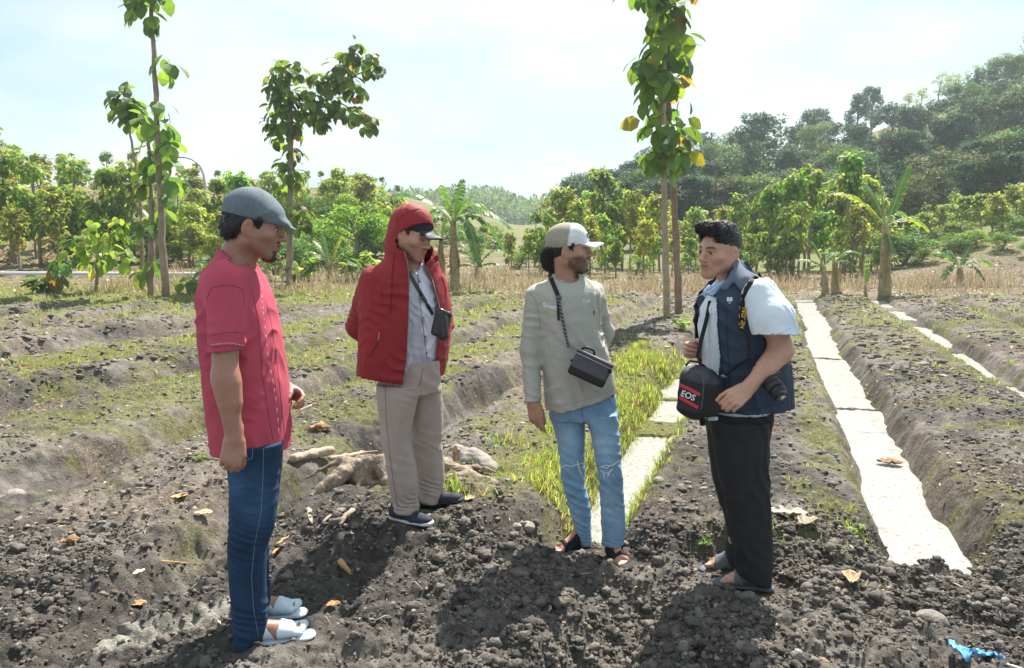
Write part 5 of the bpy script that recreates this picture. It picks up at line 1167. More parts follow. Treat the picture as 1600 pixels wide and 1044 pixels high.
    # ribbed band, buckle strip at the back
    bd = MB(); ang = np.linspace(R(200), R(262), 9); st = np.array([T(.088 * math.cos(a_), -.022 + .109 * math.sin(a_), .040) for a_ in ang]); bd.tube(st, .009, 6, sq=(1, .35)); bd.v[-1] = bd.v[-1] - org
    bd.build('buckle_strap', M_cap, root)
    # T-shirt
    M_tee = mat('faded_red_cotton', (.47, .068, .110), .92, vars=[(7, .10), (200, .06)], bump=(900, .3, .0006))
    ts = SDF()
    # outline rows of the torso in profile
    ts.loft(rows([(701, 337, 452, 2.85, .178), (660, 331, 451, 2.85, .178), (620, 326, 450, 2.85, .178), (560, 320, 441, 2.85, .180), (500, 315, 431, 2.85, .188),
                  (460, 316, 419, 2.85, .195), (430, 322, 405, 2.85, .175), (412, 332, 397, 2.85, .115), (400, 340, 392, 2.85, .075), (388, 342, 391, 2.85, .066)]), .01, p=2.3)
    ts.rc(sh + A3(0, .05, .012), shf + A3(0, -.05, .012), .062, None, .05)
    cuf = W(355, 548, 2.615); ts.rc(sh + A3(.0, .01, 0), cuf, .070, .064, .035); cufF = (shf + elf) / 2 + A3(0, .02, -.03); ts.rc(shf, cufF, .068, .066, .03)
    ts.plane(cuf + A3(0, 0, -.0), A3(.03, .0, -1)) if False else None
    hemp = W(395, 692, 2.85)
    nk = W(366, 404, 2.85); cn = SDF()
    ts.rc(nk + A3(-.03, 0, .12), nk + A3(.06, 0, .02), .066, .060, .008, True)
    ts.fold(wrinkle(A3(.5, 0, .9), 26, .0045, 1.4, 21)); ts.fold(wrinkle(A3(.9, 0, -.35), 62, .0075, 1.2, 22), W(400, 560, 2.68), .30)
    ts.fold(wrinkle(A3(.3, 0, 1), 90, .006, 1, 23), W(365, 520, 2.6), .17); ts.fold(wrinkle(A3(.2, 0, 1), 70, .004, 1, 24), W(392, 665, 2.68), .22)
    def tee_cap(fc):       # open hem, cuffs and collar
        hem = fc[:, 2] < W(395, 701, 2.85)[2] + .0075 + (fc[:, 0] - hemp[0]) * -.0
        return ~hem
    zc = cuf[2] - .03
    base = SDF.__call__
    sl_p, sl_n = cuf, nrm(A3(.06, 0, -1))
    class Tee(SDF):
        def __call__(s, P, ops=None):
            d = base(s, P, ops)
            m = (P[:, 1] < 2.672) & (P[:, 0] < cuf[0] + .09)      # near sleeve ends at the cuff
            e = (P - sl_p) @ sl_n
            # blend so that only the sleeve tube, not the torso, is cut
            return d
    tor = SDF(); tor.ops = [o for o in ts.ops[:2]] + [ts.ops[-1]]; tor.disp = ts.disp
    slv = SDF(); slv.ops = [o for o in ts.ops if o[0] == 'rc' and not o[4]][1:]; slv.disp = ts.disp; slv.plane(sl_p, sl_n); slv.plane(cufF, nrm(cufF - shf))
    class Join(SDF):
        def __call__(s, P, ops=None):
            a = tor(P); c = slv(P); k = .03; h = np.clip(.5 + .5 * (c - a) / k, 0, 1); return c * (1 - h) + a * h - k * h * (1 - h)
    J = Join(); J.ops = ts.ops; hz = W(395, 701, 2.85)[2] + .010; J.cut = []
    def drop(fc): return (fc[:, 2] < hz) | ((np.abs((fc - sl_p) @ sl_n) < .0042) & (np.linalg.norm(fc - sl_p, axis=1) < .062)) | ((np.abs((fc - cufF) @ nrm(cufF - shf)) < .004) & (np.linalg.norm(fc - cufF, axis=1) < .062)) | (np.linalg.norm((fc - nk - A3(.012, 0, .030)) * A3(.75, 1, 1), axis=1) < .056)
    ca, cb = W(343, 386, 2.85), W(396, 411, 2.85); cn_ = nrm(A3(-(cb - ca)[2], 0, (cb - ca)[0])); J.drop = lambda fc: drop(fc) | (((fc - ca) @ cn_ > 0) & (fc[:, 2] > cb[2] - .02))
    def tcol(P):
        c = np.ones((len(P), 3)); return c
    cloth_obj('t_shirt', J, M_tee, root, .0052, .003, tcol, org=org)
    zc_ = W(0, 410, 2.85)[2]; tuck(bo_, org, J, lambda v: (v[:, 2] > hz + .03) & (v[:, 2] < zc_) & (np.linalg.norm(v - cuf, axis=1) > .085) & (v[:, 2] > np.where(v[:, 1] < 2.66, cuf[2] + .02, -9)) & (np.linalg.norm(v - cufF, axis=1) > .12) & (v[:, 0] < W(452, 600, 2.9)[0]) & ~((v[:, 1] > 2.9) & (v[:, 2] < cufF[2] + .03) & (v[:, 2] > .95)))
    # stitched pin stripes and hems lie on the cloth
    M_w = mat('white_thread', (.75, .72, .70), .8); M_d = mat('dark_thread', (.05, .02, .03), .8)
    def line(px0, pts, m, name, rad=.0011, dash=0):
        P = np.array([W(a_, b_, 2.5) for a_, b_ in pts]); t_ = np.linspace(0, len(P) - 1, 70); P = np.stack([np.interp(t_, np.arange(len(P)), P[:, i]) for i in range(3)], 1)
        cam_ = A3(0, 0, CH); D = P - cam_; D /= np.linalg.norm(D, axis=1)[:, None]
        Q = P.copy()
        for _ in range(60): Q = Q + D * np.clip(J(Q), -.03, .03)[:, None] * .6
        ok = np.abs(J(Q)) < .004; q = Q[ok] - D[ok] * .0008
        mb = MB()
        if dash:
            for i in range(0, len(q) - 3, dash): mb.tube(q[i:i + max(2, dash // 2) + 1] - org, rad, 5)
        else: mb.tube(q - org, rad, 5)
        mb.build(name, m, root)
    line(0, [(393, 450), (404, 500), (409, 580), (418, 640), (427, 688)], M_d, 'shirt_seam', .0007)
    line(0, [(409, 462), (413, 500), (419, 560), (431, 620), (437, 690)], M_w, 'shirt_stitching', .0008, dash=4)
    line(0, [(415, 470), (424, 505), (432, 560), (441, 640), (445, 684)], M_d, 'shirt_seam', .0007)
    line(0, [(330, 539), (345, 537), (362, 536), (380, 540)], M_w, 'shirt_stitching', dash=6)
    line(0, [(330, 543), (345, 541), (362, 540), (381, 543)], M_d, 'shirt_seam', .0007)
    line(0, [(328, 524), (345, 521), (362, 519), (381, 521)], M_d, 'shirt_seam', .0006)
    line(0, [(322, 470), (330, 450), (345, 446), (366, 447), (380, 452), (383, 480)], M_d, 'shirt_seam', .0006)
    # jeans
    M_j = mat('dark_blue_denim', (.012, .036, .085), .88, attr=True, vars=[(11, .30), (260, .18)], bump=(700, .5, .0008))
    js = SDF()
    js.loft(rows([(690, 352, 441, 2.77, .098), (720, 356, 438, 2.77, .100), (760, 360, 434, 2.76, .098), (800, 359, 431, 2.76, .088), (824, 358, 429, 2.76, .080), (855, 356, 416, 2.76, .072),
                  (908, 359, 415, 2.76, .067), (946, 361, 418, 2.76, .066), (985, 364, 419, 2.76, .064), (1010, 366, 408, 2.77, .06), (1018, 368, 404, 2.77, .058)]), .03)
    js.loft(rows([(690, 352, 441, 2.94, .098), (720, 360, 441, 2.94, .098), (760, 364, 436, 2.95, .095), (812, 364, 431, 2.95, .08), (850, 362, 420, 2.95, .07), (900, 366, 420, 2.95, .066), (940, 370, 423, 2.95, .064), (968, 374, 420, 2.95, .060)]), .03)
    for c_, r_, s_, fq, am in ((W(375, 845, 2.70), .16, 31, 120, .009), (W(385, 760, 2.7), .16, 32, 75, .005), (W(385, 965, 2.72), .16, 33, 120, .009), (W(390, 935, 2.93), .15, 34, 120, .008), (W(395, 845, 2.92), .14, 35, 120, .008)):
        js.fold(wrinkle(A3(.25, .1, 1), fq, am, 1.1, s_), c_, r_)
    js.fold(wrinkle(A3(.3, .1, 1), 45, .003, 1.5, 36)); hj = W(380, 1014, 2.77)[2]
    class Cut(SDF): pass
    js.drop = lambda fc: (fc[:, 2] < W(380, 1015, 2.77)[2] + .006) | ((fc[:, 1] > 2.865) & (fc[:, 2] < W(380, 966, 2.95)[2] + .006))
    def jcol(P):
        w = np.exp(-((P - W(372, 765, 2.68))**2).sum(1) / .006) + .6 * np.exp(-((P - W(415, 800, 2.68))**2).sum(1) / .006) + .7 * sm(.05, .03, P[:, 2])
        return 1 + w[:, None] * np.array([1.5, 1.3, 1.0])
    cloth_obj('jeans', js, M_j, root, .0055, .003, jcol, org=org)
    J = js
    tuck(bo_, org, js, lambda v: (v[:, 2] > .10) & (v[:, 2] < W(0, 695, 2.8)[2]) & (v[:, 1] > 2.66) & (v[:, 0] < W(447, 700, 2.85)[0]))
    M_th = mat('pale_blue_thread', (.22, .30, .42), .8)
    line(0, [(412, 697), (411, 740), (408, 800), (398, 850), (393, 900), (396, 950), (404, 995)], M_th, 'jeans_seam', .0008)
    line(0, [(395, 700), (394, 716), (378, 722), (368, 722)], M_th, 'jeans_seam', .0009)
    # white plastic sandals
    M_s = mat('pale_blue_plastic', (.56, .66, .74), .38, var=(20, .05), bump=(60, .15, .001), spec=.5)
    for hl, to in ((hl1, to1), (hl2, to2)):
        f_ = nrm(to - hl); sd = np.cross((0, 0, 1), f_); L_ = np.linalg.norm(to - hl)
        so = SDF(); so.rc(hl + f_ * .03, hl + f_ * L_ * .45, .034, .030, .02, fl=(A3(0, 0, 1), 2.6)); so.rc(hl + f_ * L_ * .45, hl + f_ * (L_ - .035), .030, .044, .02, fl=(A3(0, 0, 1), 2.9))
        v_, q_ = so.mesh(.004); t_ = obj('sandal', mesh_data('sandal', v_ - org, q_, M_s), root)
        up = SDF()
        ft = SDF(.0045); add_foot(ft, hl + f_ * .055 + A3(0, 0, .075), hl + A3(.01, 0, .012), to + A3(-.02, 0, .014)); 
        class Str(SDF):
            def __call__(s, P, ops=None):
                d = ft(P); q = P - hl; x = q @ f_; y = q @ sd; z = q[:, 2]
                # broad instep band, crossing straps and the toe cap
                c1 = np.abs(x - (.125 - .55 * z)) - .026; c1 = np.where(True, c1, 0)
                c2 = np.abs(x - .60 * L_ - .5 * y - .02) - .024; c3 = np.abs(x - .62 * L_ + .5 * y - .02) - .022; c4 = (.83 * L_ - x)
                c = np.minimum(np.minimum(c1, np.minimum(c2, c3)), c4); c = np.maximum(c, -z - .012)
                return np.maximum(d, c)
        sd_ = Str(.0045); sd_.ops = ft.ops; v_, q_ = sd_.mesh(.0034); obj('sandal_strap', mesh_data('sandal_strap', v_ - org, q_, M_s), t_)
    # cigarette, held between the fingers: a thing of its own
    cg = MB(); a_ = W(467, 642, 2.86); b_ = W(488, 633, 2.875); e_ = W(493, 631, 2.88)
    M_cig = mat('cigarette_paper', (.75, .72, .70), .7); 
    ro = empty('cigarette', a_, label='white cigarette between the fingers of the man in pink', cat='cigarette')
    cg.tube(np.linspace(a_, b_, 6) - a_, .0040, 10); cg.build('paper', M_cig, ro)
    c2 = MB(); c2.tube(np.linspace(b_, W(494, 630.5, 2.88), 4) - a_, .0041, 10); c2.build('filter', mat('cork_filter', (.55, .28, .12), .7, var=(400, .2)), ro)
person_pink()
# ------------------------------------------------------------------ man in the red hooded jacket

def person_red():
    org = A3(-.47, 3.97, 0.06); an = R(38)
    root = empty('person', org, label='man in an open red hooded jacket and dark cap, hands behind his back', cat='person', group=GROUP_M)
    skin = skin_mat('skin_tan', (.48, .265, .18)); Rm = head_frame(-32, -15, 3); C = W(645, 368, 3.93); sc = .99
    b = SDF(); nk = W(640, 418, 3.99); T = add_head(b, C, Rm, sc, jaw=1.12, neck=nk, neck_r=.06)
    fd = A3(math.cos(R(-50)), math.sin(R(-50)), 0); rt = A3(fd[1], -fd[0], 0)
    sh = W(580, 442, 3.88); shf = W(676, 440, 4.10)
    b.ell(W(634, 500, 4.0), (.16, .11, .20), np.stack([rt, fd, A3(0, 0, 1)]), .05); b.ell(W(638, 580, 4.0), (.13, .09, .12), np.stack([rt, fd, A3(0, 0, 1)]), .05)
    b.rc(sh, shf, .05, None, .05); el = W(561, 508, 3.99); wr = W(610, 560, 4.22); b.rc(sh, el, .046, .04, .03); b.rc(el, wr, .04, .028, .02); add_hand(b, wr, W(640, 575, 4.24) - wr, A3(0, .8, -.4), A3(0, 0, 1), curls=(40, 45, 30))
    elf = W(705, 515, 4.24); wrf = W(660, 562, 4.25); b.rc(shf, W(692, 505, 4.2), .046, .04, .03); b.rc(W(692, 505, 4.2), wrf, .04, .028, .02); add_hand(b, wrf, W(630, 572, 4.26) - wrf, A3(0, .8, -.4), A3(0, 0, 1), curls=(40, 45, 30))
    hn, hf = W(618, 610, 3.92), W(666, 610, 4.07); kn, kf = W(620, 700, 3.88), W(668, 695, 4.06); a1, a2 = W(636, 795, 3.88), W(676, 770, 4.08)
    leg(b, hn, kn, a1, (.078, .054, .038)); leg(b, hf, kf, a2, (.078, .054, .038))
    h1, t1 = W(609, 812, 3.93), W(676, 825, 3.77); h2, t2 = W(652, 793, 4.12), W(726, 786, 4.01)
    b.rc(a1, h1 + (t1 - h1) * .25 + A3(0, 0, .05), .036, .03, .02); b.rc(a2, h2 + (t2 - h2) * .25 + A3(0, 0, .05), .036, .03, .02)
    v, f = b.mesh(.0062, [(1.30, 1.72, .0042)]); col = face_color(v, T, C, Rm, sc, beard=.35, lash=True)
    bo_ = obj('body', mesh_data('body', v - org, f, skin, col), root); eyes(root, T, sc, org, (-.01, -.06), out=-.0022)
    hs = SDF(); hs.ell(C + sc * (Rm[1] * -.022 + Rm[2] * .022), (.0785, .097, .085), Rm, .01); hs.ell(T(0, .088, -.04), (.12, .078, .098), Rm, .006, True); hs.ell(T(0, -.02, -.12), (.12, .14, .07), Rm, .006, True)
    for m in (-1, 1): hs.ell(T(m * .088, .004, -.02), (.026, .033, .036), Rm, .006, True)
    v, f = hs.mesh(.0045); obj('hair', mesh_data('hair', v - org, f, M_hair), root)
    # dark baseball cap under the hood
    M_capb = mat('black_cap_cloth', (.022, .023, .030), .85, bump=(500, .4, .001), var=(60, .2))
    cp = SDF(); cp.ell(T(0, -.012, .050), (.082, .104, .082), Rm, .01); cp.plane(T(0, 0, .030), -Rm[2]); v, f = cp.mesh(.0045)
    co = obj('baseball_cap', mesh_data('baseball_cap', v - org, f, M_capb), root)
    br = SDF(); br.rc(T(-.035, .085, .040), T(.035, .085, .040), .022, None, .01, fl=(Rm[2], 2.6)); br.rc(T(-.032, .135, .028), T(.032, .135, .028), .026, None, .04, fl=(Rm[2], 3.2)); br.rc(T(0, .150, .030), T(0, .152, .030), .030, None, .03, fl=(Rm[2], 3.4))
    br.fold(lambda P: 0.0 * P[:, 0]); v, f = br.mesh(.004); q = (v - C) @ Rm.T; v = v - Rm[2] * (q[:, 0:1]**2) * 5.0 * np.clip((q[:, 1:2] - .06) / .08, 0, 1); obj('peak', mesh_data('peak', v - org, f, mat('cap_peak', (.035, .035, .045), .6, bump=(500, .3, .001))), co)
    # shirt
    M_sh = mat('pale_grey_shirt', (.48, .48, .55), .9, attr=True, vars=[(20, .06)], bumps=[(800, .3, .0005), (40, .35, .006)])
    ss = SDF(); R_ = lambda l: rows([q + (an,) for q in l])
    ss.loft(R_([(580, 574, 690, 3.98, .115), (540, 578, 694, 3.98, .118), (500, 578, 692, 3.98, .12), (460, 580, 688, 3.98, .118), (430, 596, 676, 3.98, .10), (414, 612, 664, 3.97, .08), (402, 618, 660, 3.96, .066)]), .01)
    ss.fold(wrinkle(A3(.9, 0, .3), 55, .006, 1.4, 41)); ss.fold(wrinkle(A3(.2, 0, 1), 80, .004, 1.2, 42)); hz = W(660, 566, 3.88)[2]
    ss.rc(T(0, .02, -.12), W(652, 425, 3.86), .055, .028, .006, True)
    ss.drop = lambda fc: (fc[:, 2] < W(660, 580, 3.98)[2] + .008) | (fc[:, 2] > W(640, 404, 3.96)[2])
    def sunlit_edge_col(P):  # paler right of a ragged line: sunlit edge painted into the cloth colour
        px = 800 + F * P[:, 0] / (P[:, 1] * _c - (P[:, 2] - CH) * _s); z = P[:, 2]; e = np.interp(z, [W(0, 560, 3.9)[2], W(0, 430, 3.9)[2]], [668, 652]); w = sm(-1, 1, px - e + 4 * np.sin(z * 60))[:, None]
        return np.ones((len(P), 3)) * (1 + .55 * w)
    cloth_obj('shirt', ss, M_sh, root, .006, .003, sunlit_edge_col, org=org)
    seam(ss, [(653, 428), (656, 470), (661, 510), (667, 560)], M_d_thread, 'shirt_placket', root, org, .0016, d0=3.4)
    for py in (440, 468, 497, 526, 552):
        Q, D, ok = onto(ss, [(np.interp(py, [428, 560], [655, 668]), py)], None, .002, 3.4); mb = MB(); mb.tube([Q[0] - org, Q[0] - org - D[0] * .003], .0045, 10); mb.build('button', mat('shirt_button', (.10, .10, .12), .4), root)
    # trousers
    M_t = mat('beige_twill', (.40, .325, .29), .9, vars=[(8, .07), (300, .06)], bumps=[(900, .3, .0005), (30, .5, .013)])
    ts = SDF()
    ts.loft(rows([(560, 592, 688, 3.99, .125), (590, 590, 689, 3.99, .13), (612, 592, 689, 3.99, .12)]), .03)
    ts.loft(rows([(600, 588, 658, 3.92, .095), (617, 588, 655, 3.91, .095), (655, 592, 646, 3.90, .088), (690, 597, 640, 3.88, .074), (721, 602, 649, 3.87, .074), (750, 606, 654, 3.87, .074), (780, 612, 655, 3.88, .075), (800, 616, 656, 3.88, .075)]), .02)
    ts.loft(rows([(600, 640, 690, 4.06, .095), (646, 640, 692, 4.06, .090), (700, 641, 692, 4.06, .076), (747, 650, 695, 4.07, .074), (772, 654, 693, 4.08, .075), (784, 656, 692, 4.08, .075)]), .02)
    for c_, r_, s_, fq, am in ((W(615, 705, 3.82), .17, 31, 70, .010), (W(633, 785, 3.82), .13, 32, 110, .011), (W(672, 765, 4.0), .12, 33, 110, .011), (W(668, 700, 4.0), .17, 34, 60, .008), (W(640, 612, 3.88), .12, 35, 80, .008)): ts.fold(wrinkle(A3(.35, .1, 1), fq, am, 1.1, s_), c_, r_)
    ts.fold(wrinkle(A3(.8, .1, .5), 34, .004, 1.5, 36)); zb1, zb2 = W(640, 800, 3.88)[2] + .006, W(670, 784, 4.08)[2] + .006
    ts.drop = lambda fc: (fc[:, 2] > W(640, 562, 3.99)[2]) | ((fc[:, 1] < 3.965) & (fc[:, 2] < zb1)) | ((fc[:, 1] >= 3.965) & (fc[:, 2] < zb2))
    cloth_obj('trousers', ts, M_t, root, .006, .003, org=org)
    seam(ts, [(602, 600), (603, 650), (608, 700), (614, 750), (622, 795)], M_d_thread, 'trouser_seam', root, org, .0009, d0=3.4); seam(ts, [(661, 575), (658, 590), (655, 604)], M_d_thread, 'trouser_fly', root, org, .0012, d0=3.4)
    # shoes
    M_su = mat('dark_knit_shoe', (.030, .034, .055), .8, var=(30, .3), bump=(600, .5, .001)); M_so = mat('white_rubber', (.62, .62, .64), .6, var=(30, .15))
    P1 = shoe(root, h1 + A3(0, 0, .006), t1 + A3(0, 0, .006), org, M_su, M_so); shoe(root, h2 + A3(0, 0, .004), t2 + A3(0, 0, .004), org, M_su, M_sole)
    # jacket
    M_jk = mat('red_jacket_cloth', (.27, .016, .021), .72, vars=[(6, .10), (400, .05)], bumps=[(1200, .25, .0004), (28, .5, .013)], spec=.4)
    jt = SDF()
    jt.loft(R_([(615, 562, 688, 3.98, .150), (600, 562, 688, 3.98, .150), (590, 562, 692, 3.98, .150), (560, 564, 699, 3.98, .150), (520, 566, 703, 3.98, .150), (480, 567, 702, 3.98, .150), (450, 568, 696, 3.98, .150), (430, 577, 690, 3.98, .135), (415, 592, 685, 3.98, .118), (402, 603, 681, 3.97, .105), (392, 608, 678, 3.96, .10), (384, 610, 676, 3.95, .095)]), .02)
    js = SDF(); js.rc(sh + A3(.015, .01, .005), el, .079, .070, .03); js.rc(el, wr, .070, .058, .02); js.rc(shf, W(690, 505, 4.16), .075, .065, .03); js.rc(W(690, 505, 4.16), wrf, .065, .055, .02)
    hd = SDF(); hd.ell(T(0, -.022, .038), (.098, .122, .121), Rm, .03); hd.ell(T(0, -.03, -.05), (.096, .112, .11), Rm, .04); hd.rc(T(0, -.02, -.09), W(640, 402, 3.97), .098, .105, .05); hd.ell(W(678, 398, 3.89), (.030, .035, .042), None, .02)
    hd.fold(wrinkle(Rm[1] + .4 * Rm[2], 60, .004, 1.1, 54))
    J = Join([jt, js, hd], .028)
    for q in (jt, js): q.fold(wrinkle(A3(.6, 0, .8), 42, .007, 1.4, 51)); q.fold(wrinkle(A3(.8, 0, -.5), 75, .007, 1.2, 52), W(585, 470, 3.86), .22)
    js.fold(wrinkle(A3(.4, 0, 1), 85, .010, 1, 53), W(552, 515, 3.92), .17); jt.fold(wrinkle(A3(.9, 0, -.3), 60, .006, 1.3, 55), W(600, 550, 3.84), .2)
    zj = [(606, 631), (560, 637), (500, 640), (450, 641), (425, 640), (405, 637), (392, 633)]; zr = [(606, 694), (570, 695), (530, 695), (490, 688), (440, 675), (415, 664), (400, 671), (390, 676)]
    def pxy(P): dd = P[:, 1] * _c - (P[:, 2] - CH) * _s; return 800 + F * P[:, 0] / dd, 522 - F * (P[:, 1] * _s + (P[:, 2] - CH) * _c) / dd
    lf = [(W(b_, a_, 3.86)[2], W(b_, a_, 3.86)[0]) for a_, b_ in zj]; rf = [(W(b_, a_, 3.86)[2], W(b_, a_, 3.86)[0]) for a_, b_ in zr]
    L_z, L_x = np.array(sorted(lf)).T; R_z, R_x = np.array(sorted(rf)).T; fo = nrm(A3(math.cos(R(-40)), math.sin(R(-40)), 0) + A3(0, 0, -.12)); zt = W(0, 410, 3.9)[2]
    def drop(fc):
        fr = (fc[:, 1] < 3.95) & (fc[:, 0] > np.interp(fc[:, 2], L_z, L_x)) & (fc[:, 0] < np.interp(fc[:, 2], R_z, R_x)) & (fc[:, 2] < zt + .02)
        q = fc - C; face = (q @ fo > -.006 + .15 * np.clip((q @ Rm[2]) / .12, 0, 1)) & (q @ Rm[2] < .118) & (fc[:, 2] > zt - .01) & (np.abs(q @ np.cross(fo, (0, 0, 1))) < np.interp(fc[:, 2], [zt - .01, zt + .075], [.030, .112]))
        return (fc[:, 2] < np.interp(fc[:, 0], [W(564, 590, 3.9)[0], W(632, 590, 3.86)[0], W(690, 590, 3.95)[0]], [W(0, 584, 3.9)[2], W(0, 600, 3.86)[2], W(0, 590, 3.95)[2]])) | fr | face
    J.drop = drop; o = cloth_obj('hooded_jacket', J, M_jk, root, .0062, .006, org=org)
    M_zip = mat('zip_teeth', (.35, .33, .33), .4, metal=.6); M_ds = mat('dark_red_seam', (.14, .010, .012), .8)
    seam(J, [(a_ - 1.5, b_) for b_, a_ in zj], M_zip, 'zip', o, org, .0022, dash=2, n=160, d0=3.4); seam(J, [(a_ + 1.5, b_) for b_, a_ in zr[1:-2]], M_zip, 'zip', o, org, .0022, dash=2, n=160, d0=3.4)
    seam(J, [(594, 517), (592, 530), (585, 545), (577, 556)], M_ds, 'pocket_zip', o, org, .0035, d0=3.4); seam(J, [(593, 519), (591, 532)], M_zip, 'zip_pull', o, org, .003, d0=3.4, lift=.003)
    seam(J, [(566, 592), (590, 594), (612, 597), (629, 600)], M_ds, 'hem_seam', o, org, .001, d0=3.4); seam(J, [(618, 345), (626, 338), (640, 330), (656, 326)], M_ds, 'hood_seam', o, org, .0012, d0=3.4)
    seam(J, [(616, 395), (613, 430), (612, 460), (610, 490)], M_ds, 'drawcord', o, org, .0028, d0=3.4); seam(J, [(560, 422), (580, 430), (596, 450), (600, 480)], M_ds, 'sleeve_seam', o, org, .0010, d0=3.4)
    tuck(bo_, org, J, lambda v: (v[:, 2] > W(0, 575, 3.98)[2]) & (v[:, 2] < W(0, 432, 3.9)[2])); tuck(bo_, org, ts, lambda v: (v[:, 2] > .16) & (v[:, 2] < W(0, 570, 3.98)[2]) & (v[:, 1] < 4.19)); tuck(bo_, org, ss, lambda v: (v[:, 2] > W(0, 575, 3.98)[2]) & (v[:, 2] < W(0, 440, 3.9)[2]) & (v[:, 1] < 3.99) & (v[:, 0] > W(600, 500, 3.9)[0]))
    # small black bag on a strap: a thing of its own
    M_lb = mat('black_leather', (.012, .012, .014), .35, bumps=[(40, .6, .006)], spec=.6); bo = W(690, 505, 3.84)
    bg_ = empty('shoulder_bag', bo, label='small black bag on a diagonal strap under the open red jacket', cat='bag')
    bs = SDF(); Rb = np.stack([nrm(A3(.8, .55, -.25)), nrm(A3(.5, -.8, 0)), A3(.2, .1, .95)]); bs.box(bo, (.043, .024, .068), Rb, .018); bs.rc(bo + A3(.0, -.015, .05), bo + A3(.01, -.02, -.06), .022, .028, .02); bs.fold(wrinkle(A3(.5, 0, 1), 90, .004, 1, 7)); v, f = bs.mesh(.0045); obj('pouch', mesh_data('pouch', v - bo, f, M_lb), bg_)
    Q, D, ok = onto(ss, [(636, 420), (650, 446), (664, 470), (676, 492)], 30, .003, 3.4); nn = ss.normal(Q); ribbon(Q, nn, .020, .003, M_lb, 'strap', bg_, bo)
M_d_thread = mat('dark_stitching', (.06, .055, .06), .9)
person_red()
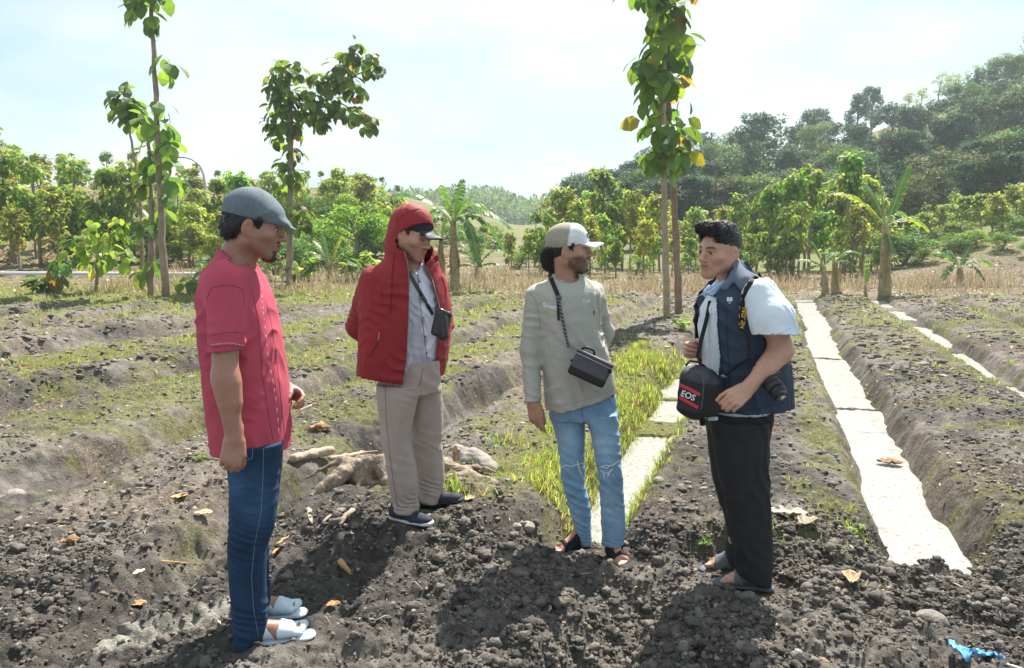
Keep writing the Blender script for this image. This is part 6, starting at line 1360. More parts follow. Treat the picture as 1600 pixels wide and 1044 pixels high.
# ------------------------------------------------------------------ man in the grey-green long-sleeved shirt
def person_green():
    org = A3(.36, 3.78, -.05); root = empty('person', org, label='man in grey-green long-sleeved shirt and beige cap, looking right', cat='person', group=GROUP_M)
    skin = skin_mat('skin_brown', (.44, .23, .155)); Rm = head_frame(-11, 4, -2); C = W(889, 391, 3.80); sc = .96
    b = SDF(); nk = W(885, 440, 3.83); T = add_head(b, C, Rm, sc, jaw=1.05, neck=nk, neck_r=.057)
    sh, shf = W(836, 462, 3.80), W(930, 458, 3.86)
    b.ell(W(888, 500, 3.82), (.16, .105, .19), k=.05); b.ell(W(898, 580, 3.82), (.14, .10, .16), k=.05); b.ell(W(908, 635, 3.82), (.145, .10, .10), k=.05); b.rc(sh, shf, .05, None, .05)
    el, wr = W(828, 546, 3.80), W(833, 630, 3.74); b.rc(sh, el, .042, .037, .03); b.rc(el, wr, .038, .027, .02)
    add_hand(b, wr, W(838, 658, 3.735) - wr, A3(.35, .9, 0), A3(1, -.3, 0), curls=(18, 24, 16), thumb=(.12, .15), sc=.95, fcurl=(.5, 1, 1.5, 2.0))
    elf, wrf = W(945, 520, 3.95), W(925, 585, 4.02); b.rc(shf, elf, .042, .037, .03); b.rc(elf, wrf, .038, .027, .02); add_hand(b, wrf, A3(-.3, .05, -.9), A3(-.2, .9, 0), A3(-1, 0, 0), curls=(25, 30, 20))
    hn, hf = W(886, 650, 3.86), W(938, 645, 3.80); kn, kf = W(896, 735, 3.84), W(952, 735, 3.72); a1, a2 = W(910, 840, 3.88), W(958, 845, 3.76)
    leg(b, hn, kn, a1, (.070, .050, .036)); leg(b, hf, kf, a2, (.070, .050, .036))
    h1, t1 = W(917, 858, 3.90), W(858, 862, 3.81); h2, t2 = W(950, 868, 3.80), W(981, 889, 3.60)
    for h_ in (h1, t1, h2, t2): h_[2] += .0
    k1 = h1 + (t1 - h1) * .22 + A3(0, 0, .075); k2 = h2 + (t2 - h2) * .22 + A3(0, 0, .075); b.rc(a1, k1, .036, .034, .02); b.rc(a2, k2, .036, .034, .02)
    add_foot(b, k1, h1 + A3(0, 0, .014), t1 + (h1 - t1) * .08 + A3(0, 0, .014)); add_foot(b, k2, h2 + A3(0, 0, .014), t2 + (h2 - t2) * .08 + A3(0, 0, .014), toes='l')
    v, f = b.mesh(.0060, [(1.30, 1.62, .0038), (.60, .88, .0038), (-.2, .15, .004)]); col = face_color(v, T, C, Rm, sc, beard=.8, goatee=False)
    bo_ = obj('body', mesh_data('body', v - org, f, skin, col), root); eyes(root, T, sc, org, (.0, .0))
    # hair: sides, and the long bunch at the back
    hs = SDF(); hs.ell(C + sc * (Rm[1] * -.022 + Rm[2] * .025), (.079, .097, .083), Rm, .01); hs.ell(T(0, .090, -.035), (.12, .078, .095), Rm, .006, True); hs.ell(T(0, -.01, -.12), (.12, .11, .075), Rm, .006, True)
    for m in (-1, 1): hs.rc(T(m * .075, .030, .03), T(m * .072, .024, -.010), .011, .005, .008); hs.ell(T(m * .088, .004, -.022), (.026, .030, .036), Rm, .006, True)
    hs.rc(T(0, -.096, .00), T(0, -.106, -.055), .030, .034, .02); hs.rc(T(.01, -.104, -.05), T(.01, -.092, -.090), .034, .020, .02); hs.ell(T(0, -.126, -.015), (.026, .018, .020), Rm, .012)
    hs.fold(wrinkle(A3(.9, .1, .25), 260, .0035, 2.0, 5)); hs.fold(wrinkle(A3(.3, .1, .9), 420, .0016, 2.0, 8)); v, f = hs.mesh(.004); ho = obj('hair', mesh_data('hair', v - org, f, M_hair), root); strands('hair_locks', hs, M_hair, ho, org, 1300, .014, lambda v: ((v - C) @ Rm[1] < -.075) & ((v - C) @ Rm[2] < .02), lambda P: np.tile(-Rm[2] * .9 - Rm[1] * .3, (len(P), 1)), 4, lift=.3, side=.35)
    gs = SDF(); gs.ell(T(0, .062, -.106), (.032, .034, .020), Rm, .01); gs.ell(T(0, .085, -.078), (.05, .02, .017), Rm, .006, True); gs.fold(wrinkle(A3(1, .2, .5), 600, .0012, 1.5, 6)); v, f = gs.mesh(.0034); obj('beard', mesh_data('beard', v - org, f, M_hair), root)
    # cap with pale front panel
    M_c1 = mat('khaki_cap_cloth', (.34, .31, .24), .9, attr=True, vars=[(40, .12)], bump=(600, .4, .0008)); cp = SDF(); cp.ell(T(0, -.014, .050), (.083, .106, .088), Rm, .01); cp.rc(T(0, .045, .09), T(0, .07, .055), .032, .030, .03)
    cp.plane(T(0, 0, .022), nrm(-Rm[2] + Rm[1] * .10)); v, f = cp.mesh(.004)
    q = (v - C) @ Rm.T; fr = sm(.022, .027, q[:, 1] + .2 * (.13 - q[:, 2]))[:, None]; cc = np.ones((len(v), 3)) * (1 - fr) + np.array([2.1, 2.3, 2.9]) * fr; co = obj('baseball_cap', mesh_data('baseball_cap', v - org, f, M_c1, cc), root)
    br = SDF(); br.rc(T(-.035, .085, .030), T(.035, .085, .030), .020, None, .01, fl=(Rm[2], 2.6)); br.rc(T(-.034, .130, .022), T(.034, .130, .022), .026, None, .04, fl=(Rm[2], 3.2)); br.rc(T(0, .150, .020), T(0, .152, .020), .028, None, .03, fl=(Rm[2], 3.4)); v, f = br.mesh(.004); q = (v - C) @ Rm.T; v = v - Rm[2] * (q[:, 0:1]**2) * 6.0 * np.clip((q[:, 1:2] - .06) / .08, 0, 1)
    obj('peak', mesh_data('peak', v - org, f, mat('pale_cap_peak', (.66, .70, .78), .8, bump=(600, .3, .0006))), co)
    M_nv = mat('navy_embroidery', (.02, .03, .08), .8); M_sn = mat('snap_black', (.02, .02, .02), .5)
    for i, a in enumerate((.060, .073, .086)):
        P = np.array([T(x_ + .012, .12, a + .004 * math.sin(x_ * 420 + i)) for x_ in np.linspace(-.020, .022, 14)])
        for _ in range(12): P = P - cp.normal(P) * cp(P)[:, None] * .8
        mb = MB(); mb.tube(P[:6] - org, .0026, 5); mb.tube(P[8:] - org, .0026, 5); mb.build('cap_lettering', M_nv, co)
    mb = MB(); mb.tube(np.array([T(.03 * math.cos(a), -.116 + .0 * a, .045 + .018 * math.sin(a)) for a in np.linspace(0, 3.14, 8)]) - org, .005, 5); mb.build('cap_strap', M_sn, co)
    # long-sleeved shirt
    M_ts = mat('grey_green_cotton', (.42, .415, .365), .92, vars=[(5, .06), (240, .05)], bumps=[(1000, .3, .0005), (24, .5, .017)])
    tt = SDF(); tt.loft(rows([(645, 852, 962, 3.82, .125), (600, 849, 961, 3.82, .125), (568, 846, 955, 3.82, .125), (540, 843, 949, 3.82, .125), (508, 841, 939, 3.82, .130), (480, 834, 940, 3.82, .130), (460, 828, 943, 3.82, .120), (447, 838, 934, 3.82, .10), (438, 852, 922, 3.83, .085), (431, 862, 912, 3.83, .072), (422, 864, 909, 3.83, .066)]), .015, p=2.25)
    s1 = SDF(); s1.rc(sh + A3(.012, 0, .002), el, .060, .050, .03); s1.rc(el, wr, .050, .0415, .02); s1.plane(wr, wr - el); s2 = SDF(); s2.rc(shf + A3(-.01, 0, .002), elf, .056, .047, .03); s2.rc(elf, wrf, .047, .04, .02); s2.plane(wrf, wrf - elf)
    J = Join([tt, s1, s2], .028); hn_ = W(852, 638, 3.80); hf_ = W(963, 613, 3.80)
    tt.fold(wrinkle(A3(.55, 0, .85), 34, .007, 1.5, 61)); tt.fold(wrinkle(A3(.9, 0, .35), 62, .007, 1.3, 62), W(925, 540, 3.7), .28); tt.fold(wrinkle(A3(.9, 0, -.4), 70, .007, 1.2, 63), W(855, 500, 3.7), .2)
    for q in (s1, s2): q.fold(wrinkle(A3(.3, 0, 1), 60, .0055, 1.1, 64)); 
    s1.fold(wrinkle(A3(.2, 0, 1), 95, .008, 1, 65), W(822, 548, 3.75), .14); s1.fold(wrinkle(A3(.2, 0, 1), 120, .005, 1, 66), W(830, 610, 3.75), .12); tt.rc(nk + A3(0, -.03, .075), nk + A3(0, -.03, -.005), .060, .050, .006, True)
    c1, c2 = near_cut(wr, wr - el, .06), near_cut(wrf, wrf - elf, .06)
    J.drop = lambda fc: (fc[:, 2] < np.interp(fc[:, 0], [hn_[0], hn_[0] + .07, hf_[0]], [hn_[2], hn_[2] - .008, hf_[2]]) ) | c1(fc) | c2(fc) | (np.linalg.norm(fc - nk - A3(0, 0, .035), axis=1) < .058)
    o = cloth_obj('long_sleeved_shirt', J, M_ts, root, .0058, .003, org=org); M_th = mat('shirt_hem_thread', (.24, .245, .20), .9)
    seam(J, [(855, 632), (875, 634), (900, 629), (930, 620), (958, 610)], M_th, 'hem_seam', o, org, .0008); seam(J, [(866, 433), (875, 440), (888, 443), (900, 440), (908, 434)], M_th, 'collar_seam', o, org, .0011)
    seam(J, [(826, 455), (836, 468), (842, 490), (845, 515)], M_th, 'sleeve_seam', o, org, .001); seam(J, [(926, 440), (933, 458), (936, 480), (937, 500)], M_th, 'sleeve_seam', o, org, .001); seam(J, [(818, 628), (830, 629), (842, 627)], M_th, 'cuff_seam', o, org, .001)
    M_pw = mat('white_print', (.78, .80, .82), .8); M_pg = mat('green_print', (.35, .50, .12), .8); M_pb = mat('black_print', (.02, .02, .02), .7); M_pl = mat('lilac_print', (.50, .48, .66), .8)
    text_on(J, 'Smart', 860, 479, 7.5, M_pw, 'shirt_print', o, org, rot=12, shear=.0, bold=.02); text_on(J, '2020', 860, 490, 7, M_pg, 'shirt_print', o, org, rot=10, bold=.02); text_on(J, 'mini', 864, 489, 6, M_pl, 'shirt_print', o, org, rot=10, bold=.02)
    text_on(J, 'Cyp', 916, 470, 5, M_pw, 'shirt_print', o, org, rot=-8, bold=.02); text_on(J, '?', 928, 489, 5.5, M_pb, 'shirt_print', o, org, bold=.05)
    # ripped jeans
    M_j = mat('light_blue_denim', (.20, .33, .48), .9, attr=True, vars=[(10, .16), (260, .14)], bumps=[(800, .5, .0007), (30, .5, .013)])
    js = SDF(); js.loft(rows([(612, 858, 962, 3.83, .108), (640, 857, 964, 3.83, .112), (655, 860, 965, 3.83, .10)]), .03)
    js.loft(rows([(645, 857, 914, 3.86, .092), (683, 868, 914, 3.85, .082), (725, 875, 913.5, 3.84, .068), (760, 877, 916, 3.84, .066), (796, 889, 924, 3.86, .062), (835, 900, 924, 3.88, .060), (852, 904, 926, 3.89, .062)]), .018)
    js.loft(rows([(645, 913, 965, 3.79, .092), (674, 921, 968, 3.77, .085), (704, 928, 970, 3.75, .075), (742, 934, 973, 3.72, .069), (790, 938, 976, 3.74, .066), (826, 939, 978, 3.75, .066), (850, 940, 974, 3.76, .066)]), .018)
    for c_, r_, s_, fq, am in ((W(893, 775, 3.78), .16, 31, 95, .010), (W(955, 770, 3.67), .16, 32, 95, .010), (W(914, 830, 3.84), .11, 33, 130, .010), (W(957, 830, 3.7), .12, 34, 120, .010), (W(908, 655, 3.75), .13, 35, 70, .007)): js.fold(wrinkle(A3(.3, .1, 1), fq, am, 1.1, s_), c_, r_)
    js.fold(wrinkle(A3(.5, .1, 1), 45, .004, 1.5, 36)); js.rc(W(880, 729, 3.76), W(903, 726, 3.75), .010, .012, .006, True, fl=(A3(0, 0, 1), 1.6)); js.rc(W(940, 729, 3.64), W(962, 725, 3.64), .014, .010, .006, True, fl=(A3(0, 0, 1), 1.5)); zb1, zb2 = W(910, 850, 3.88)[2] + .006, W(957, 850, 3.76)[2] + .004
    js.drop = lambda fc: (fc[:, 2] > W(908, 617, 3.83)[2]) | ((fc[:, 0] < W(930, 850, 3.8)[0]) & (fc[:, 2] < zb1)) | ((fc[:, 0] >= W(930, 850, 3.8)[0]) & (fc[:, 2] < zb2))
    def jc(P):
        w = np.zeros(len(P))
        for c_, s_ in ((W(885, 690, 3.78), .005), (W(945, 690, 3.68), .006), (W(895, 815, 3.8), .003), (W(957, 800, 3.67), .004)): w = w + np.exp(-((P - c_)**2).sum(1) / s_)
        return 1 + w[:, None] * np.array([.45, .30, .18])
    jo = cloth_obj('ripped_jeans', js, M_j, root, .0058, .003, jc, org=org); M_fr = mat('frayed_white_thread', (.80, .80, .80), .9)
    for pts in ([(876, 731), (884, 727), (893, 729), (902, 726), (911, 724)], [(902, 720), (904, 730), (907, 740), (912, 748)], [(936, 731), (945, 727), (956, 728), (969, 720)], [(938, 735), (944, 739), (951, 740), (957, 733)], [(943, 740), (945, 748)], [(903, 722), (905, 731), (909, 741)], [(940, 729), (948, 732), (955, 727)], [(952, 739), (949, 746)]):
        seam(js, pts, M_fr, 'frayed_edge', jo, org, .0020, n=24, lift=.002)
    M_th2 = mat('denim_seam_thread', (.09, .17, .30), .9); seam(js, [(909, 640), (910, 652)], M_th2, 'jeans_fly', jo, org, .002); seam(js, [(872, 640), (880, 660), (884, 690), (884, 722)], M_th2, 'jeans_seam', jo, org, .0009) if False else None
    seam(js, [(948, 620), (956, 632), (964, 636)], M_th2, 'pocket_seam', jo, org, .0012); seam(js, [(943, 790), (942, 815), (943, 842)], M_fr, 'jeans_seam', jo, org, .0009, dash=5)
    tuck(bo_, org, J, lambda v: (v[:, 2] > W(0, 625, 3.8)[2]) & (v[:, 2] < W(0, 440, 3.83)[2]) & (np.linalg.norm(v - wr, axis=1) > .07) & (v[:, 1] < 4.0)); tuck(bo_, org, js, lambda v: (v[:, 2] > .10) & (v[:, 2] < W(0, 625, 3.8)[2]) & (v[:, 0] > W(853, 660, 3.8)[0]) & (v[:, 1] < 3.97))
    # black strap sandals
    M_sd = mat('black_webbing', (.016, .016, .017), .75, bump=(400, .4, .001))
    def bands(x, y, z): return np.minimum(np.minimum(np.abs(x - .66) - .035, np.abs(x - .33 + .8 * z) - .05), np.minimum(np.abs(z - .058) / .25 * 1.0 - .045 + np.maximum(x - .36, 0) * 3, np.maximum(np.abs(np.abs(y) - .036) * 4 - .05, np.maximum(x - .68, .3 - x))))
    for h_, t_ in ((h1, t1), (h2, t2)): strap_sandal(root, h_, t_, org, M_sd, bands, ankle_up=.075)
    # crossbody bag: a thing of its own
    M_bg = mat('charcoal_nylon', (.075, .072, .085), .7, attr=True, vars=[(80, .2)], bumps=[(700, .5, .001), (30, .4, .006)], spec=.4); M_bk = mat('black_nylon', (.008, .008, .009), .55, bump=(300, .4, .001)); M_zp = mat('pale_zip', (.40, .40, .40), .5, metal=.3)
    bc = W(922, 577, 3.605); bgo = empty('crossbody_bag', bc, label='dark grey crossbody bag at the waist of the man in grey-green', cat='bag')
    a = R(-24); X = A3(math.cos(a) * .97, -.16, math.sin(a)); X = nrm(X); Z = nrm(A3(-X[2], .12, X[0])); Y = np.cross(Z, X); Rb = np.stack([X, Y, Z])
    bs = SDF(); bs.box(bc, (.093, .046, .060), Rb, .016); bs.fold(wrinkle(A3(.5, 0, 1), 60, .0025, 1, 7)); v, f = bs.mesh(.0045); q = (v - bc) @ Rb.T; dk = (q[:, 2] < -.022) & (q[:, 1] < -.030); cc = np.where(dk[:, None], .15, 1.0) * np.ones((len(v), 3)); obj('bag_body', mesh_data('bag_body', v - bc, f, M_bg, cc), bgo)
    ls = SDF(); ls.box(bc + Z * .054 - Y * .002, (.0955, .049, .014), Rb, .012); v, f = ls.mesh(.0045); lid = obj('lid', mesh_data('lid', v - bc, f, M_bg, np.ones((len(v), 3))), bgo)
    for h_, sg in ((.043, 1), (.062, 1)):
        mb = MB(); P = [X * x_ + Y * y_ + Z * h_ for x_, y_ in ((-.09, -.052), (.0, -.052), (.092, -.050), (.098, -.035), (.098, .03))]; mb.tube(P, .0026, 6); mb.build('zip', M_zp, lid)
    mb = MB(); mb.tube([X * x_ + Y * -.035 + Z * (.070 + z_) for x_, z_ in ((-.075, -.004), (-.065, .012), (-.045, .018), (-.02, .016), (-.008, -.002))], .006, 8); mb.build('handle', M_bk, bgo)
    mb = MB(); mb.box(X * .088 + Y * -.050 + Z * .030, (.020, .008, .016), Rb.T, bev=.003); mb.build('buckle', M_bk, bgo); mb = MB(); mb.tube([X * -.0955 + Y * y_ + Z * .0 for y_ in (-.03, .03)], .007, 8); mb.build('side_loop', M_bk, bgo)
    Q, D, ok = onto(J, [(859, 430), (864, 443), (870, 457), (873, 466)], 16, .002); ribbon(Q, J.normal(Q), .021, .003, M_bk, 'strap', bgo, bc)
    Q2, D, ok = onto(J, [(872, 463), (877, 490), (883, 520), (889, 545)], 60, .006); e_ = bc + X * -.085 + Z * .055 - Y * .02; Q2[-1] = e_; Q2[-2] = (Q2[-3] + e_) / 2; mb = MB()
    t_ = np.linspace(0, 1, 240); P = np.stack([np.interp(t_, np.linspace(0, 1, len(Q2)), Q2[:, i]) for i in range(3)], 1)
    for ph, cl in ((0, (.3, .3, .3)), (math.pi, (6, 6, 6))): 
        w_ = t_ * 90 + ph; mb.tube(P + np.stack([np.cos(w_), np.sin(w_), 0 * w_], 1) * .0032 - bc, .0036, 6, col=cl)
    mb.build('rope', mat('cord_two_tone', (.045, .045, .048), .7, attr=True), bgo)
    Q3, D, ok = onto(J, [(872, 463), (872, 480), (873, 501)], 10, .004); ribbon(Q3, J.normal(Q3), .011, .002, M_bk, 'strap_end', bgo, bc); mb = MB(); q_ = Q[-1]; mb.box(q_ - bc + D[0] * -.003, (.026, .010, .026), bev=.004); mb.build('slide_buckle', mat('grey_plastic', (.10, .11, .13), .5), bgo)
person_green()
# ------------------------------------------------------------------ man in the navy vest with the camera
def person_vest():
    org = A3(1.06, 3.48, -.06); root = empty('person', org, label='bareheaded man in navy vest, white short-sleeved shirt and black trousers, turned left', cat='person', group=GROUP_M)
    skin = skin_mat('skin_light_brown', (.52, .275, .185)); Rm = head_frame(213, -4, 4); C = W(1124, 392, 3.47); sc = 1.0
    b = SDF(); nk = W(1148, 440, 3.50); T = add_head(b, C, Rm, sc, jaw=1.14, neck=nk, neck_r=.062, smile=1)
    sh, shf = W(1192, 464, 3.27), W(1118, 468, 3.66)
    b.ell(W(1160, 520, 3.47), (.11, .17, .20), k=.05); b.ell(W(1165, 600, 3.47), (.115, .15, .15), k=.05); b.ell(W(1160, 655, 3.47), (.10, .14, .10), k=.05); b.rc(sh, shf, .055, None, .05)
    el, wr = W(1222, 546, 3.24), W(1166, 609, 3.14); b.rc(sh, el, .056, .046, .03); b.rc(el, wr, .043, .028, .03); b.rc(el + (wr - el) * .12, el + (wr - el) * .5, .042, .036, .03)
    add_hand(b, wr, W(1146, 627, 3.10) - wr, A3(-.35, .75, -.75), A3(-.6, -.3, .55), curls=(48, 55, 32), thumb=(.30, .35), sc=.98)
    elf, wrf = W(1098, 556, 3.74), W(1092, 548, 3.52); elf = W(1104, 560, 3.72); b.rc(shf, elf, .05, .043, .03); b.rc(elf, wrf, .042, .028, .02)
    add_hand(b, wrf, W(1066, 546, 3.46) - wrf, A3(.25, -.85, -.05), A3(0, .25, 1), curls=(58, 78, 30), thumb=(.40, .65), sc=.98, fcurl=(.95, 1, 1, 1.05))
    hn, hf = W(1163, 665, 3.38), W(1150, 668, 3.56); kn, kf = W(1166, 775, 3.36), W(1152, 770, 3.58); a1, a2 = W(1180, 890, 3.38), W(1152, 868, 3.6)
    leg(b, hn, kn, a1, (.082, .056, .038)); leg(b, hf, kf, a2, (.082, .056, .038))
    h1, t1 = W(1207, 919, 3.385), W(1115, 911, 3.43); h2, t2 = W(1163, 895, 3.60), W(1094, 890, 3.66); t1[2] += .008; t2[2] += .004
    k1 = h1 + (t1 - h1) * .22 + A3(0, 0, .075); k2 = h2 + (t2 - h2) * .22 + A3(0, 0, .075); b.rc(a1, k1, .036, .034, .02); b.rc(a2, k2, .036, .034, .02)
    add_foot(b, k1, h1 + A3(0, 0, .014), t1 + (h1 - t1) * .09 + A3(0, 0, .014)); add_foot(b, k2, h2 + A3(0, 0, .014), t2 + (h2 - t2) * .09 + A3(0, 0, .014))
    v, f = b.mesh(.0058, [(1.30, 1.66, .0035), (.72, 1.14, .0038), (-.15, .10, .0045)]); col = face_color(v, T, C, Rm, sc)
    bo_ = obj('body', mesh_data('body', v - org, f, skin, col), root); eyes(root, T, sc, org, (.01, -.01))
    mb = MB(); mb.tube(np.array([T(x_, .0915 - 12 * x_ * x_, -.0605) for x_ in np.linspace(-.013, .013, 7)]) - org, .0026, 6); mb.build('teeth', mat('teeth', (.72, .70, .64), .3), root)
    hs = SDF(); hs.ell(C + sc * (Rm[1] * -.014 + Rm[2] * .050), (.077, .100, .083), Rm, .01); hs.rc(T(-.035, .062, .112), T(.045, .066, .108), .026, .024, .03); hs.rc(T(-.03, .085, .092), T(.03, .088, .090), .012, None, .02)
    hs.ell(T(0, .100, .005), (.070, .060, .078), Rm, .012, True); hs.ell(T(0, -.01, -.075), (.12, .13, .098), Rm, .008, True)
    for m in (-1, 1): hs.ell(T(m * .090, .000, -.008), (.024, .085, .056), Rm, .012, True)
    hs.fold(wrinkle(Rm[0] * .9 + Rm[2] * .3, 300, .0008, 2.2, 5)); hs.fold(wrinkle(Rm[1] + Rm[0] * .4, 190, .0010, 2.0, 9)); v, f = hs.mesh(.0036); ho = obj('hair', mesh_data('hair', v - org, f, M_hair), root)
    strands('hair_locks', hs, M_hair, ho, org, 3400, .015, lambda v: ((v - C) @ Rm[2] > .045), lambda P: np.tile(Rm[1] * .75 + Rm[0] * .35, (len(P), 1)), 3, lift=.04, side=.05)
    fade = SDF(); fade.ell(C + sc * (Rm[1] * -.015 + Rm[2] * .040), (.0742, .0975, .0812), Rm, .01); fade.ell(T(0, .096, -.005), (.12, .058, .09), Rm, .006, True); fade.ell(T(0, -.01, -.12), (.12, .13, .10), Rm, .006, True); v, f = fade.mesh(.0045); obj('short_side_hair', mesh_data('short_side_hair', v - org, f, mat('clipped_hair', (.07, .045, .035), .8, var=(300, .4))), ho)
    # white shirt
    M_ws = mat('white_shirt_cloth', (.70, .77, .84), .85, vars=[(10, .03)], bumps=[(900, .25, .0005), (26, .5, .013)], spec=.25)
    ss = SDF(); ss.loft(rows([(662, 1112, 1200, 3.47, .15), (600, 1103, 1204, 3.47, .160), (560, 1098, 1203, 3.47, .165), (520, 1092, 1203, 3.47, .175), (480, 1094, 1200, 3.47, .18), (455, 1108, 1194, 3.48, .17), (440, 1120, 1182, 3.48, .13), (428, 1126, 1170, 3.49, .085), (416, 1128, 1164, 3.49, .072)]), .015, p=2.2)
    cuf = W(1213, 525, 3.205); s1 = SDF(); s1.rc(sh + A3(-.005, .015, .002), W(1207, 500, 3.22), .082, .092, .03); s1.rc(W(1207, 500, 3.22), cuf + (cuf - W(1207, 500, 3.22)) * .3, .092, .094, .02); cn = nrm(cuf - W(1203, 480, 3.22) + A3(-.028, 0, 0)); s1.plane(cuf, cn)
    cf2 = shf + (elf - shf) * .62; s2 = SDF(); s2.rc(shf, cf2, .07, .072, .03); s2.rc(cf2, cf2 + (elf - shf) * .2, .072, .074, .02); s2.plane(cf2 + (elf - shf) * .1, elf - shf)
    J = Join([ss, s1, s2], .03); ss.fold(wrinkle(A3(.5, 0, .9), 45, .006, 1.4, 71)); s1.fold(wrinkle(A3(.7, 0, .6), 45, .007, 1.4, 72)); s2.fold(wrinkle(A3(.4, 0, 1), 60, .006, 1.2, 73)); ss.rc(T(0, .03, -.125), W(1122, 452, 3.40), .062, .030, .008, True)
    c1, c2 = near_cut(cuf, cn, .12, .005), near_cut(cf2 + (elf - shf) * .1, elf - shf, .1)
    J.drop = lambda fc: (fc[:, 2] < W(0, 662, 3.47)[2] + .006) | c1(fc) | c2(fc) | (fc[:, 2] > W(0, 418, 3.49)[2])
    so = cloth_obj('short_sleeved_shirt', J, M_ws, root, .006, .003, org=org); M_t = mat('white_seam', (.55, .60, .66), .9)
    seam(J, [(1186, 529), (1205, 526), (1225, 518), (1240, 510)], M_t, 'cuff_seam', so, org, .0012); seam(J, [(1112, 480), (1108, 520), (1110, 570)], M_t, 'shirt_placket', so, org, .0014)
    for q_ in ((1112, 490), (1109, 532)): Q, D, ok = onto(J, [q_]); mb = MB(); mb.tube([Q[0] - org, Q[0] - org - D[0] * .003], .005, 10); mb.build('button', M_t, so)
    M_ck = mat('checked_collar_lining', (.30, .40, .58), .9); mc = M_ck.node_tree; bk = mc.nodes.new('ShaderNodeTexChecker'); bk.inputs['Scale'].default_value = 150; bk.inputs['Color1'].default_value = (.60, .68, .80, 1); bk.inputs['Color2'].default_value = (.16, .26, .46, 1); g_ = mc.nodes.new('ShaderNodeNewGeometry'); mc.links.new(g_.outputs['Position'], bk.inputs['Vector']); mc.links.new(bk.outputs[0], mc.nodes['Principled BSDF'].inputs['Base Color'])
    cs = SDF(); cs.rc(W(1138, 440, 3.39), W(1110, 455, 3.36), .012, .024, .01, fl=(A3(-.5, -.85, .2), 2.6)); v, f = cs.mesh(.0045); obj('collar', mesh_data('collar', v - org, f, M_ck), so); cs = SDF(); cs.rc(W(1108, 448, 3.50), W(1103, 458, 3.48), .010, .020, .02, fl=(A3(-.8, -.5, .2), 2.6)); v, f = cs.mesh(.0045); obj('collar', mesh_data('collar', v - org, f, M_ck), so)
    # vest
    M_v = mat('navy_vest_cloth', (.030, .047, .080), .8, vars=[(12, .14), (300, .10)], bumps=[(1000, .3, .0005), (26, .5, .013)], spec=.35)
    vs = SDF(); vs.loft(rows([(655, 1108, 1238, 3.46, .175), (632, 1104, 1238, 3.46, .18), (600, 1098, 1236, 3.46, .185), (567, 1092, 1232, 3.46, .19), (540, 1088, 1224, 3.46, .195), (500, 1085, 1212, 3.46, .20), (470, 1088, 1204, 3.46, .20), (452, 1100, 1198, 3.47, .185), (438, 1114, 1189, 3.48, .145), (426, 1124, 1176, 3.49, .105), (414, 1130, 1168, 3.49, .086), (406, 1131, 1163, 3.49, .082)]), .015, p=2.2)
    vs.fold(wrinkle(A3(.4, 0, .9), 40, .007, 1.4, 81)); vs.fold(wrinkle(A3(.8, 0, .5), 60, .007, 1.3, 82), W(1150, 580, 3.3), .25); vs.fold(wrinkle(A3(.9, 0, -.2), 50, .006, 1.3, 83), W(1210, 600, 3.35), .2)
    vs.rc(T(0, .03, -.125), W(1120, 448, 3.40), .066, .04, .008, True); arm = sh + A3(.03, -.03, -.02)
    ze = [(406, 1143), (418, 1142), (430, 1134), (445, 1124), (460, 1119), (480, 1118), (520, 1119), (560, 1124), (600, 1122), (632, 1119), (655, 1116)]; lf = np.array(sorted((W(b_, a_, 3.33)[2], W(b_, a_, 3.33)[0]) for a_, b_ in ze)).T
    zo = [(406, 1131), (430, 1120), (450, 1101), (470, 1089), (490, 1090), (505, 1096), (530, 1098), (655, 1100)]; rf = np.array(sorted((W(b_, a_, 3.55)[2], W(b_, a_, 3.55)[0]) for a_, b_ in zo)).T
    zt = W(0, 655, 3.3)[2]
    def drop(fc):
        near = (fc[:, 0] < np.interp(fc[:, 2], *lf)) & (fc[:, 1] < 3.47) ; far = (fc[:, 0] < np.interp(fc[:, 2], *rf) + .035) & (fc[:, 1] >= 3.47) & (fc[:, 1] < 3.54); 
        q = fc - arm; hole = (q[:, 0] / .085)**2 + ((q[:, 2] + .035) / .125)**2 < 1; hole &= fc[:, 1] < 3.40
        q2 = fc - shf; h2 = ((q2[:, 0] / .075)**2 + ((q2[:, 2] + .02) / .10)**2 < 1) & (fc[:, 1] > 3.58)
        return near | far | hole | h2 | (fc[:, 2] < np.interp(fc[:, 0], [W(1118, 650, 3.3)[0], W(1236, 640, 3.4)[0]], [W(0, 650, 3.3)[2], W(0, 636, 3.4)[2]])) | (fc[:, 2] > W(0, 408, 3.49)[2])
    vs.drop = drop; vo = cloth_obj('vest', vs, M_v, root, .0058, .007, org=org)
    cs = SDF(); cs.rc(W(1150, 412, 3.41), W(1166, 440, 3.31), .020, .030, .02, fl=(A3(.1, -.9, .35), 2.2)); cs.rc(W(1154, 424, 3.40), W(1133, 448, 3.33), .012, .018, .03, fl=(A3(-.3, -.9, .2), 2.0)); cs.rc(W(1160, 424, 3.38), W(1180, 436, 3.33), .016, .022, .02, fl=(A3(.1, -.8, .5), 2.2)); cs.rc(W(1150, 430, 3.36), W(1160, 447, 3.30), .022, .018, .03, fl=(A3(.0, -.9, .3), 2.2)); v, f = cs.mesh(.0045); obj('collar', mesh_data('collar', v - org, f, mat('grey_blue_collar', (.12, .145, .20), .85, bump=(700, .4, .0006))), vo)
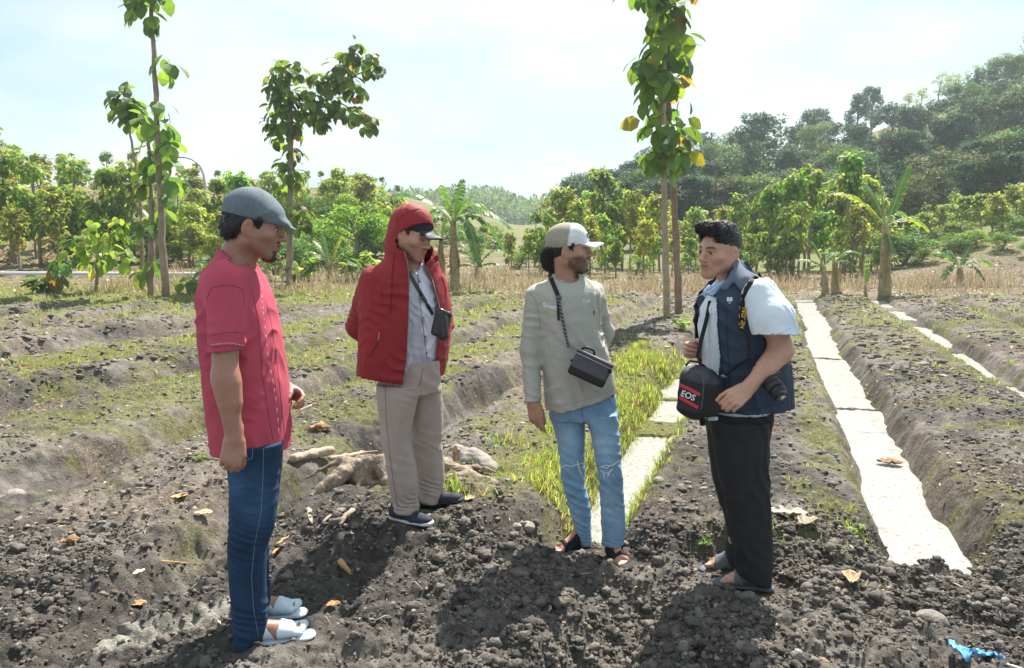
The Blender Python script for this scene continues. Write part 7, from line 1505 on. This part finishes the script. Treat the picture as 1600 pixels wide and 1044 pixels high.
    cs = SDF(); cs.rc(W(1097, 468, 3.50), W(1096, 488, 3.48), .022, .018, .02, fl=(A3(-.7, -.6, 0), 1.8)); cs.rc(W(1104, 455, 3.52), W(1097, 470, 3.50), .012, .022, .02, fl=(A3(-.7, -.6, 0), 1.8)); cs.rc(W(1097, 488, 3.48), W(1101, 530, 3.47), .016, .010, .02, fl=(A3(-.7, -.6, 0), 1.8)); v, f = cs.mesh(.0045); obj('lapel', mesh_data('lapel', v - org, f, M_v), vo)
    M_bs = mat('dark_blue_seam', (.012, .018, .035), .8); seam(vs, [(1135, 480), (1137, 540), (1140, 600), (1142, 645)], M_bs, 'vest_seam', vo, org, .0014); seam(vs, [(1122, 470), (1123, 520), (1128, 566), (1127, 610), (1124, 645)], M_bs, 'zip_flap', vo, org, .0020); seam(vs, [(1125, 640), (1160, 642), (1195, 638), (1230, 628)], M_bs, 'hem_seam', vo, org, .0012)
    M_wp = mat('white_embroidery', (.72, .74, .78), .8); text_on(vs, '88', 1140, 468, 6.5, M_wp, 'vest_logo', vo, org, bold=.03); text_on(vs, '=', 1140, 473.5, 5, M_wp, 'vest_logo', vo, org)
    # trousers
    M_tr = mat('black_trouser_cloth', (.022, .021, .023), .85, vars=[(14, .15), (200, .15)], bumps=[(900, .4, .0005), (22, .5, .017)]); ts = SDF()
    ts.loft(rows([(634, 1104, 1206, 3.46, .15), (652, 1103, 1207, 3.46, .155), (675, 1106, 1203, 3.46, .14)]), .03)
    ts.loft(rows([(655, 1110, 1206, 3.38, .105), (691, 1113, 1201, 3.37, .105), (737, 1120, 1202, 3.36, .095), (779, 1131, 1204, 3.36, .088), (828, 1141, 1206, 3.36, .084), (877, 1148, 1207, 3.38, .084), (900, 1151, 1205, 3.39, .086), (914, 1154, 1204, 3.39, .086)]), .02)
    ts.loft(rows([(655, 1102, 1192, 3.56, .10), (691, 1106, 1188, 3.57, .10), (737, 1111, 1182, 3.58, .09), (776, 1121, 1180, 3.58, .084), (815, 1133, 1180, 3.59, .08), (841, 1137, 1178, 3.60, .08), (862, 1133, 1174, 3.60, .08), (882, 1137, 1172, 3.60, .08)]), .02)
    for c_, r_, s_, fq, am in ((W(1165, 880, 3.3), .16, 31, 60, .010), (W(1160, 780, 3.3), .22, 32, 40, .006), (W(1140, 860, 3.52), .12, 33, 80, .010), (W(1140, 690, 3.3), .14, 34, 50, .006)): ts.fold(wrinkle(A3(.7, .1, .8), fq, am, 1.2, s_), c_, r_)
    ts.fold(wrinkle(A3(1, .1, .25), 40, .005, 1.2, 36)); z1, z2 = W(0, 905, 3.38)[2], W(0, 882, 3.6)[2]
    ts.drop = lambda fc: (fc[:, 2] > W(0, 640, 3.46)[2]) | ((fc[:, 1] < 3.485) & (fc[:, 2] < np.interp(fc[:, 0], [W(1150, 900, 3.38)[0], W(1204, 900, 3.38)[0]], [W(0, 897, 3.38)[2], W(0, 913, 3.38)[2]]) + .004)) | ((fc[:, 1] >= 3.485) & (fc[:, 2] < z2 + .006))
    to = cloth_obj('trousers', ts, M_tr, root, .006, .003, org=org); seam(ts, [(1122, 665), (1128, 720), (1138, 780), (1147, 850), (1152, 892)], M_bs, 'trouser_crease', to, org, .0012); seam(ts, [(1187, 660), (1190, 700), (1194, 780), (1196, 850)], M_bs, 'trouser_seam', to, org, .0010)
    ts2 = SDF(); ts2.rc(W(1108, 655, 3.33), W(1119, 654, 3.30), .008, .010, .01, fl=(A3(0, -1, 0), 1.6)); v, f = ts2.mesh(.0045); obj('shirt_tail', mesh_data('shirt_tail', v - org, f, M_ws), so)
    tuck(bo_, org, J, lambda v: (v[:, 2] > W(0, 640, 3.4)[2]) & (v[:, 2] < W(0, 446, 3.46)[2]) & ((v - cuf) @ cn < -.03) & (v[:, 0] > W(1085, 560, 3.5)[0]) & ~((v[:, 1] > 3.6) & (v[:, 2] < cf2[2] + .03)) & ~((v[:, 1] < 3.33) & (v[:, 2] < cuf[2] + .02))); tuck(bo_, org, ts, lambda v: (v[:, 2] > .10) & (v[:, 2] < W(0, 634, 3.46)[2]) & (v[:, 1] > 3.22) & (v[:, 0] > W(1108, 650, 3.4)[0]))
    # grey slides
    M_sl = mat('grey_foam_slide', (.13, .15, .165), .85, vars=[(60, .25)], bumps=[(260, .8, .002)])
    def bands(x, y, z): return np.maximum(np.abs(x - (.52 - 1.2 * z)) - (.26), -(.80 - x))
    for h_, t_ in ((h1, t1), (h2, t2)): strap_sandal(root, h_, t_, org, M_sl, lambda x, y, z: np.abs(x - (.50 - .9 * z)) - .22, name='slide', th=.006, w=(.040, .047))
    # camera bag at the hip, with lettering: a thing of its own
    M_cb = mat('black_bag_nylon', (.014, .014, .017), .6, attr=True, vars=[(40, .2)], bumps=[(600, .4, .0008), (22, .5, .010)], spec=.45); M_rd = mat('red_piping', (.62, .045, .075), .6); M_bk = mat('black_strap', (.010, .010, .011), .7, bump=(300, .4, .001))
    bc = W(1091, 612, 3.28); bo = empty('camera_bag', bc, label='black camera bag with two red stripes and white letters', cat='bag')
    X = nrm(A3(.80, -.52, -.10)); Yb = nrm(A3(.50, .80, 0) - X * (A3(.50, .80, 0) @ X)); Z = np.cross(X, Yb); Rb = np.stack([X, Yb, Z]); fx = A3(0, 0, 0)
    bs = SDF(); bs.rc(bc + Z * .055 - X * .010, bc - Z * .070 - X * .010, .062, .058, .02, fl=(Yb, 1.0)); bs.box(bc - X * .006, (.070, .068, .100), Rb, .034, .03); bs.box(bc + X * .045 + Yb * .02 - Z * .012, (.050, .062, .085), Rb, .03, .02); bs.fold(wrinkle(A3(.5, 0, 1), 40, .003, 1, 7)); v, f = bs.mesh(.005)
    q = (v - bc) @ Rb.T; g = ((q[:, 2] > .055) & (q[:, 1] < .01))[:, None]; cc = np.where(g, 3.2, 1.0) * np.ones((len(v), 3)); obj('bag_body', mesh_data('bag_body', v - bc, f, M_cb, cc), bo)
    for pts in ([(1062, 601), (1075, 607), (1094, 617)], [(1062, 621), (1075, 628), (1091, 637)]):
        Q, D, ok = onto(bs, pts, 24, .001); ribbon(Q, bs.normal(Q), .014, .0018, M_rd, 'red_stripe', bo, bc)
    text_on(bs, 'EOS', 1075, 618.5, 9.5, mat('white_letters', (.82, .82, .84), .6), 'lettering', bo, bc, rot=22, bold=.02, lift=.0018)
    Q, D, ok = onto(bs, [(1066, 585), (1080, 579), (1096, 584), (1100, 600), (1096, 640)], 40, .001); mb = MB(); mb.tube(Q - bc, .0028, 6); mb.build('zip', mat('grey_zip', (.10, .10, .11), .5), bo)
    mb = MB(); mb.tube([W(1071, 572, 3.26) - bc, W(1078, 564, 3.26) - bc, W(1092, 566, 3.27) - bc, W(1102, 573, 3.27) - bc], .008, 8, sq=(1, .6)); mb.build('handle', mat('maroon_handle', (.06, .012, .02), .7), bo); mb = MB(); mb.box(W(1092, 643, 3.215) - bc, (.018, .01, .022), bev=.005); mb.build('zip_pull', M_rd, bo)
    mb = MB(); mb.tube([W(1096, 650, 3.28) - bc, W(1099, 664, 3.28) - bc], .014, 8); mb.build('hanging_strap', M_bk, bo)
    mb = MB(); P = [W(1110, 470, 3.40), W(1104, 500, 3.37), W(1096, 530, 3.34), W(1090, 560, 3.30)]; Q = np.array([np.interp(np.linspace(0, 3, 24), range(4), np.array(P)[:, i]) for i in range(3)]).T; ribbon(Q, np.tile(A3(-.4, -.9, 0), (24, 1)), .018, .003, M_bk, 'strap', bo, bc)
    Q2, D, ok = onto(vs, [(1118, 598), (1135, 585), (1152, 572), (1170, 560)], 24, .003); ribbon(Q2, vs.normal(Q2), .010, .003, M_bk, 'strap', bo, bc); mb = MB(); mb.box(Q2[6] - bc + A3(0, -.004, 0), (.03, .008, .014), bev=.003); mb.build('strap_slider', mat('metal_slider', (.3, .3, .32), .3, metal=.8), bo)
    # photo camera hanging from the shoulder: a thing of its own
    cc_ = W(1196, 590, 3.16); co = empty('photo_camera', cc_, label='black camera with a long lens hanging behind the bare forearm', cat='camera'); lc = W(1222, 620, 3.13) - W(1203, 596, 3.19); ld = nrm(lc + A3(0, -.03, 0)); p0 = W(1200, 594, 3.18)
    M_c = mat('camera_black', (.012, .012, .013), .45, bump=(500, .3, .0006), spec=.5); M_gl = mat('lens_glass', (.01, .012, .02), .05, spec=1.0); M_rg = mat('lens_ring', (.035, .035, .038), .4)
    Rl = rot_to(ld); mb = MB(); mb.box(p0 - ld * .025 - cc_, (.115, .085, .055), Rl, bev=.014); mb.box(p0 - ld * .02 - cc_ + A3(.0, -.01, .045), (.05, .05, .035), Rl, bev=.012); mb.build('camera_body', M_c, co)
    def cyl(a, c_, r0, r1, m, nm, par, n=24): k = MB(); k.tube([p0 + ld * a - cc_, p0 + ld * c_ - cc_], [r0, r1], n); return k.build(nm, m, par)
    ln = cyl(0, .035, .036, .036, M_c, 'lens', co); cyl(.035, .066, .0385, .0385, M_rg, 'zoom_ring', ln); cyl(.066, .090, .035, .034, M_c, 'lens_barrel', ln); cyl(.090, .098, .037, .037, M_rg, 'lens_rim', ln); cyl(.0985, .0990, .028, .028, M_gl, 'front_glass', ln)
    for i in range(40):
        pass
    Q, D, ok = onto(Join([vs, J], .01), [(1188, 430), (1178, 436), (1168, 450), (1161, 470), (1158, 495), (1160, 516)], 40, .004); nn = vs.normal(Q); ribbon(Q, nn, .026, .003, M_bk, 'strap', co, cc_); st = Q; sd_ = np.cross(np.gradient(Q, axis=0), nn); sd_ /= np.linalg.norm(sd_, axis=1)[:, None]
    for m in (-1, 1):
        k = MB()
        for i in range(2, 38, 4): k.tube(Q[i:i + 3] + sd_[i:i + 3] * .0105 * m + nn[i:i + 3] * .0035 - cc_, .0011, 5)
        k.build('strap_stitching', mat('cream_stitch', (.55, .50, .38), .8), co)
    text_on(Join([vs, J], .01), 'NIKON', 1162, 497, 7.2, mat('yellow_letters', (.75, .42, .05), .7), 'strap_lettering', co, cc_, rot=-84, bold=.03, lift=.0085)
    k = MB(); k.tube([W(1160, 514, 3.255) - cc_, W(1168, 524, 3.24) - cc_, W(1172, 560, 3.2) - cc_, W(1190, 585, 3.17) - cc_], .005, 6); k.build('strap_cord', M_bk, co)
person_vest()
# ------------------------------------------------------------------ stump, roots, stones, scraps
M_wood = mat('weathered_wood', (.24, .19, .145), .9, vars=[(7, .35), (60, .40)], bumps=[(26, .9, .012, (1, 1, .25)), (120, .6, .004)], geo=True)
M_log = mat('pale_log', (.37, .30, .22), .9, vars=[(9, .18), (70, .15)], bumps=[(30, .7, .01)], geo=True)
M_stone = mat('pale_stone', (.27, .245, .22), .92, vars=[(8, .25), (50, .2)], bumps=[(22, .9, .015), (90, .6, .004)], geo=True)
M_stoned = mat('grey_stone', (.19, .17, .15), .92, vars=[(12, .3), (70, .25)], bumps=[(30, .9, .012)], geo=True)
def ong(px, py, d, lift=.03):
    p = W(px, py, d)
    for _ in range(14):
        zz = ground_z(np.array([p[0]]), np.array([p[1]]))[0] + lift; t = (zz - CH) / (p[2] - CH); p = A3(0, 0, CH) + (p - A3(0, 0, CH)) * (1 + .6 * (t - 1))
    return p
def sdf_thing(name, label, cat, s, res, m, parts=(), group=None):
    v, f = s.mesh(res); org = A3(v[:, 0].mean(), v[:, 1].mean(), v[:, 2].min()); return obj(name, mesh_data(name, v - org, f, m), None, org, label=label, cat=cat, group=group), org
def rough(amp, sc, seed):
    def f(P): return -amp * (fbm(P[:, 0] * sc + 40, P[:, 1] * sc, P[:, 2] * sc + 9, oct=4, seed=seed) - .5) * 2
    return f
D0 = 4.45
st = SDF(); cst = W(570, 745, D0)
st.rc(W(572, 770, D0), W(574, 725, D0 + .05), .105, .085, .04); st.rc(W(545, 728, D0 - .02), W(596, 722, D0), .035, .04, .04)
st.chain([W(560, 728, D0), W(536, 738, D0 - .08), W(505, 765, D0 - .15), W(474, 786, D0 - .22), W(446, 803, D0 - .27)], [.05, .040, .032, .026, .012], k=.03)
st.chain([W(596, 722, D0), W(604, 755, D0 - .12), W(613, 784, D0 - .20)], [.05, .03, .014], k=.03); st.chain([W(560, 745, D0 - .06), W(566, 772, D0 - .13), W(562, 788, D0 - .16)], [.03, .024, .010], k=.03)
st.chain([W(540, 730, D0), W(528, 752, D0 - .12), W(520, 775, D0 - .18)], [.04, .028, .012], k=.03); st.chain([W(585, 760, D0 - .08), W(592, 782, D0 - .15)], [.03, .012], k=.03)
st.chain([W(548, 722, D0 + .05), W(530, 720, D0 + .02), W(500, 735, D0 - .02), W(478, 748, D0 - .05)], [.03, .022, .014, .006], k=.02); st.chain([W(590, 725, D0 + .05), W(604, 712, D0 + .1), W(622, 705, D0 + .12)], [.03, .02, .01], k=.02); st.chain([W(575, 770, D0 - .1), W(580, 795, D0 - .22)], [.022, .008], k=.02); st.chain([W(535, 745, D0 - .1), W(508, 752, D0 - .05), W(492, 770, D0 - .1)], [.02, .014, .006], k=.02)
st.ell(W(558, 748, D0 - .13), (.045, .05, .030), k=.02, sub=True); st.ell(W(575, 712, D0 + .05), (.06, .06, .04), k=.03, sub=True)
st.fold(rough(.016, 13, 3)); st.fold(lambda P: -.016 * (fbm(P[:, 0] * 42 + 40, P[:, 1] * 42, P[:, 2] * 9 + 9, oct=3, seed=4) - .5))
sdf_thing('tree_stump', 'weathered tree stump with spreading roots, left of the beige trousers', 'stump', st, .0075, M_wood)
s = SDF(); s.chain([ong(458, 716, 5.25), ong(490, 709, 5.2), ong(517, 704, 5.2)], [.026, .034, .030], k=.03); s.fold(rough(.012, 14, 5)); sdf_thing('log', 'short thick bleached log lying behind the stump', 'log', s, .0075, M_log)
s = SDF(); s.chain([ong(516, 716, 5.0), ong(540, 713, 5.0), ong(565, 708, 5.0), ong(590, 705, 5.05)], [.018, .016, .013, .008], k=.03); s.fold(rough(.006, 20, 6)); sdf_thing('branch', 'thin bleached branch lying just behind the top of the stump', 'branch', s, .006, M_log)
s = SDF(); s.chain([W(690, 725, 4.65), W(725, 742, 4.55), W(765, 757, 4.42), W(800, 766, 4.34), W(822, 770, 4.30)], [.050, .040, .032, .030, .012], k=.03); s.chain([W(760, 755, 4.45), W(790, 775, 4.3), W(806, 800, 4.2)], [.03, .026, .018], k=.03); s.chain([W(735, 742, 4.5), W(700, 745, 4.4)], [.03, .02], k=.03); s.rc(W(770, 765, 4.36), W(762, 792, 4.25), .018, .014, .02); s.chain([W(720, 735, 4.55), W(745, 730, 4.6), W(775, 738, 4.55)], [.022, .016, .006], k=.02); s.chain([W(745, 750, 4.5), W(735, 768, 4.4), W(722, 782, 4.35)], [.02, .014, .006], k=.02); s.chain([W(700, 728, 4.66), W(705, 712, 4.7), W(720, 702, 4.75)], [.03, .02, .008], k=.02)
s.fold(rough(.012, 18, 7)); s.fold(wrinkle(A3(.3, .2, 1), 140, .004, 1.4, 8)); sdf_thing('root_log', 'grey forked root lying right of the beige trousers', 'log', s, .007, M_wood)
s = SDF(); s.ell(W(738, 722, 4.85), (.115, .10, .095), k=.03); s.ell(W(762, 735, 4.78), (.07, .08, .06), k=.05); s.ell(W(715, 712, 4.9), (.07, .07, .07), k=.05); s.fold(rough(.030, 8, 9)); sdf_thing('boulder', 'pale rough boulder behind the grey forked root', 'rock', s, .008, M_stone)
s = SDF(); s.rc(W(709, 727, 4.70), W(712, 698, 4.72), .020, .012, .01, fl=(A3(0, 1, 0), 2.2)); s.fold(rough(.006, 30, 10)); sdf_thing('bark_piece', 'orange-brown slab of bark standing up against the pale boulder', 'bark', s, .005, mat('orange_bark', (.50, .26, .10), .85, var=(40, .3)))
def stone(px, py, d, r, sq, m, lab, seed, z=None):
    p = W(px, py, d); zz = ground_z(np.array([p[0]]), np.array([p[1]]))[0] if z is None else z; s = SDF(); s.ell((p[0], p[1], zz + r * .15 * sq), (r, r * .8, r * sq), R3('z', seed), .02); s.ell((p[0] + r * .4, p[1], zz + r * .05), (r * .6, r * .55, r * sq * .7), None, .03); s.fold(rough(r * .28, .35 / r, seed)); s.fold(rough(r * .12, 1.2 / r, seed + 1)); sdf_thing('stone', lab, 'stone', s, max(.004, r * .09), m)
stone(1450, 985, 3.02, .075, .75, M_stoned, 'brown-grey stone half sunk in loose soil above the blue plastic', 11)
stone(822, 832, 3.95, .040, .6, M_stone, 'smooth pale stone between the stump mound and the black sandals', 12); stone(806, 842, 3.86, .026, .6, M_stone, 'small pale stone just below the smooth pale stone', 13)
stone(1028, 780, 4.7, .035, .6, M_stone, 'pinkish pale stone on the ridge right of the ripped jeans', 14); stone(20, 728, 5.0, .07, .5, M_stone, 'pale stone at the left edge of the photo beside the weeds', 15)
stone(1440, 590, 9.0, .08, .4, M_stone, 'light stone lying on the ridge right of the bright furrow', 16)
def splinter(px0, py0, px1, py1, d, r, lab, m=None, name='wood_splinter', cat='splinter', group=None, lift=.012):
    a, b_ = W(px0, py0, d), W(px1, py1, d); 
    for q, py in ((a, py0), (b_, py1)): pass
    def on(px, py):
        p = W(px, py, d)
        for _ in range(12):
            z = ground_z(np.array([p[0]]), np.array([p[1]]))[0] + lift; t = (z - CH) / (p[2] - CH); p = A3(0, 0, CH) + (p - A3(0, 0, CH)) * (1 + .7 * (t - 1))
        return p
    a, b_ = on(px0, py0), on(px1, py1); r_ = np.random.default_rng(int(px0)); n = 7; P = np.array([a + (b_ - a) * t for t in np.linspace(0, 1, n)]); P[1:-1] += r_.normal(size=(n - 2, 3)) * r * .15; gz = ground_z(P[:, 0], P[:, 1]); P[:, 2] += np.median(gz + r * .5 - P[:, 2])
    mb = MB(); mb.tube(P - a, np.interp(np.linspace(0, 1, n), [0, .1, .8, 1], [.8, 1, .7, .15]) * r, 5, sq=(1, .45)); o = mb.build(name, m or M_log, label=lab, cat=cat, group=group); o.location = tuple(a); return o
for i, (a, lab) in enumerate([((481, 799, 488, 824, 4.1, .016), 'pale split wood chip, left arm of the V in front of the stump'), ((522, 797, 494, 826, 4.1, .013), 'pale split wood chip, right arm of the V in front of the stump'), ((552, 794, 521, 825, 4.1, .020), 'broad pale wood chip between the V of chips and the near shoe'), ((582, 817, 611, 820, 4.0, .013), 'short yellowish stick at the heel of the near dark shoe'), ((545, 818, 568, 819, 4.0, .010), 'short thin stick left of the yellowish one'),
    ((866, 897, 931, 889, 3.5, .005), 'thin white stick lying in front of the black sandals'), ((530, 880, 552, 903, 3.45, .022), 'short brown wood block in the shadow in front of the stump'), ((430, 852, 452, 836, 3.8, .013), 'orange wood shaving between the dark blue jeans and the stump'), ((422, 866, 446, 846, 3.75, .011), 'pale wood shaving just below the orange one'),
    ((1485, 906, 1530, 925, 3.3, .007), 'dry stalk at the near end of the bright furrow'), ((250, 872, 300, 876, 3.4, .008), 'dry brown stick on the dark soil at the left'), ((210, 760, 240, 762, 4.3, .008), 'small pale stick on the dark soil at the far left')]):
    splinter(*a, lab, m=mat('old_chip', (.46, .27, .12), .9, var=(30, .3)) if 'orange' in lab or 'brown' in lab else None)
def dry_leaf(px, py, d, L_, ang, col, lab, z=None, curl=.5, seed=0):
    p = W(px, py, d)
    for _ in range(12):
        zz = (ground_z(np.array([p[0]]), np.array([p[1]]))[0] + .012) if z is None else z; t = (zz - CH) / (p[2] - CH); p = A3(0, 0, CH) + (p - A3(0, 0, CH)) * (1 + .7 * (t - 1))
    r_ = np.random.default_rng(seed); n, m = 10, 7; u_, w_ = np.meshgrid(np.linspace(0, 1, n), np.linspace(-1, 1, m), indexing='ij'); w = np.sin(np.clip(u_, .02, .98) * np.pi)**.7 * .30 * w_ * (1 + .12 * r_.normal(size=u_.shape)); x = (u_ - .5); z_ = curl * (w**2 * 2.2 + .35 * x**2) + .03 * r_.normal(size=u_.shape); z_ += -.04 * (np.abs(w_) < .2)
    a = R(ang); V = np.stack([(x * math.cos(a) - w * math.sin(a)) * L_, (x * math.sin(a) + w * math.cos(a)) * L_, z_ * L_], -1).reshape(-1, 3); V[:, 2] -= V[:, 2].min(); i = np.arange(n * m).reshape(n, m); Fq = np.stack([i[:-1, :-1], i[1:, :-1], i[1:, 1:], i[:-1, 1:]], -1).reshape(-1, 4); C = np.array(col) * (1 + .25 * r_.normal(size=(len(V), 1)))
    o = obj('dry_leaf', mesh_data('dry_leaf', V, Fq, M_lit, C), None, p, label=lab, cat='leaf'); md = o.modifiers.new('t', 'SOLIDIFY'); md.thickness = .0015; return o
dry_leaf(521, 946, 3.1, .065, 25, (.50, .25, .10), 'bright orange dry leaf on the soil beside the pale blue sandals', seed=1)
dry_leaf(1390, 724, 5.9, .19, -20, (.30, .19, .11), 'big curled brown leaf lying on the bright water of the furrow', z=WATER_Z + .012, seed=2)
dry_leaf(500, 672, 5.9, .17, 10, (.40, .24, .14), 'large reddish-brown curled leaf behind the log', curl=1.1, seed=3)
dry_leaf(110, 849, 3.6, .10, 20, (.34, .22, .12), 'curled brown leaf standing among clods at the lower left', curl=1.2, seed=4); dry_leaf(236, 902, 3.25, .075, -15, (.52, .30, .13), 'tan dry leaf on the soil left of the dark jeans', seed=5); dry_leaf(217, 896, 3.28, .065, 60, (.52, .44, .33), 'whitish crumpled leaf next to the tan one', seed=6)
dry_leaf(318, 803, 3.95, .105, 5, (.62, .46, .27), 'pale yellow flat leaf left of the dark jeans', seed=7); dry_leaf(280, 778, 4.15, .10, 40, (.55, .38, .18), 'shredded straw-coloured leaf above the pale yellow flat one', seed=8); dry_leaf(1232, 806, 4.5, .20, -10, (.48, .42, .34), 'big pale dry leaf on the ridge right of the black trousers', seed=9, curl=.3); dry_leaf(1262, 818, 4.4, .15, 40, (.36, .30, .22), 'broken dry leaf just right of the big pale one', seed=10, curl=.6)
dry_leaf(1330, 907, 3.5, .13, 70, (.42, .30, .18), 'brown leaf scrap at the near left corner of the bright furrow', seed=11, curl=1.0)
dry_leaf(215, 945, 3.0, .09, 0, (.50, .30, .15), 'brown leaf scrap in the pale dust at the lower left', seed=12); dry_leaf(735, 780, 4.3, .08, 50, (.5, .36, .2), 'small dry leaf under the grey forked root', seed=13)
# twisted blue plastic strip
p0 = W(1518, 1014, 2.78); r_ = np.random.default_rng(3); n, m = 26, 6; V = []
for i, t in enumerate(np.linspace(0, 1, n)):
    px, py = np.interp(t, [0, .15, .45, .75, 1], [1491, 1497, 1530, 1556, 1578]), np.interp(t, [0, .15, .45, .75, 1], [1004, 1020, 1018, 1024, 1036]); c = W(px, py, 2.78); zz = ground_z(np.array([c[0]]), np.array([c[1]]))[0] + .018; tt = (zz - CH) / (c[2] - CH); c = A3(0, 0, CH) + (c - A3(0, 0, CH)) * tt
    w = .026 * (.35 + abs(math.sin(t * 7.5 + .6))); a = t * 5 + .5
    for k in np.linspace(-1, 1, m): V.append(c + A3(-.35 * math.cos(a * .2), 1, 0) * k * w * math.cos(a * .35) + A3(0, 0, 1) * (k * w * .35 * math.sin(a) + .003 * r_.normal() + .006 * math.sin(k * 4 + t * 14)))
V = np.array(V); i = np.arange(n * m).reshape(n, m); o = obj('plastic_strip', mesh_data('plastic_strip', V - p0, np.stack([i[:-1, :-1], i[1:, :-1], i[1:, 1:], i[:-1, 1:]], -1).reshape(-1, 4), mat('light_blue_plastic', (.16, .46, .78), .3, spec=.5, trans=.25, transcol=(1, 1, 1, 1))), None, p0, label='crumpled light blue plastic strip on the soil in the lower right corner', cat='plastic scrap'); md = o.modifiers.new('t', 'SOLIDIFY'); md.thickness = .001
splinter(1574, 1034, 1604, 1044, 2.72, .008, 'white cord end running right from the blue plastic strip', m=mat('white_cord', (.7, .68, .65), .8), name='cord', cat='cord')
